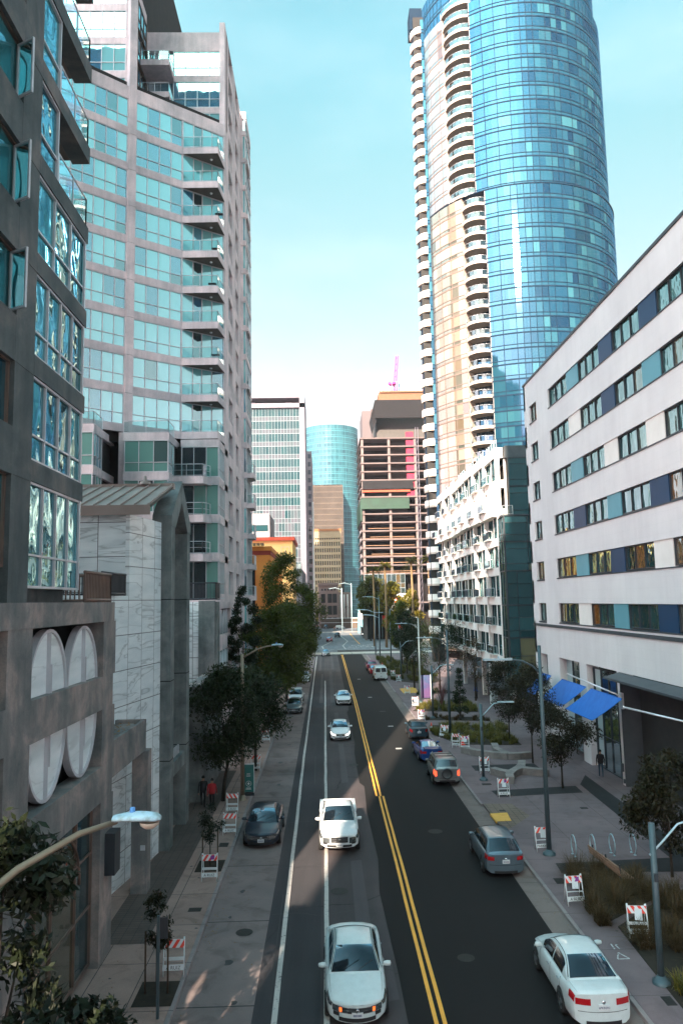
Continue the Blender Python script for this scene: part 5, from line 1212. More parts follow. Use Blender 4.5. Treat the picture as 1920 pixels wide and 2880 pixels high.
def mk_cglass():
    t = NT('car_glass'); d = t.pr((0.005, 0.008, 0.012), 0.1, 0, None, 0.5)
    g = t.n('ShaderNodeBsdfGlossy', Roughness=0.02); g.inputs[0].default_value = (.45, .62, .75, 1)
    lw = t.n('ShaderNodeLayerWeight', Blend=0.25); f = t.math('ADD', t.math('MULTIPLY', lw.outputs['Fresnel'], .7), .02)
    mx = t.n('ShaderNodeMixShader'); t.l(f, mx.inputs[0]); t.l(d.outputs[0], mx.inputs[1]); t.l(g.outputs[0], mx.inputs[2]); return t.done(mx)
M_cg = mk_cglass(); M_tyre = surf('tyre_rubber', (.012, .012, .013), (.02, .02, .02), .85); M_rim = surf('alloy_rim', (.32, .33, .35), (.42, .43, .45), .35, .8)
M_chrome = surf('chrome_trim', (.6, .62, .65), (.7, .72, .75), .15, .95); M_blk = surf('black_plastic', (.012, .012, .014), (.018, .018, .02), .55)
M_lens = surf('clear_lamp_lens', (.05, .06, .07), (.30, .33, .35), .1, .6, 14, coat=1.0); M_tail = surf('red_lamp_lens', (.38, .008, .012), (.28, .006, .01), .15, coat=1.0)
M_amber = emis('amber_lamp', (1, .16, .03), .5); M_brake = emis('brake_lamp', (1, .10, .04), .6); M_hl = emis('lit_headlamp', (1, .97, .9), .7)
M_plate = surf('plate_white', (.55, .58, .60), (.62, .64, .66), .5); M_seam = surf('panel_gap', (.01, .01, .012), (.015, .015, .017), .8); M_ptext = surf('plate_letter', (.02, .03, .10), (.02, .03, .12), .6)
def interp(tab, y, j):
    ys = [r[0] for r in tab]
    if y <= ys[0]: return tab[0][j]
    if y >= ys[-1]: return tab[-1][j]
    for i in range(len(ys)-1):
        if ys[i] <= y <= ys[i+1]:
            t = (y-ys[i])/(ys[i+1]-ys[i]); p0 = tab[max(i-1, 0)][j]; p1 = tab[i][j]; p2 = tab[i+1][j]; p3 = tab[min(i+2, len(tab)-1)][j]
            m1 = (p2-p0)/2 if i else (p2-p1); m2 = (p3-p1)/2 if i+2 < len(tab) else (p2-p1)
            if (p2-p1) == 0 or m1*(p2-p1) < 0: m1 = 0
            if (p2-p1) == 0 or m2*(p2-p1) < 0: m2 = 0
            return (2*t**3-3*t*t+1)*p1+(t**3-2*t*t+t)*m1+(-2*t**3+3*t*t)*p2+(t**3-t*t)*m2
def car(name, loc, rz, P, col, label, cat='car', group=None, hi=True, plate=None, lit=None):
    """P: L length, tab rows (y, half width, shoulder z, top z), gh greenhouse; the nose points to local -y, y=0 at the front bumper"""
    root = empty(name, loc, rz, label, cat, group); LOCAL.add(root.name)
    tab = P['tab']; L = P['L']; zb0 = P.get('zb', .22); sw = P.get('sweep', .28); swr = P.get('sweepr', .18); rk = P.get('rake', 0.05); cy = L/2
    body = CP[col] if isinstance(col, str) else col
    def W_(y): return interp(tab, y, 1)
    def yoff(y, x):
        q = min(1.2, abs(x)/max(W_(y), .1))
        return sw*q**2.2*max(0, 1-y/(L*.3))**1.5 - swr*q**2.2*max(0, 1-(L-y)/(L*.3))**1.5
    def ring(y):
        w, zs, zt = interp(tab, y, 1), interp(tab, y, 2), interp(tab, y, 3); zb = zb0; cr = P.get('crown', .035)
        return [(0, zb), (.80*w, zb), (.955*w, zb+.07), (.985*w, zb+.2*(zs-zb)), (w, zb+.5*(zs-zb)), (.992*w, zb+.8*(zs-zb)), (.968*w, zs), (.91*w, zs+(zt-zs)*.65), (.80*w, zt), (.45*w, zt+cr*.75), (0, zt+cr)]
    def Sf(y, s, side=1, off=0.0):
        R = ring(y); s = max(0, min(len(R)-1.0001, s)); i = int(s); t = s-i; x = R[i][0]+(R[i+1][0]-R[i][0])*t; z = R[i][1]+(R[i+1][1]-R[i][1])*t
        dx, dz = R[i+1][0]-R[i][0], R[i+1][1]-R[i][1]; l = math.hypot(dx, dz) or 1; nx, nz = dz/l, -dx/l
        x2, z2 = x+nx*off, z+nz*off
        return (side*x2, y+yoff(y, x)-cy, z2)
    def fp(x, z, off=0.0):   # nose cap
        w = tab[0][1]; return (x, yoff(0, x)-rk*(1-abs(z-.5)/.5)*0-off-cy, z)
    def rp(x, z, off=0.0): return (x, L+yoff(L, x)+off-cy, z)
    m = MB(); ys = sorted(set([round(L*i/44, 4) for i in range(45)]+[.04, .1, L-.04, L-.1]))
    full = []
    for y in ys:
        R = ring(y); n = len(R); full.append([Sf(y, i, 1) for i in range(n-1)]+[(0, y+yoff(y, 0)-cy, R[-1][1])]+[Sf(y, i, -1) for i in range(n-2, 0, -1)])
    k = len(full[0]); vs = [p for r in full for p in r]; fs = []
    for i in range(len(ys)-1):
        for j in range(k): fs.append((i*k+j, (i+1)*k+j, (i+1)*k+(j+1) % k, i*k+(j+1) % k))
    m.add(vs, fs, 0, 0, True)
    for (y, fn) in ((0, fp), (L, rp)):
        R = ring(y); nx_ = 10; vs = []; fs = []
        for (x, z) in R[1:9]:
            for q in range(nx_+1): vs.append(fn(-x+2*x*q/nx_, z))
        for i in range(7):
            for q in range(nx_): fs.append((i*(nx_+1)+q, i*(nx_+1)+q+1, (i+1)*(nx_+1)+q+1, (i+1)*(nx_+1)+q))
        vs2 = len(vs)
        for q in range(nx_+1):
            x = -R[8][0]+2*R[8][0]*q/nx_; vs.append(fn(x, R[8][1]+P.get('crown', .035)*(1-(x/R[8][0])**2)*.98))
        for q in range(nx_): fs.append((7*(nx_+1)+q, 7*(nx_+1)+q+1, vs2+q+1, vs2+q))
        m.add(vs, fs, 0, 0, True)
    m.build('body', body, root)
    def patch(mm, y0, y1, s0, s1, side, off, nu=6, nv=4, mi=0, s0b=None, s1b=None):
        s0b = s0 if s0b is None else s0b; s1b = s1 if s1b is None else s1b; vs = []; fs = []
        for i in range(nu+1):
            t = i/nu; y = y0+(y1-y0)*t
            for j in range(nv+1):
                a = s0+(s0b-s0)*t; b = s1+(s1b-s1)*t; vs.append(Sf(y, a+(b-a)*j/nv, side, off))
        for i in range(nu):
            for j in range(nv): fs.append((i*(nv+1)+j, (i+1)*(nv+1)+j, (i+1)*(nv+1)+j+1, i*(nv+1)+j+1))
        mm.add(vs, fs, mi, 0, True)
    def cap(mm, fn, x0, x1, z0, z1, off, mi=0, n=8):
        vs = []; fs = []
        for q in range(n+1):
            x = x0+(x1-x0)*q/n
            vs += [fn(x, z0, off), fn(x, z1, off)]
        for q in range(n): fs.append((2*q, 2*q+2, 2*q+3, 2*q+1))
        vs2 = len(vs); mm.add(vs, fs, mi, 0, True)
        mm.add([fn(x0, z1, off), fn(x1, z1, off), fn(x1, z1, 0), fn(x0, z1, 0)], [(0, 1, 2, 3)], mi)
    # greenhouse
    g = P['gh']; y0, y1, y2, y3 = g['y']; H = g['z']; wb_, wr_ = g['wb'], g['wr']; gm = MB(); N = 36
    def hz(y):
        base = interp(tab, y, 3)-.02
        if y < y1: t = (y-y0)/(y1-y0); f = 1-(1-t)**g.get('pf', 1.35)
        elif y > y2: t = (y3-y)/(y3-y2); f = 1-(1-t)**g.get('pr', 1.35)
        else: f = 1
        top = H-.035*((y-(y1+y2)/2)/((y2-y1)/2+.01))**2*(1 if y1 <= y <= y2 else 1)
        if y < y1: top = H-.035
        if y > y2: top = H-.035
        return base, base+(top-base)*max(0, min(1, f))
    def wt(y, z, base):
        return wb_-(wb_-wr_)*(z-base)/max(.01, H-base)
    def gw(y): return min(wb_, W_(y)*.93)/wb_
    def Gs(y, v, side, off=0.0):    # side surface, v 0 belt .. 1 roof edge
        b, z = hz(y); w0 = wb_*gw(y); w1 = wt(y, z, b)*gw(y); x = w0+(w1-w0)*v+.02*math.sin(math.pi*v); zz = b+(z-b)*v
        return (side*(x+off), y-cy+yoff(y, x)*.5, zz+off*.25)
    def Gt(y, u, off=0.0):          # top surface, u -1..1
        b, z = hz(y); w1 = wt(y, z, b)*gw(y); x = u*w1; bow = g.get('bow', .09)*(abs(u)**2)
        yy = y-cy+(bow if y < (y0+y3)/2 else -bow*.8)*(1 if (y < y1+.1 or y > y2-.1) else 0.6)
        return (x, yy, z+g.get('cr', .045)*(1-u*u)+off)
    ysg = [y0+(y3-y0)*i/N for i in range(N+1)]
    vs = []; fs = []; nu = 10
    for y in ysg:
        row = [Gs(y, v, -1) for v in (0, .3, .6, .88)]+[Gt(y, -1+2*i/nu) for i in range(nu+1)]+[Gs(y, v, 1) for v in (.88, .6, .3, 0)]
        vs += row
    k = nu+1+8
    for i in range(N):
        for j in range(k-1): fs.append((i*k+j, (i+1)*k+j, (i+1)*k+j+1, i*k+j+1))
    gm.add(vs, fs, 0, 0, True); gm.build('roof', CP[P['roofcol']] if 'roofcol' in P else body, root)
    def tpatch(mm, ya, yb, ua, ub, off, n=8, nn=8):
        vs = []; fs = []
        for i in range(n+1):
            y = ya+(yb-ya)*i/n
            for j in range(nn+1): vs.append(Gt(y, ua+(ub-ua)*j/nn, off))
        for i in range(n):
            for j in range(nn): fs.append((i*(nn+1)+j, (i+1)*(nn+1)+j, (i+1)*(nn+1)+j+1, i*(nn+1)+j+1))
        mm.add(vs, fs, 0, 0, True)
    q = MB(); tpatch(q, y0+.05, y1-.04, -.93, .93, .014); q.build('windshield', M_cg, root)
    q = MB(); tpatch(q, y2+.05, y3-(.07 if y3-y2 > .3 else .02), -.9, .9, .014); q.build('rear_window', M_cg, root)
    if hi:
        for s in (-1, 1):
            for (a, b) in g['win']:
                q = MB(); vs = []; fs = []; n = 8
                for i in range(n+1):
                    y = a+(b-a)*i/n
                    bb, zz = hz(y); vt = .86
                    for v in (.10, .35, .6, vt): vs.append(Gs(y, v, s, .010))
                for i in range(n):
                    for j in range(3): fs.append((i*4+j, (i+1)*4+j, (i+1)*4+j+1, i*4+j+1))
                q.add(vs, fs, 0, 0, True); q.build('side_window', M_cg, root)
    # lamps, grille, plate
    hl = P.get('hl', (.36, 5.2, 6.6)); zs0 = ring(0)[6][1]; w0 = tab[0][1]
    for s in (-1, 1):
        q = MB(); patch(q, .0, hl[0], hl[1], hl[2], s, .010, 6, 4, 0, hl[1]+.5, hl[2]+.1)
        za, zb_ = zs0-P.get('hlh', .13), zs0+.01
        cap(q, fp, s*w0*.56, s*w0*.965, za, zb_, .010, 0, 5); o = q.build('headlight', M_lens if lit != 'head' else M_hl, root)
        if lit == 'amber': a = MB(); cap(a, fp, s*w0*.60, s*w0*.70, za+.02, zb_-.03, .022, 0, 2); a.build('amber_lamp', M_amber, o)
        q = MB(); tl = P.get('tl', (.30, 4.6, 6.3)); patch(q, L-tl[0], L-.0, tl[1], tl[2], s, .010, 5, 4)
        zr = ring(L)[6][1]; wr0 = tab[-1][1]; cap(q, rp, s*wr0*P.get('tlx', .58), s*wr0*.965, zr-P.get('tlh', .16), zr+.0, .012, 0, 4); q.build('taillight', M_tail if lit != 'brake' else M_brake, root)
        mr = MB(); my = y0+.42; mx_ = W_(my)*.93
        mr.lathe([(0, -.13), (.06, -.11), (.085, 0), (.075, .10), (0, .12)], (s*(mx_+.135), my-cy, interp(tab, my, 3)+.09), 8, 0, 'X')
        for i in range(len(mr.v)): x, y, z = mr.v[i]; mr.v[i] = (x, (y-(my-cy))*.75+(my-cy), z)
        mr.tube([(s*mx_*.95, my-cy+.02, interp(tab, my, 3)+.02), (s*(mx_+.07), my-cy, interp(tab, my, 3)+.07)], .03, 5); mr.build('side_mirror', body if P.get('mirror', 1) else M_blk, root)
    G = P.get('grille', (.52, .42, .60, 2)); q = MB(); cap(q, fp, -G[0], G[0], G[1], G[2], .012, 0)
    for b in range(G[3]+1): z = G[1]+(G[2]-G[1])*b/G[3]; cap(q, fp, -G[0], G[0], z-.010, z+.010, .022, 1)
    o = q.build('grille', [M_blk, M_chrome], root)
    e_ = MB(); zc = (G[1]+G[2])/2; p = fp(0, zc, .03); e_.lathe([(.035, -.008), (.055, -.008), (.055, .006), (.035, .006)], p, 12, 0, 'Y'); e_.build('emblem', M_chrome, o)
    q = MB(); cap(q, fp, -w0*.72, w0*.72, zb0+.02, zb0+.13, .010, 0); q.build('lower_intake', M_blk, root)
    if hi:
        q = MB(); cap(q, fp, -w0*.93, -w0*.70, zb0+.14, zb0+.24, .012); q.build('fog_lamp', M_blk, root); q = MB(); cap(q, fp, w0*.70, w0*.93, zb0+.14, zb0+.24, .012); q.build('fog_lamp', M_blk, root)
    for fn, z, nm in ((fp, P.get('pz', .34), 'licence_plate'), (rp, P.get('pzr', .62), 'licence_plate')):
        q = MB(); cap(q, fn, -.16, .16, z, z+.15, .028, 0, 2); o = q.build(nm, M_plate, root)
        if hi:
            q = MB(); x = -.12
            for i in range(7): cap(q, fn, x, x+.022, z+.04, z+.10, .033, 0, 1); x += .036
            if plate and fn is rp: text_mesh(plate, .085, M_ptext, 'plate_number', o, (0, rp(0, z+.07, .036)[1], z+.07), (math.pi/2, 0, math.pi), .001)
            else: q.build('plate_number', M_ptext, o)
    zr = ring(L)[6][1]; q = MB(); e2 = rp(0, zr-.07, .012); q.lathe([(0, -.004), (.05, -.004), (.05, .008), (0, .01)], e2, 12, 0, 'Y'); q.build('emblem', M_chrome, root)
    q = MB(); cap(q, rp, -w0*.7, w0*.7, zb0+.0, zb0+.10, .010); q.build('rear_bumper_trim', M_blk, root)
    if P.get('rearline', 1): q = MB(); cap(q, rp, -w0*.98, w0*.98, .53, .545, .006); q.build('bumper_gap', M_seam, root)
    # seams and handles
    if hi:
        sm = MB()
        for yy in P['doors']:
            for s in (-1, 1): patch(sm, yy-.012, yy+.012, 2.2, 6.6, s, .004, 1, 8)
        for s in (-1, 1): patch(sm, .45, y0+.12, 7.55, 7.62, s, .004, 12, 1)
        if y3 < L-.35:
            for s in (-1, 1): patch(sm, y3-.02, L-.06, 7.6, 7.66, s, .004, 8, 1)
        sm.build('panel_gap', M_seam, root)
        for s in (-1, 1):
            for yy in P['doors'][1:]:
                h = MB(); a = Sf(yy-.24, 5.6, s, .03); b = Sf(yy-.06, 5.6, s, .03); h.tube([a, b], .014, 5); h.build('door_handle', M_chrome if P.get('chr', 1) else body, root)
        rs = MB()
        for s in (-1, 1): 
            vs = []
            for i in range(13):
                y = y0+.1+(y3-y0-.2)*i/12; a = Gt(y, s*.955, .012); b = Gt(y, s*.985, .008); vs += [a, b]
            rs.add(vs, [(2*i, 2*i+1, 2*i+3, 2*i+2) for i in range(12)])
        rs.build('roof_trim', M_seam, root)
        wp = MB()
        for x in (-.45, .15): a = Gt(y0+.07, x, .03); b = Gt(y0+.30, min(1, x+.62), .03); wp.tube([a, b], .010, 4)
        wp.build('wiper', M_blk, root)
    # wheels with dark arches
    R0 = P.get('wr', .33)
    for yy in P['axles']:
        for s in (-1, 1):
            w = W_(yy); cx = s*(w-.10)
            a = MB(); n = 14
            vs = []
            for i in range(n+1):
                t = math.pi*i/n; rr = R0+.075
                yq, zq = yy+rr*math.cos(t), max(zb0+.0, R0-.02+rr*math.sin(t)); 
                vs.append((s*(w*.992+.012), yq-cy+yoff(yq, w), zq))
            vs.append((s*(w*.96), yy-R0-cy, zb0-.02)); vs.append((s*(w*.96), yy+R0-cy, zb0-.02))
            a.add(vs[:n+1], [tuple(range(n+1))]); a.build('wheel_arch', M_blk, root)
            t_ = MB(); t_.lathe([(R0*.62, -.10), (R0*.94, -.105), (R0, -.07), (R0, .07), (R0*.94, .105), (R0*.62, .10)], (cx+s*.03, yy-cy, R0), 20, 0, 'X'); o = t_.build('wheel', M_tyre, root)
            if hi:
                r_ = MB(); X_ = cx+s*.13; r_.lathe([(0, 0), (.07, 0), (.08, -s*.02)], (X_, yy-cy, R0), 10, 0, 'X'); r_.lathe([(R0*.60, .0), (R0*.66, 0.0), (R0*.66, -s*.03)], (X_, yy-cy, R0), 18, 0, 'X')
                for i in range(5):
                    t = 2*math.pi*i/5+.3; c_, s_ = math.cos(t), math.sin(t)
                    r_.add([(X_, yy-cy+.03*-s_+.04*c_, R0+.03*c_+.04*s_), (X_, yy-cy-.03*-s_+.04*c_, R0-.03*c_+.04*s_), (X_, yy-cy-.025*-s_+R0*.62*c_, R0-.025*c_+R0*.62*s_), (X_, yy-cy+.025*-s_+R0*.62*c_, R0+.025*c_+R0*.62*s_)], [(0, 1, 2, 3)])
                r_.build('rim', M_rim, o); d_ = MB(); d_.lathe([(0, 0), (R0*.62, 0)], (X_-s*.03, yy-cy, R0), 16, 0, 'X'); d_.build('brake_disc', M_blk, o)
    root['_L'] = L
    del root['_L']
    return root
SEDAN = dict(L=4.86, zb=.20, tab=[(0, .74, .60, .64), (.10, .82, .64, .70), (.5, .89, .70, .80), (1.25, .92, .80, .93), (1.6, .925, .84, .96), (2.6, .93, .88, .97), (3.7, .93, .92, .99), (4.1, .92, .94, 1.03), (4.55, .89, .95, 1.03), (4.78, .84, .90, .98), (4.86, .80, .84, .90)],
             gh=dict(y=(1.22, 2.05, 3.35, 4.25), z=1.45, wb=.80, wr=.585, win=[(1.55, 2.52), (2.60, 3.52)]), doors=[1.45, 2.56, 3.60], axles=[.92, 3.72], wr=.33, sweep=.34, hl=(.62, 5.0, 6.7), hlh=.15, grille=(.50, .46, .60, 2))
VW = dict(SEDAN, L=4.64, tab=[(0, .72, .60, .66), (.10, .80, .64, .72), (.5, .86, .72, .83), (1.2, .885, .82, .95), (1.6, .89, .86, .97), (3.6, .89, .93, 1.0), (3.95, .885, .95, 1.06), (4.4, .86, .96, 1.07), (4.56, .83, .94, 1.04), (4.64, .79, .88, .98)],
          gh=dict(y=(1.15, 1.95, 3.15, 3.98), z=1.455, wb=.785, wr=.57, win=[(1.5, 2.42), (2.5, 3.4)]), doors=[1.4, 2.46, 3.45], axles=[.88, 3.53], tl=(.32, 5.0, 6.5), tlx=.46, tlh=.17, pzr=.60, sweep=.28)
SMALL = dict(SEDAN, L=4.5, gh=dict(y=(1.15, 1.95, 3.1, 3.95), z=1.44, wb=.78, wr=.57, win=[(1.5, 2.4), (2.5, 3.4)]))
SMALL['tab'] = [(r[0]*4.5/4.86, r[1]*.97, r[2], r[3]) for r in SEDAN['tab']]; SMALL['doors'] = [1.35, 2.4, 3.35]; SMALL['axles'] = [.85, 3.5]
HATCH = dict(SEDAN, L=4.42, tab=[(0, .72, .62, .68), (.1, .80, .66, .74), (.5, .86, .74, .84), (1.15, .88, .84, .96), (1.6, .885, .87, .97), (3.4, .885, .92, .99), (3.9, .875, .94, 1.0), (4.25, .85, .92, .99), (4.42, .80, .88, .94)],
             gh=dict(y=(1.1, 1.85, 3.65, 4.30), z=1.48, wb=.775, wr=.60, win=[(1.45, 2.35), (2.43, 3.25), (3.32, 3.85)], pr=1.1), doors=[1.35, 2.39, 3.3], axles=[.88, 3.5], tl=(.32, 5.0, 6.6), tlx=.62, tlh=.16, pzr=.62)
SUV = dict(SEDAN, L=4.25, zb=.30, tab=[(0, .74, .80, .86), (.1, .80, .84, .92), (.5, .85, .90, 1.0), (1.1, .87, .96, 1.06), (1.5, .875, 1.0, 1.08), (3.6, .875, 1.04, 1.10), (4.1, .865, 1.04, 1.10), (4.25, .84, 1.0, 1.08)],
           gh=dict(y=(1.05, 1.65, 3.85, 4.22), z=1.68, wb=.80, wr=.66, win=[(1.35, 2.15), (2.25, 3.05), (3.15, 3.85)], pr=1.0, pf=1.2), doors=[1.25, 2.2, 3.1], axles=[.82, 3.3], wr=.36, tl=(.25, 4.4, 6.6), tlx=.80, tlh=.34, pzr=.56, pz=.45, grille=(.45, .62, .76, 3), sweepr=.08, hlh=.2)
MINI = dict(SEDAN, L=3.65, zb=.20, tab=[(0, .66, .66, .72), (.1, .74, .70, .78), (.5, .82, .78, .88), (1.0, .84, .84, .95), (1.5, .845, .87, .97), (2.9, .845, .90, .98), (3.4, .82, .90, .97), (3.65, .72, .84, .92)],
            gh=dict(y=(.95, 1.5, 2.75, 3.2), z=1.40, wb=.73, wr=.60, win=[(1.25, 2.0), (2.1, 2.8)], pr=1.0), doors=[1.2, 2.3], axles=[.62, 3.05], wr=.30, tl=(.2, 4.8, 6.3), tlx=.78, tlh=.22, roofcol='black', pzr=.55)
COUPE = dict(SEDAN, L=4.45, tab=[(0, .72, .52, .56), (.1, .80, .56, .62), (.5, .87, .64, .76), (1.3, .89, .76, .90), (2.0, .895, .82, .93), (3.3, .90, .90, .98), (4.0, .88, .92, 1.02), (4.35, .83, .90, 1.0), (4.45, .78, .84, .94)],
             gh=dict(y=(1.25, 2.05, 2.85, 4.05), z=1.30, wb=.78, wr=.54, win=[(1.6, 2.5), (2.58, 3.4)]), doors=[1.5, 2.8], axles=[.85, 3.4], tlx=.55)
VAN = dict(SEDAN, L=5.6, zb=.32, tab=[(0, .84, .90, .96), (.1, .92, .96, 1.04), (.5, .98, 1.04, 1.16), (1.1, 1.0, 1.14, 1.24), (1.6, 1.0, 1.16, 1.26), (5.3, 1.0, 1.18, 1.26), (5.6, .97, 1.18, 1.24)],
           gh=dict(y=(1.05, 1.75, 5.3, 5.58), z=2.08, wb=.94, wr=.80, win=[(1.4, 2.2)], pr=.9, pf=1.2), doors=[1.4, 2.3], axles=[.95, 4.5], wr=.38, tl=(.15, 4.6, 6.0), tlx=.86, tlh=.3, pzr=.62, pz=.5, grille=(.5, .6, .85, 3), sweepr=.03)
TRUCK = dict(SEDAN, L=5.6, zb=.36, tab=[(0, .84, .80, .86), (.1, .92, .86, .95), (.5, .965, .96, 1.07), (1.3, .985, 1.04, 1.14), (1.7, .985, 1.08, 1.15), (3.3, .985, 1.10, 1.16), (5.4, .97, 1.10, 1.14), (5.6, .95, 1.08, 1.12)],
             gh=dict(y=(1.35, 2.0, 3.15, 3.42), z=1.80, wb=.86, wr=.68, win=[(1.7, 2.35), (2.45, 3.05)], pr=1.0, pf=1.25), doors=[1.6, 2.4, 3.25], axles=[1.0, 4.4], wr=.39, grille=(.42, .60, .84, 3), hlh=.26, pz=.42, sweep=.22, sweepr=.02, crown=.05)
def rear_facing(P, x, yrear): return (x, yrear+P['L']/2, 0.02)
def front_facing(P, x, yfront): return (x, yfront+P['L']/2, 0.02)
GV = 'cars driving towards the viewer'; GL = 'cars parked along the left kerb'; GR = 'cars parked along the right kerb'; GF = 'cars around the far junction'
car('sedan_car', front_facing(SEDAN, .73, 22.85), 0, SEDAN, 'white', 'large white sedan nearest the viewer in the inner lane, front cut by the frame', 'car', GV, lit='amber')
t_ = car('pickup_truck', front_facing(TRUCK, .50, 37.6), 0, TRUCK, 'white2', 'white pickup truck driving behind the nearest white sedan', 'pickup truck', GV)
m = MB(); m.box(-.74, .85, 1.155, .74, 2.62, 1.20, 0); m.build('bed_floor', M_blk, t_)
m = MB()
for a, b, c, d in ((-.97, .72, -.76, 2.78), (.76, .72, .97, 2.78), (-.97, 2.66, .97, 2.79)): m.box(a, b, 1.1, c, d, 1.24)
m.build('bed_rail', CP['white2'], t_, bevel=.02)
car('sedan_car', front_facing(SMALL, 1.15, 66.9), 0, SMALL, 'white2', 'white sedan with a dark hourglass grille and lit violet lamps in mid street', 'car', GV, lit='head')
car('sedan_car', front_facing(SMALL, 1.98, 89.1), 0, SMALL, 'white2', 'small white sedan far up the lane touching the yellow line', 'car', GV)
car('sedan_car', front_facing(SMALL, -.05, 167.5), 0, SMALL, 'silver', 'silver car waiting just before the pale crosswalk on the left lane', 'car', GV, hi=False)
car('sedan_car', front_facing(SEDAN, -3.38, 38.8), 0, SEDAN, 'navy', 'dark navy sedan parked by the left kerb with a chrome grille', 'car', GL)
car('sedan_car', front_facing(SMALL, -3.62, 83.2), 0, SMALL, 'silver', 'silver green sedan parked under the left trees', 'car', GL)
car('parked_car', front_facing(SUV, -3.70, 90.3), 0, SUV, 'white2', 'white car parked directly behind the silver green one on the left', 'car', GL)
car('parked_car', front_facing(SMALL, -3.40, 114.5), 0, SMALL, 'white2', 'white car half hidden by leaves, the farthest parked on the left', 'car', GL, hi=False)
car('sedan_car', rear_facing(VW, 7.65, 22.35), math.pi, VW, 'white', 'white sedan parked at the lower right kerb seen from behind', 'car', GR, plate='6PKR093')
car('hatchback_car', rear_facing(HATCH, 7.72, 34.1), math.pi, HATCH, 'grey', 'blue grey hatchback with a papered windscreen parked on the right kerb', 'car', GR)
t_ = car('suv_car', rear_facing(SUV, 7.78, 50.3), math.pi, SUV, 'gold', 'silver off-roader with lit tail lamps and a spare wheel on its back', 'car', GR, lit='brake')
m = MB(); m.lathe([(0, -.02), (.20, -.015), (.31, -.05), (.345, -.10), (.35, -.17), (.30, -.21)], (0.03, 2.12+.16, .86), 24, 0, 'Y')
for i in range(len(m.v)): x, y, z = m.v[i]; m.v[i] = (x, 4.46-y-.02 if False else 2.12+(2.28-y)+.02, z)
m.build('spare_wheel', surf('spare_cover', (.035, .045, .05), (.06, .07, .075), .4), t_)
m = MB(); m.box(-.62, -.5, 1.72, -.58, 1.4, 1.76); m.box(.58, -.5, 1.72, .62, 1.4, 1.76); m.box(-.6, .2, 1.72, .6, .25, 1.75); m.box(-.6, 1.0, 1.72, .6, 1.05, 1.75); m.build('roof_rack', M_dframe, t_)
t_ = car('coupe_car', rear_facing(COUPE, 7.72, 57.4), math.pi+.04, COUPE, 'blue', 'bright blue coupe with a rear wing parked ahead of the silver off-roader', 'car', GR)
m = MB(); m.box(-.70, 2.0, 1.13, .70, 2.2, 1.16); m.box(-.6, 2.05, .98, -.56, 2.15, 1.14); m.box(.56, 2.05, .98, .6, 2.15, 1.14); m.build('rear_wing', CP['blue'], t_, bevel=.01)
car('convertible_car', rear_facing(MINI, 8.02, 66.9), math.pi, MINI, 'dteal', 'small dark teal car with a brown fabric roof parked at the right kerb', 'car', GR)
t_ = car('van', rear_facing(VAN, 8.28, 115.0), math.pi, VAN, 'white2', 'white panel van parked far up the right kerb', 'van', GR)
for s in (-1, 1): m = MB(); m.add([(s*.10, 2.845, 1.33), (s*.72, 2.82, 1.33), (s*.64, 2.70, 1.88), (s*.10, 2.725, 1.88)], [(0, 1, 2, 3)]); m.build('rear_window', M_cg, t_)
car('parked_car', rear_facing(HATCH, 7.95, 124.5), math.pi, HATCH, 'red', 'red hatchback parked just in front of the white van', 'car', GR)
car('parked_car', rear_facing(SUV, 7.9, 131.0), math.pi, SUV, 'pink', 'red off-roader at the head of the cars parked on the right', 'car', GR)
for P_, x, y, rz, c, lb in ((SMALL, 1.1, 226, 0, 'red', 'purple red car coming down the far street, nearer of the two'), (SUV, 3.9, 250, 0, 'black', 'dark car following the purple red one on the far street'),
                            (SUV, 6.2, 322, math.pi/2, 'white2', 'white car turning broadside across the far junction'), (SMALL, 17.5, 323, math.pi/2, 'grey', 'grey car broadside to the right of the white one at the far junction'),
                            (SMALL, -3.2, 318, 0, 'silver', 'silver car waiting at the far junction left of the white broadside one'), (SUV, .2, 331, 0, 'black', 'black car in the queue beyond the far junction'), (SMALL, -4, 350, 0, 'red', 'red car farthest back in the queue'), (SUV, 3.4, 343, 0, 'white2', 'white car in the queue just right of the black one'), (SMALL, -7.5, 338, 0, 'navy', 'navy car at the left end of the queue beyond the far junction'), (SUV, 6.6, 352, 0, 'silver', 'silver car in the right hand lane of the far queue'), (SMALL, 1.6, 366, 0, 'grey', 'grey car behind the white one in the far queue'), (SMALL, 26.5, 312, math.pi/2, 'white2', 'white car broadside at the far right of the junction'), (SUV, -3.9, 209, 0, 'dteal', 'dark teal car parked at the left kerb beyond the crosswalk')):
    car('far_car', (x, y+P_['L']/2, .02), rz, P_, c, lb, 'car', GF, hi=False)
# dark blue bus by the far kerb
B = empty('bus', (13.6, 256, 0), 0, 'dark blue bus with lit headlamps stopped by the far right kerb', 'bus')
part('body', CP['navy'], B, lambda m: m.box(12.2, 255.6, .3, 14.8, 267, 3.2), bevel=.2)
part('windshield', M_cg, B, lambda m: m.box(12.4, 255.52, 1.5, 14.6, 255.58, 2.9)); part('destination_sign', emis('sign_glow', (.9, .8, .5), .8), B, lambda m: m.box(12.7, 255.5, 2.95, 14.3, 255.56, 3.15))
for x in (12.55, 14.2): part('headlight', M_hl, B, lambda m: m.lathe([(0, -.05), (.18, -.04), (.2, 0)], (x, 255.5, .85), 10, 0, 'Y'))
for x in (12.35, 14.35): part('wheel', M_tyre, B, lambda m: m.lathe([(.2, -.15), (.5, -.15), (.5, .15), (.2, .15)], (x+.15, 258, .5), 14, 0, 'X'))
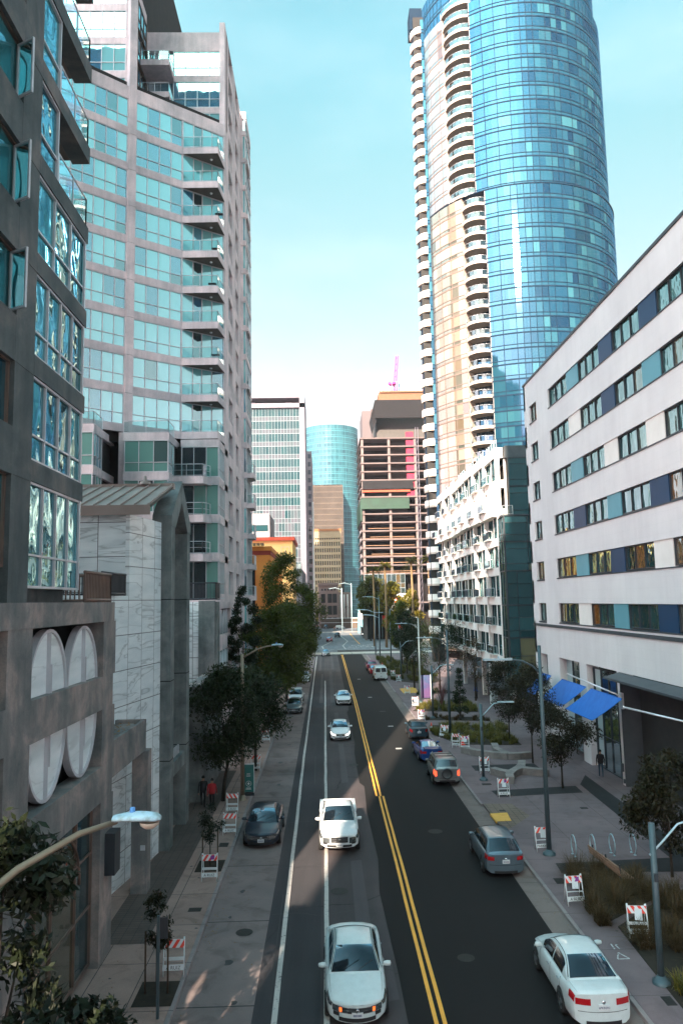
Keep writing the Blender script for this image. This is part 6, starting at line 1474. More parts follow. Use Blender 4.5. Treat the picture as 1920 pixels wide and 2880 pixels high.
# ------------------------------------------------------------ trees and planting
def leafmat(name, c1, c2, trans=0.35):
    t = NT(name); a = t.attr(); col = t.ramp(a, [(0.0, c1), (1.0, c2)])
    d = t.pr(col, 0.5, 0, None, 0.3); tr = t.n('ShaderNodeBsdfTranslucent'); t.l(col, tr.inputs[0])
    mx = t.n('ShaderNodeMixShader'); mx.inputs[0].default_value = trans; t.l(d.outputs[0], mx.inputs[1]); t.l(tr.outputs[0], mx.inputs[2]); return t.done(mx)
LF = dict(dark=leafmat('dark_leaf', (.005, .012, .004), (.026, .042, .009)), near=leafmat('glossy_dark_leaf', (.003, .007, .004), (.020, .027, .010), .15), gold=leafmat('painted_sunlit_leaf', (.02, .035, .006), (.13, .115, .014), .4),  # gold entry has warm sunlight painted into the leaf colour
          green=leafmat('green_leaf', (.006, .020, .004), (.115, .140, .016), .45), brown=leafmat('autumn_leaf', (.006, .010, .004), (.040, .032, .010)), grass=leafmat('blade', (.03, .035, .008), (.20, .17, .03), .3), rust=leafmat('rusty_blade', (.028, .020, .010), (.115, .070, .026), .3), yel=leafmat('yellow_leaf', (.06, .07, .008), (.26, .20, .02), .4), pink=leafmat('pink_twig', (.28, .11, .12), (.4, .16, .17)))
M_bark = surf('dark_bark', (.022, .017, .013), (.045, .034, .026), .95, scale=6); M_stake = surf('timber_stake', (.06, .035, .02), (.09, .05, .03), .9); M_pbark = surf('palm_bark', (.16, .10, .05), (.22, .14, .07), .95)
def leaves(name, mat, parent, centres, n, size, spread, seed, flat=0.0, asp=.36, droop=0.25, two=True):
    """n little folded leaves scattered round clump centres (x, y, z, r)"""
    r = np.random.RandomState(seed); C = np.array(centres, float); w = C[:, 3]**2; idx = r.choice(len(C), n, p=w/w.sum())
    d = r.normal(size=(n, 3)); d /= np.linalg.norm(d, axis=1)[:, None]; rad = r.rand(n)**.55
    P = C[idx, :3]+d*(rad*C[idx, 3])[:, None]*np.array([1, 1, .85])*spread
    ax = r.normal(size=(n, 3)); ax[:, 2] = ax[:, 2]*(1-flat)-droop; ax = ax+d*.6; ax /= np.linalg.norm(ax, axis=1)[:, None]
    up = r.normal(size=(n, 3))*.7+np.array([0, 0, 1.2]); sd_ = np.cross(ax, up); sd_ /= np.linalg.norm(sd_, axis=1)[:, None]+1e-9
    L = size*(.65+.7*r.rand(n)); nn_ = np.cross(sd_, ax)
    a = P-ax*(L/2)[:, None]; b = P+ax*(L/2)[:, None]; h = (L*asp/2)[:, None]
    c1 = P+sd_*h+nn_*h*.25; c2 = P-sd_*h+nn_*h*.25
    V = np.stack([a, c1, b, c2], 1).reshape(-1, 3)-np.array(root_off(parent))
    me = bpy.data.meshes.new(name); F_ = np.arange(4*n).reshape(n, 4)
    me.vertices.add(4*n); me.vertices.foreach_set('co', V.ravel()); me.loops.add(4*n); me.loops.foreach_set('vertex_index', F_.ravel()); me.polygons.add(n); me.polygons.foreach_set('loop_start', np.arange(0, 4*n, 4)); me.polygons.foreach_set('loop_total', np.full(n, 4))
    cv = r.rand(len(C))[idx]; at = me.attributes.new('v', 'FLOAT', 'FACE'); at.data.foreach_set('value', np.clip(.15+.45*r.rand(n)+.4*cv, 0, 1).astype(np.float32))
    me.update(); me.validate(); me.materials.append(mat); o = bpy.data.objects.new(name, me); COL.objects.link(o)
    if parent is not None: o.parent = parent; KIDS.setdefault(parent.name, []).append(o)
    return o
def tree(name, x, y, h0, h1, rx, n, size, mat, label, seed, trunk=.12, group=None, lean=0, clumps=26, ry=None, shape='round', base=WZ, cat='tree', ux=0, limbs=7, fill=.42):
    r = random.Random(seed); root = empty(name, (x, y, base), 0, label, cat, group); ry = ry or rx; zc = (h0+h1)/2; hz_ = (h1-h0)/2
    C = []
    for i in range(clumps):
        th = r.uniform(0, 6.283); v = r.uniform(-1, 1)
        k = r.uniform(.45, .92)
        w = math.sqrt(max(0, 1-v*v))
        if shape == 'cone': w = max(.1, (1-v)/2)*1.15
        if shape == 'column': w = (1-abs(v)**3)
        C.append((x+ux+rx*k*w*math.cos(th), y+ry*k*w*math.sin(th), zc+hz_*v*.88, min(rx, hz_)*fill*r.uniform(.6, 1.2)))
    m = MB(); top = (x+ux*.6, y, h0+(h1-h0)*.45); pts = [(x, y, base-.05), (x+lean*.3, y, base+(h0-base)*.5), (x+lean, y, h0+.1), top]
    m.tube(pts, [trunk, trunk*.85, trunk*.72, trunk*.35], 7)
    for i in range(limbs):
        c = C[i*len(C)//limbs]; s_ = (x+lean*.9, y, h0*.8+r.uniform(0, .35)*(h1-h0)); mid = ((s_[0]+c[0])/2, (s_[1]+c[1])/2, (s_[2]+c[2])/2-.1)
        m.tube([s_, mid, c[:3]], [trunk*.4, trunk*.25, trunk*.08], 5)
    m.build('trunk', M_bark, root)
    leaves('crown', mat, root, C, n, size, 1.0, seed)
    return root
TL = 'street trees on the left pavement'; TR = 'young trees on the right plaza'
tree('street_tree', -5.75, 13.6, 2.8, 8.5, 1.65, 7500, .25, LF['near'], 'large dark leafy tree in the lower left corner in front of the ovals', 3, .14, TL, clumps=26, ry=1.6, fill=.42)
tree('street_tree', -5.0, 16.8, 1.6, 4.35, 1.0, 3200, .21, LF['near'], 'low dark leafy tree at the bottom edge beside the kerb', 4, .06, TL, clumps=18)
tree('street_tree', -6.45, 47.7, 2.3, 7.9, 2.1, 14000, .24, LF['dark'], 'dark rounded tree in front of the portal pavement', 5, .13, TL, lean=.3, fill=.62)
tree('street_tree', -5.2, 55.8, 2.0, 7.5, 1.9, 12000, .24, LF['dark'], 'dark tree with a forked trunk behind the green sandwich board', 6, .13, TL, fill=.62)
tree('street_tree', -7.2, 66.5, 4.5, 14.0, 1.6, 8000, .26, LF['dark'], 'tall slim sparse tree against the street windows of the apartment tower', 7, .12, TL, shape='column', clumps=30, fill=.33)
tree('street_tree', -5.4, 74, 2.6, 11.8, 3.1, 17000, .30, LF['green'], 'broad bushy tree behind the far curved street lamp', 8, .18, TL, clumps=40)
tree('street_tree', -4.6, 88, 2.6, 12.2, 3.4, 16000, .32, LF['green'], 'broad bushy tree leaning out over the parked silver green car', 9, .18, TL, clumps=40)
tree('street_tree', -5.6, 102, 3, 19.3, 3.3, 18000, .36, LF['green'], 'tallest tree of the left row, standing before the orange building', 10, .2, TL, clumps=50)
tree('street_tree', -4.0, 116, 3, 15.5, 3.5, 13000, .38, LF['green'], 'bushy tree just beyond the tallest one of the left row', 12, .2, TL, clumps=40)
tree('street_tree', -4.5, 132, 3, 12.5, 3.2, 9000, .40, LF['green'], 'last tree of the left row near the junction', 13, .2, TL)
def young(x, y, h0, h1, r_, label, seed, n=1300):
    t = tree('young_tree', x, y, h0, h1, r_, n, .13, LF['brown'] if seed % 2 else LF['near'], label, seed, .03, 'staked young trees', clumps=12, limbs=4)
    for s in (-.35, .35): part('stake', M_stake, t, lambda m: m.tube([(x+s, y, WZ), (x+s, y, h0+.5)], .03, 6))
    m = MB(); m.box(x-.6, y-.75, WZ, x+.6, y+.75, WZ+.012); tag(m.build('tree_pit', S_soil), kind='structure')
young(-5.45, 25.0, 1.5, 3.1, .62, 'small young tree behind the thin sign post near the bottom', 15); young(-5.5, 36.3, 1.25, 2.9, .72, 'small staked tree behind the sunlit barricade', 16, 1500)
for i, (x, y, h0, h1, r_, n, lb) in enumerate(((14.82, 48.7, 1.7, 5.6, 1.9, 6500, 'plaza tree whose trunk stands between the dark paving strips'), (14.98, 56.1, 2.2, 7.2, 2.1, 7000, 'plaza tree directly below the middle blue awning'), (15.2, 63.9, 2.2, 6.8, 2.2, 7000, 'plaza tree farthest from the viewer beside the long bench'),
        (14.7, 33.4, 1.3, 5.4, 1.75, 8000, 'plaza tree at the right edge above the bicycle hoops'))):
    tree('plaza_tree', x, y, h0, h1, r_, n, .20, LF['brown'], lb, 30+i, .07, TR, clumps=22)
m = [(13.3, 76.2, .6, 5.4, .85, 'small conical shrub tree in the middle planting bed', 'cone', 'dark', 2500), (14.6, 98, 3, 9.6, 3.6, 'wide dark tree in front of the pale balcony block', 'round', 'dark', 8000), (12.0, 104, 3, 9.8, 2.4, 'dark tree left of the wide one beside the tall lamp', 'round', 'dark', 5000), (17.6, 90, 2.5, 7.8, 1.8, 'thin rust tinged tree against the pale balcony block', 'round', 'rust', 2200),
     (13.2, 124, 3, 10.2, 2.6, 'dark street tree beyond the bright planting on the right', 'round', 'dark', 5000), (14.0, 140, 3, 12, 2.6, 'dark green tree near the far right street corner', 'round', 'green', 5000), (18, 205, 4, 17, 4.0, 'golden yellow tree in full sun before the construction tower', 'column', 'yel', 6000), (24, 214, 4, 15.5, 3.5, 'second golden yellow tree close to the palms', 'column', 'yel', 4500),
     (13.5, 226, 7, 19, 4.2, 'rounded green tree at the foot of the construction tower', 'round', 'gold', 5000), (-1, 342, 3, 12, 4, 'orange brown tree in front of the pink building', 'cone', 'yel', 2500), (8, 345, 3, 14, 4, 'dark green tree below the grey hotel', 'round', 'dark', 3500)]
for i, (x, y, h0, h1, r_, lb, sh, mt, n) in enumerate(m):
    tree('tree', x, y, h0, h1, r_, n, .2 if y < 110 else .45 if y < 180 else .9, LF[mt], lb, 50+i, .12 if y < 150 else .25, 'trees on the right and at the junction', shape=sh, clumps=30, base=.1)
B = empty('bare_shrub', (12.7, 84.2, WZ), 0, 'leafless pinkish shrub standing in the bed of bright grasses', 'shrub')
m = MB(); r_ = random.Random(4)
for i in range(26):
    a = r_.uniform(0, 6.28); l = r_.uniform(.5, 1.3); z = r_.uniform(.8, 2.6); m.tube([(12.7, 84.2, z*.5), (12.7+.5*l*math.cos(a), 84.2+.5*l*math.sin(a), z+.4), (12.7+l*math.cos(a), 84.2+l*math.sin(a), z+1.3)], [.03, .018, .006], 4)
m.tube([(12.7, 84.2, WZ), (12.7, 84.2, 2.6)], [.05, .02], 5); m.build('branches', LF['pink'], B)
def palm(x, y, h, r0, label, seed, mat):
    root = empty('palm_tree', (x, y, .1), 0, label, 'palm', 'palms at the far junction'); r = random.Random(seed)
    part('trunk', M_pbark, root, lambda m: m.tube([(x, y, 0), (x+.2, y, h*.5), (x, y, h)], [.35, .28, .25], 8))
    m = MB()
    for i in range(34):
        a = r.uniform(0, 6.283); el = r.uniform(-.5, 1.3); L = r0*r.uniform(.8, 1.1); n = 7; pr_ = []
        for q in range(n+1): t = q/n; pr_.append((x+L*t*math.cos(a)*math.cos(el)*(1-.1*t), y+L*t*math.sin(a)*math.cos(el), h+L*(t*math.sin(el)-.75*t*t)))
        for q in range(n):
            p, p2 = pr_[q], pr_[q+1]
            for s in (-1, 1):
                for f_ in (0, .5):
                    b = tuple(p[k]+(p2[k]-p[k])*f_ for k in range(3)); w = .75*(1-.6*q/n); e_ = (b[0]-s*math.sin(a)*w+.3*math.cos(a), b[1]+s*math.cos(a)*w+.3*math.sin(a), b[2]-.35*w); e2 = (b[0]+.22*math.cos(a), b[1]+.22*math.sin(a), b[2]); m.add([b, e2, e_], [(0, 1, 2)], 0, r.random())
    m.build('fronds', mat, root)
palm(22.4, 190.5+3, 22.0, 4.2, 'palm in the middle of the group, with a broad dark head', 1, LF['gold']); palm(15.6, 194.5, 21.2, 2.8, 'pale golden palm left of the broad dark one', 2, LF['yel']); palm(27.2, 196, 22.5, 3.9, 'palm at the right of the group against the glass tower', 3, LF['gold']); palm(12.9, 200, 20.5, 2.6, 'shortest palm at the left of the group', 4, LF['gold'])
# grasses and strappy plants
def inpoly(x, y, P):
    c = False; n = len(P)
    for i in range(n):
        (x1, y1), (x2, y2) = P[i], P[(i+1) % n]
        if (y1 > y) != (y2 > y) and x < (x2-x1)*(y-y1)/(y2-y1)+x1: c = not c
    return c
def tuft(x, y, r, h, n, mat, seed, arch=.9, w=.018, parent=None):
    rr = random.Random(seed); m = MB()
    for i in range(n):
        a = rr.uniform(0, 6.283); L = h*rr.uniform(.7, 1.15); sp_ = rr.uniform(.15, 1.0)*arch; bx, by = x+r*.35*rr.uniform(-1, 1), y+r*.35*rr.uniform(-1, 1); ca, sa = math.cos(a), math.sin(a); pv = None; val = rr.random(); k = 4
        for q in range(k+1):
            t = q/k; rad = r*sp_*t**1.5; z = WZ+.03+L*(t-.48*sp_*t*t); ww = w*(1-t*.9); c = (bx+rad*ca, by+rad*sa, z); cur = ((c[0]-sa*ww, c[1]+ca*ww, c[2]), (c[0]+sa*ww, c[1]-ca*ww, c[2]))
            if pv: m.add([pv[0], pv[1], cur[1], cur[0]], [(0, 1, 2, 3)], 0, val*.6+.4*t)
            pv = cur
    return m
def scatter(name, P, n, r, h, blades, mat, label, cat, seed, kind=None, w=.018, arch=.9, group=None, rows=None):
    rr = random.Random(seed); xs = [p[0] for p in P]; ys = [p[1] for p in P]; k = 0; tries = 0; pts = []
    while len(pts) < n and tries < n*60:
        tries += 1; x, y = rr.uniform(min(xs), max(xs)), rr.uniform(min(ys), max(ys))
        if inpoly(x, y, P) and all((x-a)**2+(y-b)**2 > (r*.8)**2 for a, b in pts): pts.append((x, y))
    M_ = MB()
    for i, (x, y) in enumerate(pts):
        t = tuft(x, y, r*rr.uniform(.8, 1.2), h*rr.uniform(.75, 1.2), blades, mat, seed*99+i, arch, w)
        b = len(M_.v); M_.v += t.v; M_.f += [[q+b for q in f] for f in t.f]; M_.m += t.m; M_.a += t.a; M_.sm += t.sm
    return tag(M_.build(name, mat), label, cat, group, 'stuff')
scatter('ornamental_grass', BEDS[0], 18, .8, .95, 330, LF['rust'], 'brown feathery grass mounds beside the slatted bench', 'grass', 1, w=.011, arch=1.35)
scatter('ornamental_grass', [(10.6, 28.6), (11.0, 24.9), (16.4, 25.5), (16.5, 31.0), (13.2, 31.0)], 30, .8, .95, 320, LF['rust'], 'dark feathery grass mounds in the bed at the right edge', 'grass', 2, w=.011, arch=1.35)
scatter('strappy_plants', [(10.5, 24.6), (10.2, 19.5), (16.4, 19.5), (16.4, 25.2)], 26, .75, .85, 110, LF['grass'], 'yellow green strap leaved plants round the nearest lamp post', 'plants', 3, w=.022)
scatter('strappy_plants', BEDS[3], 75, .6, .62, 70, LF['grass'], 'low yellow green strap leaved planting in front of the Y shaped benches', 'plants', 4, w=.028)
scatter('ornamental_grass', BEDS[2], 18, .5, .45, 60, LF['rust'], 'narrow strip of low reddish planting', 'plants', 5, w=.025)
scatter('strappy_plants', BEDS[4], 50, .6, .7, 60, LF['grass'], 'bright yellow green planting in the bed with the bare shrub', 'plants', 6, w=.03)
scatter('strappy_plants', BEDS[5], 16, .5, .5, 60, LF['dark'], 'low dark green planting beside the driveway', 'plants', 7, w=.03)
scatter('strappy_plants', BEDS[6], 90, .9, .9, 50, LF['gold'], 'tall yellow green planting beside the far parked van', 'plants', 8, w=.05)
# ------------------------------------------------------------ street furniture
M_pole = surf('slate_painted_steel', (.055, .085, .10), (.075, .11, .125), .45, .3, obj=True); M_pole2 = surf('galvanised_steel', (.22, .17, .12), (.30, .23, .17), .5, .4, obj=True); M_lampw = surf('pale_lamp_housing', (.30, .42, .47), (.42, .54, .60), .4, .2, 3)
M_bw = surf('barricade_white', (.62, .64, .66), (.72, .73, .74), .6, obj=True); M_br = surf('barricade_red', (.72, .05, .03), (.78, .07, .04), .5, obj=True); M_purple = surf('purple_sticker', (.22, .03, .22), (.3, .06, .3), .6, obj=True); M_txt = surf('black_lettering', (.01, .01, .01), (.015, .015, .015), .7); M_paper = surf('notice_paper', (.55, .62, .66), (.7, .74, .76), .8, obj=True)
def flatlamp(m, x, y, z, dx, L=1.15, w=.34): m.box(x, y-w/2, z-.05, x+dx*L, y+w/2, z+.03); m.box(x-dx*.25, y-.07, z-.06, x, y+.07, z+.05)
def tall_lamp(x, y, h, label, head=2.75):
    root = empty('street_lamp', (x, y, WZ), 0, label, 'street lamp', 'tall lamps on the right pavement'); b = WZ
    part('post', M_pole, root, lambda m: (m.tube([(x, y, b), (x, y, h)], [.125, .085], 12),))
    part('base_collar', M_pole, root, lambda m: m.lathe([(.0, .24), (.13, .24), (.2, .12), (.29, .10), (.30, 0)], (x, y, b), 16))
    part('arm', M_pole, root, lambda m: m.tube([(x, y, h-1.35), (x-.35, y, h-.98), (x-.85, y, h-.72), (x-1.6, y, h-.62), (x-head+1.05, y, h-.62)], [.055, .05, .045, .04, .035], 8))
    part('lamp_head', M_lampw, root, lambda m: (flatlamp(m, x-head+1.15, y, h-.62, -1), m.lathe([(0, .14), (.05, .13), (.05, .03)], (x-head+.75, y, h-.62), 8)))
tall_lamp(10.34, 36.6, 9.85, 'tallest looking slate lamp post in the foreground, rising past the blue awnings'); tall_lamp(10.83, 67.5, 9.4, 'tall slate lamp post standing in the planting behind the tilted barricades'); tall_lamp(11.0, 89.5, 10.0, 'tall slate lamp post next to the purple advertising board'); tall_lamp(11.98, 139.8, 10.5, 'tall lamp post far up the right pavement before the crossing')
def low_lamp(x, y, h, label):
    root = empty('street_lamp', (x, y, WZ), 0, label, 'street lamp', 'low lamps on the right pavement'); b = WZ
    part('post', M_pole, root, lambda m: m.tube([(x, y, b), (x, y, h)], .10, 12)); part('base_collar', M_pole, root, lambda m: m.lathe([(.0, .24), (.12, .24), (.2, .12), (.27, .10), (.28, 0)], (x, y, b), 16))
    part('arm', M_lampw, root, lambda m: m.tube([(x-.12, y, h-.98), (x+.3, y, h-.6), (x+.85, y, h-.05), (x+1.4, y, h+.08)], .035, 8))
    part('lamp_head', M_lampw, root, lambda m: flatlamp(m, x+1.4, y, h+.08, 1, .85, .3)); part('control_box', M_dframe, root, lambda m: m.box(x-.06, y-.14, h-1.75, x+.06, y-.09, h-1.5))
low_lamp(10.29, 24.66, 4.95, 'low slate lamp post at the lower right beside strap leaved plants'); low_lamp(10.34, 51.3, 5.13, 'low slate lamp post between the barricades and the Y shaped bench'); low_lamp(10.77, 77.7, 5.4, 'low lamp post beside the narrow reddish planting'); low_lamp(11.19, 113.7, 5.9, 'low lamp post in the tall yellow green planting by the van')
for x, y, h, lb in ((11.4, 160, 9, 'slim dark pole farthest up the right pavement'), (11.0, 168, 10, 'slim pole with a red base at the crossing corner'), (14, 196, 13, 'tall curved lamp beyond the crossing on the right')):
    root = empty('street_lamp', (x, y, WZ), 0, lb, 'street lamp'); part('post', M_pole, root, lambda m: m.tube([(x, y, 0), (x, y, h)], .13, 8)); part('arm', M_lampw, root, lambda m: m.tube([(x, y, h-.6), (x-1.5, y, h), (x-3.2, y, h+.1)], .07, 6)); part('lamp_head', M_lampw, root, lambda m: m.box(x-4.3, y-.2, h+.03, x-3.1, y+.2, h+.15))
for x, y, h, lb in ((6.5, 292, 17, 'curved lamp on the median before the pink building'), (10.5, 300, 19, 'tall pale lamp post in front of the hotel'), (17.5, 262, 17, 'far curved lamp reaching over the bus')):
    root = empty('street_lamp', (x, y, .1), 0, lb, 'street lamp'); part('post', M_lampw, root, lambda m: m.tube([(x, y, 0), (x, y, h)], .2, 6)); part('arm', M_lampw, root, lambda m: m.tube([(x, y, h-.6), (x-2.5, y, h+.2), (x-5, y, h-.2)], .1, 6))
def cobra(x, y, h, dx, label, head, big=False):
    root = empty('street_lamp', (x, y, WZ), 0, label, 'street lamp', 'cobra head lamps on the left pavement')
    part('post', M_pole2, root, lambda m: m.tube([(x, y, WZ), (x, y, h)], [.13, .10], 10)); part('base_collar', M_pole2, root, lambda m: m.lathe([(0, .3), (.15, .3), (.22, .02), (.24, 0)], (x, y, WZ), 12))
    hx, hy, hz_ = head
    part('arm', M_pole2, root, lambda m: m.tube([(x, y, h-.28), (x+(hx-x)*.22, y+(hy-y)*.2, h-.28+(hz_-h+.28)*.34), (x+(hx-x)*.5, y+(hy-y)*.5, h-.28+(hz_-h+.28)*.74), (x+(hx-x)*.8, y+(hy-y)*.8, h-.28+(hz_-h+.28)*.97), (hx, hy, hz_)], [.06, .057, .052, .046, .04], 10))
    m = MB(); n = 12; k = 14; vs = []; fs = []
    for i in range(n+1):
        t = i/n; r_ = .03+.118*math.sin(math.pi*min(1, t*.62+.16))**.8*(1 if t < .93 else .4); xx = hx-.05+t*.72
        for j in range(k): a = 2*math.pi*j/k; vs.append((xx, hy+r_*1.05*math.cos(a), hz_+.03+.02*math.sin(math.pi*t)+(r_*.62 if math.sin(a) > 0 else r_*.30)*math.sin(a)))
    for i in range(n):
        for j in range(k): fs.append((i*k+j, i*k+(j+1) % k, (i+1)*k+(j+1) % k, (i+1)*k+j))
    m.add(vs, fs, 0, 0, True); m.add(vs[-k:], [tuple(range(k))]); o = m.build('lamp_head', M_lampw2, root)
    part('lens', M_lens2, o, lambda m: m.lathe([(.15, 0), (.14, -.05), (.08, -.095), (0, -.11)], (hx+.50, hy, hz_-.01), 14))
    part('photocell', surf('blue_photocell', (.08, .22, .5), (.1, .28, .6), .5), o, lambda m: m.lathe([(0, .10), (.04, .10), (.045, .0)], (hx+.24, hy, hz_+.10), 10))
M_lampw2 = surf('stained_pale_blue_housing', (.42, .58, .68), (.24, .30, .31), .5, .1, 6, lo=.42, hi=.62); M_lens2 = surf('frosted_lens', (.45, .36, .28), (.6, .5, .42), .3, 0, 4)
cobra(-5.25, 9.6, 8.15, 1, 'rusty curved arm with a pale blue stained lamp head close to the viewer', (-3.22, 11.9, 8.93)); cobra(-5.26, 47.8, 9.0, 1, 'curved lamp with a pale head rising from the left trees', (-3.35, 47.8, 9.45))
# thin sign post seen edge-on
B = empty('street_sign', (-5.09, 23.6, WZ), 0, 'thin slate sign post with a small panel seen edge on by the young tree', 'sign')
part('post', M_pole, B, lambda m: m.box(-5.14, 23.55, WZ, -5.06, 23.63, 3.0)); part('sign_panel', M_dframe, B, lambda m: m.box(-5.05, 23.57, 2.35, -4.82, 23.61, 2.95))
# folding barricades
def barricade(x, y, label, rz=0.0, stripes=1, note=0, text='A RUIZ', foot=True, sticker=False, tilt=0.0):
    root = empty('barricade', (x, y, WZ), rz, label, 'barricade', 'folding striped barricades on the pavements'); LOCAL.add(root.name); root.rotation_euler = (0, tilt, rz); w = .33
    for s in (-1, 1):
        part('leg', M_bw, root, lambda m: m.tube([(s*w, -.24, 0), (s*w, 0, 1.12)], .022, 5)); part('leg', M_bw, root, lambda m: m.tube([(s*(w-.03), .24, 0), (s*(w-.03), .01, 1.10)], .020, 5))
    def Q(z): return -.24+.24*z/1.12-.03
    m = MB(); z0, z1 = .82, 1.06
    m.add([(-w, Q(z0), z0), (w, Q(z0), z0), (w, Q(z1), z1), (-w, Q(z1), z1), (-w, Q(z0)+.02, z0), (w, Q(z0)+.02, z0), (w, Q(z1)+.02, z1), (-w, Q(z1)+.02, z1)], [(0, 1, 2, 3), (7, 6, 5, 4), (3, 2, 6, 7), (0, 4, 5, 1)])
    n = 3; sl = .16*stripes
    for i in range(-1, 4):
        a = -w+i*.24+.02; b = a+.12; P = []
        for (u, z) in ((a, z0), (b, z0), (b+sl, z1), (a+sl, z1)): P.append((u, z))
        # clip to the board
        def cl(P, c, s):
            o = []
            for k in range(len(P)):
                p, q = P[k], P[(k+1) % len(P)]; ip, iq = s*(p[0]-c) <= 0, s*(q[0]-c) <= 0
                if ip: o.append(p)
                if ip != iq: t = (c-p[0])/(q[0]-p[0]); o.append((c, p[1]+(q[1]-p[1])*t))
            return o
        P = cl(P, w, 1); P = cl(P, -w, -1) if P else P
        if len(P) >= 3: m.add([(u, Q(z)-.004, z) for u, z in P], [tuple(range(len(P)))], 1)
    if sticker: m.add([(.02, Q(.86)-.008, .86), (.2, Q(.86)-.008, .87), (.22, Q(1.03)-.008, 1.03), (.04, Q(1.03)-.008, 1.02)], [(0, 1, 2, 3)], 2)
    o = m.build('striped_board', [M_bw, M_br, M_purple], root)
    part('crossbar', M_bw, root, lambda m: m.box(-w, Q(.5)+.0, .46, w, Q(.5)+.02, .56) if note != 1 else m.box(-w, Q(.5), .5, w, Q(.5)+.02, .53))
    if foot:
        o = part('name_board', M_bw, root, lambda m: m.add([(-w-.02, Q(.18), .18), (w+.02, Q(.18), .18), (w+.02, Q(.34), .34), (-w-.02, Q(.34), .34), (-w-.02, Q(.18)+.02, .18), (w+.02, Q(.18)+.02, .18), (w+.02, Q(.34)+.02, .34), (-w-.02, Q(.34)+.02, .34)], [(0, 1, 2, 3), (7, 6, 5, 4), (3, 2, 6, 7)]))
        if text: text_mesh(text, .15 if len(text) < 8 else .085, M_txt, 'lettering', o, (0, Q(.26)-.008, .255), (math.radians(78), 0, 0), .001, sx=1.0)
    if note: part('paper_notice', M_paper, root, lambda m: m.add([(-.1, Q(.62)-.01, .62), (.16, Q(.62)-.01, .6), (.17, Q(.98)-.01, .96), (-.09, Q(.98)-.01, .98)], [(0, 1, 2, 3)]))
    return root
BL = [(-5.15, 26.3, 'barricade with black lettering at the lower left next to the sign post', .03, 1, 0, 0), (-5.25, 34.6, 'barricade standing in the sun patch before the staked tree', 0, 1, 0, 1), (-5.18, 41.0, 'barricade by the left kerb level with the dark navy car', 0, 1, 0, 0), (-5.55, 45.1, 'barricade right behind the one level with the dark navy car', 0, -1, 0, 0),
      (-5.2, 55.9, 'barricade half hidden by the forked tree trunk', 0, 1, 0, 0), (-5.3, 66.9, 'barricade in the gap behind the forked tree', 0, -1, 0, 0), (-5.5, 72.8, 'farthest barricade on the left pavement', 0, 1, 0, 0),
      (9.62, 30.9, 'barricade with a notice and black lettering beside the nearest planting on the right', .08, -1, 1, 1), (10.9, 27.9, 'barricade with a white notice half sunk in the nearest planting', -.12, -1, 2, 0), (10.2, 37.25, 'barricade with a notice at the foot of the tallest lamp', .05, 1, 1, 0), (10.65, 47.0, 'barricade with stickers on the dark paving strip', .05, 1, 1, 1),
      (10.85, 53.4, 'barricade behind the low lamp post near the Y shaped bench', 0, 1, 1, 0), (11.0, 61.5, 'barricade at the end of the long bench', 0, -1, 1, 1), (10.35, 62.6, 'tilted barricade leaning at the edge of the planting', .35, -1, 0, 0), (10.15, 67.0, 'crooked barricade beside the orange cone', -.35, -1, 1, 0),
      (9.4, 76.4, 'white barricade behind the car with the fabric roof', .1, 1, 2, 1), (9.95, 86.2, 'barricade by the kerb in front of the bright planting', 0, 1, 1, 1), (10.3, 97.6, 'barricade on the driveway corner', 0, 1, 1, 1), (10.6, 112, 'barricade beside the parked white van', 0, 1, 2, 0), (10.4, 119, 'farthest barricade on the right pavement', .2, 1, 2, 0), (11.6, 22.0, 'barricade cut by the lower right corner of the frame', -.3, 1, 2, 1)]
for i, (x, y, lb, rz, st, nt_, sk) in enumerate(BL): barricade(x, y, lb, rz, st, nt_, 'A RUIZ' if i != 9 else 'PARKING', True, bool(sk), tilt=(.12 if i in (13, 14) else 0))
def cone(x, y, label):
    root = empty('traffic_cone', (x, y, WZ), 0, label, 'traffic cone', 'traffic cones'); LOCAL.add(root.name)
    part('cone_body', M_br, root, lambda m: (m.lathe([(.16, .03), (.12, .2), (.095, .35), (.03, .72), (0, .72)], (0, 0, 0), 12), m.box(-.2, -.2, 0, .2, .2, .03))); part('reflective_band', M_bw, root, lambda m: m.lathe([(.117, .26), (.085, .42)], (0, 0, 0), 12))
cone(9.6, 70.6, 'orange traffic cone next to the car with the fabric roof'); cone(11.2, 63.6, 'orange traffic cone behind the tilted barricade'); cone(9.9, 133, 'orange traffic cone by the far red car'); cone(10.2, 138, 'farthest orange traffic cone')
# bicycle hoops
for i, (x, lb) in enumerate(((11.45, 'leftmost of the four steel bicycle hoops'), (12.35, 'second steel bicycle hoop from the lamp post'), (13.27, 'third steel bicycle hoop from the lamp post'), (14.25, 'rightmost steel bicycle hoop under the plaza tree'))):
    y = 36.4; root = empty('bicycle_rack', (x, y, WZ), 0, lb, 'bicycle rack', 'steel bicycle hoops')
    part('hoop', M_pole3 if False else M_lampw, root, lambda m: m.tube([(x+.02*math.cos(a), y+.42*math.cos(a), WZ+.46+.44*math.sin(a)) for a in [math.radians(-62+ (360-56)*q/22) for q in range(23)]], .028, 6))
    for s in (-.2, .2): part('foot_plate', M_lampw, root, lambda m: m.lathe([(0, .02), (.07, .02), (.07, 0)], (x, y+s, WZ), 10))
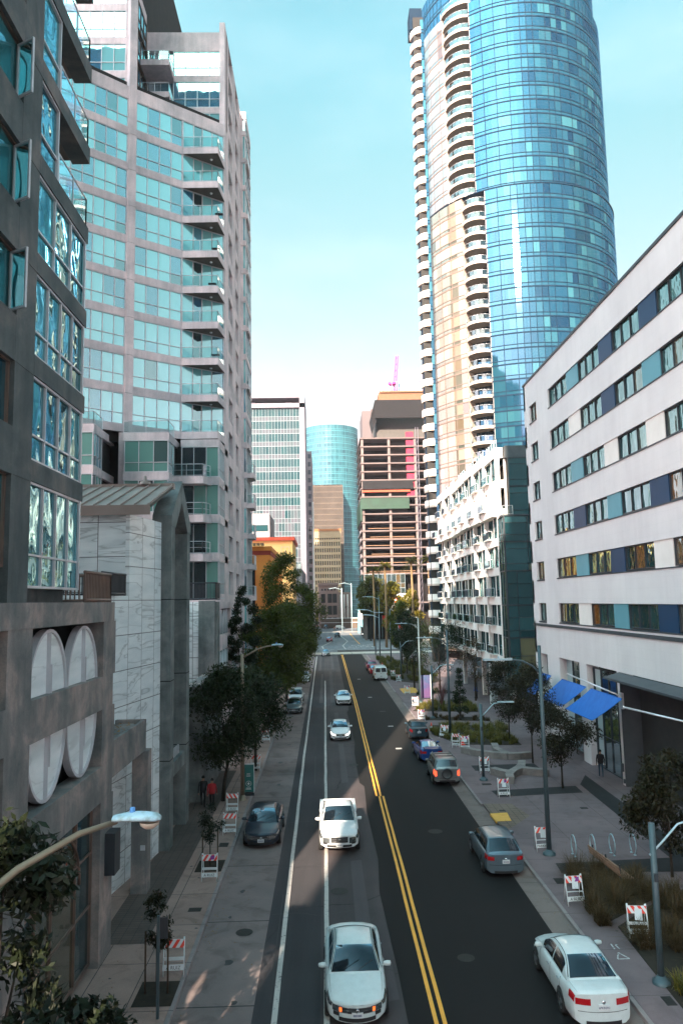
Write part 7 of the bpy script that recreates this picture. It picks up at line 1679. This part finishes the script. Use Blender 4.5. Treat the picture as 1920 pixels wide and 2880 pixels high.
# Y shaped concrete benches
M_bench = streaked('cast_bench_concrete', (.17, .15, .145), (.24, .21, .20), (.32, .28, .265), sc=1.2, st=.3)
def ybench(arms, label, w=.27, h=.47):
    cx, cy = arms[0][0]; root = empty('concrete_bench', (cx, cy, WZ), 0, label, 'bench', 'Y shaped concrete benches'); m = MB()
    for pts in arms:
        vs = []; fs = []; n = len(pts); 
        for i, (x, y) in enumerate(pts):
            a = pts[max(0, i-1)]; b = pts[min(n-1, i+1)]; dx, dy = b[0]-a[0], b[1]-a[1]; l = math.hypot(dx, dy); nx, ny = -dy/l, dx/l; ww = w*(1.25 if i == 0 else 1)
            hh = h+(.0 if i else .004)
            vs += [(x+nx*ww*.8, y+ny*ww*.8, WZ), (x-nx*ww*.8, y-ny*ww*.8, WZ), (x-nx*ww, y-ny*ww, WZ+hh), (x+nx*ww, y+ny*ww, WZ+hh)]
        for i in range(n-1):
            for j in range(4): fs.append((i*4+j, i*4+(j+1) % 4, (i+1)*4+(j+1) % 4, (i+1)*4+j))
        fs += [(0, 3, 2, 1), tuple((n-1)*4+q for q in range(4))]; m.add(vs, fs)
    m.build('seat', M_bench, root, bevel=.02)
ybench([[(13.5, 57.6), (12.6, 58.0), (11.6, 58.9), (10.6, 60.3)], [(13.5, 57.6), (13.1, 59.6), (13.4, 61.6)], [(13.5, 57.6), (14.3, 57.5), (15.3, 57.9)]], 'long Y shaped concrete bench farther from the viewer')
ybench([[(13.2, 52.9), (12.5, 52.0), (12.0, 51.0), (11.85, 50.1)], [(12.2, 51.6), (11.7, 52.2), (11.3, 52.9)], [(13.2, 52.9), (13.6, 53.9), (13.9, 55.0)], [(13.2, 52.9), (14.0, 52.3), (14.9, 51.9)]], 'nearer Y shaped concrete bench by the dark paving strip')
# slatted bench
B = empty('slatted_bench', (12.2, 33.6, WZ), .08, 'brown slatted bench with a tilted back rail beside the feathery grass', 'bench'); LOCAL.add(B.name)
M_wood = surf('bench_timber', (.22, .12, .08), (.34, .19, .13), .7, scale=5, obj=True)
part('seat', M_wood, B, lambda m: [m.box(-.22+i*.12, -1.5, .42, -.13+i*.12, 1.5, .46) for i in range(4)]); part('backrest', M_wood, B, lambda m: [m.box(-.36-.03*i, -1.5, .55+i*.13, -.33-.03*i, 1.5, .64+i*.13) for i in range(3)])
for s in (-1.3, 0, 1.3): part('leg', M_dframe, B, lambda m: (m.box(-.3, s-.03, 0, -.25, s+.03, .95), m.box(.2, s-.03, 0, .25, s+.03, .42), m.box(-.25, s-.03, .36, .2, s+.03, .41)))
# green sandwich board, purple board, parking sign
B = empty('sandwich_board', (-5.0, 49.0, WZ), 0, 'green sandwich board with a leaf emblem beside the left lamp post', 'sign'); M_sb = surf('deep_green_board', (.02, .13, .12), (.03, .16, .145), .5)
part('board', [M_sb, M_bw], B, lambda m: (m.box(-5.32, 48.9, .35, -4.68, 48.96, 2.0), m.box(-5.36, 48.92, .3, -5.322, 48.98, 2.05, 1), m.box(-4.678, 48.92, .3, -4.64, 48.98, 2.05, 1), m.box(-5.32, 48.92, 2.002, -4.68, 48.98, 2.05, 1)))
part('base', M_dframe, B, lambda m: m.box(-5.35, 48.8, WZ, -4.65, 49.3, .3)); part('emblem', M_bw, B, lambda m: (m.tube([(-5+.16*math.cos(a), 48.885, .85+.16*math.sin(a)) for a in [TWO*i/16 for i in range(17)]], .012, 4), m.add([(-5, 48.885, .76), (-4.92, 48.885, .85), (-5, 48.885, .95), (-5.08, 48.885, .85)], [(0, 1, 2, 3)])))
part('text_line', M_bw, B, lambda m: [m.box(-5.18+.02*i, 48.885, z, -4.84-.02*i, 48.895, z+.035) for i, z in enumerate((.5, .57, 1.3, 1.42))])
B = empty('advertising_board', (11.9, 92.3, WZ), 0, 'blue and purple advertising board beside the tall lamp', 'sign')
t = NT('blue_purple_poster'); g_ = t.n('ShaderNodeNewGeometry'); s_ = t.n('ShaderNodeSeparateXYZ'); t.l(g_.outputs['Position'], s_.inputs[0]); mr = t.n('ShaderNodeMapRange'); mr.inputs[1].default_value = .3; mr.inputs[2].default_value = 3.0; t.l(s_.outputs[2], mr.inputs[0]); M_post = t.done(t.pr(t.mix(.35, t.ramp(mr.outputs[0], [(0, (.05, .012, .07)), (.5, (.02, .025, .10)), (1, (.008, .05, .11))]), t.ramp(t.noise(1.2, 3), [(.4, (.015, .035, .10)), (.6, (.10, .02, .09))])), .5))
part('board', M_post, B, lambda m: m.box(11.35, 92.3, .3, 12.6, 92.38, 3.0)); part('frame', M_bw, B, lambda m: (m.box(11.28, 92.32, WZ, 11.35, 92.4, 3.06), m.box(12.6, 92.32, WZ, 12.67, 92.4, 3.06)))
B = empty('parking_sign', (19.3, 87.0, WZ), 0, 'white and grey pylon with a letter P beside the pale balcony block', 'sign')
part('post', surf('grey_pylon', (.30, .33, .35), (.36, .39, .41), .5), B, lambda m: m.box(18.85, 86.95, WZ, 19.5, 87.1, 4.4)); o = part('sign_panel', M_bw, B, lambda m: (m.box(18.7, 86.85, 3.1, 19.65, 87.2, 4.75), m.box(18.68, 86.9, WZ, 18.84, 87.15, 3.1)))
text_mesh('P', 1.25, M_dframe, 'letter', B, (19.17-19.3, 86.82-87.0, 3.92-WZ), (math.pi/2, 0, 0), .01)
B = empty('ticket_post', (18.2, 92.5, WZ), 0, 'dark slim post with a small pale notice by the car park entrance', 'sign'); part('post', M_dframe, B, lambda m: m.box(18.1, 92.5, WZ, 18.35, 92.7, 2.6)); part('notice', M_plate, B, lambda m: m.box(18.1, 92.46, 2.6, 18.4, 92.7, 3.3))
# junction clutter: kiosk, banner, shelter, bins
B = empty('market_tent', (18, 240, 0), 0, 'white curved canopy tent on the far right pavement behind the bus', 'tent'); m = MB(); n = 12
for i in range(n): a0, a1 = math.pi*i/n, math.pi*(i+1)/n; m.add([(20-6*math.cos(a0), 236, 4+2.2*math.sin(a0)), (20-6*math.cos(a1), 236, 4+2.2*math.sin(a1)), (20-6*math.cos(a1), 268, 4+2.2*math.sin(a1)), (20-6*math.cos(a0), 268, 4+2.2*math.sin(a0))], [(0, 1, 2, 3)], 0, 0, True)
m.build('canopy', M_white2, B); part('side_wall', M_white2, B, lambda m: [m.box(14.0, 237+i*4, 0, 14.2, 239.6+i*4, 4) for i in range(8)])
B = empty('banner', (22, 222, 0), 0, 'white billboard with a coloured round mark among the palms', 'sign'); part('board', M_white2, B, lambda m: m.box(19.2, 222, 9.0, 24.6, 222.3, 14.0)); part('emblem', M_br, B, lambda m: m.lathe([(.4, 0), (.9, 0)], (20.6, 221.9, 12.2), 14, 0, 'Y')); part('post', M_dframe, B, lambda m: m.box(21.8, 222.1, 0, 22.1, 222.2, 9))
for i, (x, y, c, lb) in enumerate(((20.6, 214, M_br, 'red and white pennant pole on the far right pavement'), (23.5, 205, M_bw, 'white street banner on a pole near the palms'), (17.4, 232, M_br, 'orange red pennant beside the white tent'))):
    B = empty('pennant', (x, y, 0), 0, lb, 'flag'); part('post', M_lampw, B, lambda m: m.tube([(x, y, 0), (x, y, 7.5)], .1, 6)); part('cloth', c, B, lambda m: m.add([(x+.1, y, 7.4), (x+1.5, y, 7.4), (x+1.1, y+.1, 3.4), (x+.1, y, 4.2)], [(0, 1, 2, 3)]))
B = empty('info_kiosk', (11, 283, 0), 0, 'pale blue kiosk column at the far right corner', 'kiosk'); part('body', P_teal, B, lambda m: m.box(12.2, 283, 0, 14.8, 285, 9)); part('panel', M_bw, B, lambda m: m.box(12.5, 282.9, 5, 14.5, 282.98, 8.6))
B = empty('site_hoarding', (2, 336, 0), 0, 'long brown site hoarding across the far junction', 'fence'); part('panel', M_rib, B, lambda m: m.box(-2, 336, 0, 30, 336.3, 4.2)); part('rail', M_bw, B, lambda m: (m.box(-2, 335.8, 4.3, 30, 335.9, 4.6), m.box(-2, 335.8, 2.4, 30, 335.9, 2.6)))
# ------------------------------------------------------------ people
def skinned(name, verts, edges, radii, mat, parent, sub=1):
    me = bpy.data.meshes.new(name); me.from_pydata(verts, edges, []); o = bpy.data.objects.new(name, me); COL.objects.link(o)
    sk = o.modifiers.new('skin', 'SKIN'); sv = me.skin_vertices[0].data if me.skin_vertices else None
    if sv is None:
        bm_ = __import__('bmesh').new(); bm_.from_mesh(me); bm_.verts.layers.skin.verify(); bm_.to_mesh(me); bm_.free(); sv = me.skin_vertices[0].data
    for i, r in enumerate(radii): sv[i].radius = (r, r) if not isinstance(r, tuple) else r; sv[i].use_root = (i == 0)
    sk.use_smooth_shade = True; s = o.modifiers.new('sub', 'SUBSURF'); s.levels = sub; s.render_levels = sub
    dg = bpy.context.evaluated_depsgraph_get(); me2 = bpy.data.meshes.new_from_object(o.evaluated_get(dg)); bpy.data.objects.remove(o)
    me2.materials.clear(); me2.materials.append(mat) if not isinstance(mat, list) else [me2.materials.append(q) for q in mat]
    o = bpy.data.objects.new(name, me2); COL.objects.link(o); o.parent = parent; KIDS.setdefault(parent.name, []).append(o); return o
def person(x, y, rz, label, top, legs, hair, skin, step=.22, arm=.12, coat=0.0, h=1.75, z=WZ, pack=None):
    root = empty('person', (x, y, z), rz, label, 'person'); LOCAL.add(root.name); k = h/1.75
    V = [(0, 0, .95), (0, 0, 1.18), (0, 0, 1.40), (0, -.01, 1.50), (0, -.02, 1.60), (0, -.02, 1.68)]; R = [(.155, .105), (.14, .10), (.185, .10), .05, .085, .078]; E_ = [(0, 1), (1, 2), (2, 3), (3, 4), (4, 5)]
    for s in (-1, 1):
        b = len(V); a = arm*s; V += [(s*.19, 0, 1.41), (s*.245, a*.6, 1.13), (s*.25, a*1.6-.06, .90), (s*.25, a*1.8-.09, .81)]; R += [.06, .043, .032, .036]; E_ += [(2, b), (b, b+1), (b+1, b+2), (b+2, b+3)]
        f = len(V)
        for q in range(5): V.append((s*(.25+.012*(q-2)) if q else s*.22, a*1.8-.10-.012*(q-2), .735+.012*abs(q-2) if q else .775)); R.append(.010); E_.append((b+3, f+q))
        b = len(V); t = -s*step; V += [(s*.095, 0, .90), (s*.10, t*.55-.03, .50), (s*.10, t, .10), (s*.105, t-.13, .04)]; R += [.088, .058, .042, .036]; E_ += [(0, b), (b, b+1), (b+1, b+2), (b+2, b+3)]
    V = [(a*k, b_*k, c*k) for a, b_, c in V]
    o = skinned('body', V, E_, R, [skin, top, legs], root, 2); me = o.data
    for p in me.polygons: zz = p.center.z/k; p.material_index = 2 if zz < .93 and abs(p.center.x) < .19*k else (1 if zz < 1.49 and zz > .86 else (2 if zz < .6 else 0))
    m = MB(); m.lathe([(0, .10), (.05, .09), (.085, .05), (.098, 0), (.092, -.05)], (0, .012*k, 1.685*k), 12); m.build('hair', hair, root)
    m = MB(); m.lathe([(.16, 0.0), (.19, .12), (.175, .3), (.20, .50), (.10, .60)], (0, 0, .88*k), 12)
    for i in range(len(m.v)): a, b_, c = m.v[i]; m.v[i] = (a*1.08, b_*.68, c)
    m.build('jacket', top, root)
    if pack: m = MB(); m.box(-.15, .12, 1.0*k, .15, .30, 1.42*k); m.build('backpack', pack, root, bevel=.05)
    return root
SK = surf('skin_tone', (.30, .16, .10), (.34, .19, .13), .6); CL = lambda n, c: surf(n, c, tuple(q*.8 for q in c), .9)
c_dark = CL('dark_cloth', (.012, .012, .014)); c_red = CL('red_cloth', (.30, .015, .02)); c_jean = CL('denim_cloth', (.03, .05, .08)); c_hair = CL('dark_hair', (.01, .008, .006)); c_blue = CL('blue_cloth', (.02, .08, .35))
person(-6.85, 45.9, math.pi, 'person in a red jacket and dark trousers walking away on the left pavement', c_red, c_dark, c_hair, SK, .16)
person(-7.45, 46.4, math.pi+.1, 'person in dark clothes with a cane walking beside the red jacket', c_dark, c_dark, c_hair, SK, .25, .2, h=1.8)
person(18.25, 51.3, math.pi-.3, 'person in black jacket and jeans standing by the shop windows on the right', c_dark, c_jean, c_hair, SK, .08, .03, h=1.78)
person(17.9, 91.5, math.pi/2, 'person in a bright blue top near the car park sign', c_blue, c_dark, c_hair, SK, .15)
person(15.6, 226, 0, 'distant person in black on the far right pavement', c_dark, c_dark, c_hair, SK, .2); person(3.5, 300, .6, 'distant person crossing the street at the far junction', c_dark, c_dark, c_hair, SK, .3)
B = empty('walking_cane', (-7.9, 46.2, WZ), 0, 'thin walking cane held by the dark clothed walker', 'cane'); part('shaft', M_dframe, B, lambda m: m.tube([(-7.72, 46.2, .95), (-7.95, 45.9, WZ)], .012, 5))
# ------------------------------------------------------------ the air
t = NT('thin_air'); v_ = t.n('ShaderNodeVolumePrincipled', Density=0.00016); v_.inputs['Color'].default_value = (.92, .90, 1.0, 1); v_.inputs['Anisotropy'].default_value = 0.1
t.l(v_.outputs[0], t.out.inputs[1])
m = MB(); m.box(-910, -310, -1.2, 910, 1810, 178); tag(m.build('haze', t.m), kind='stuff')
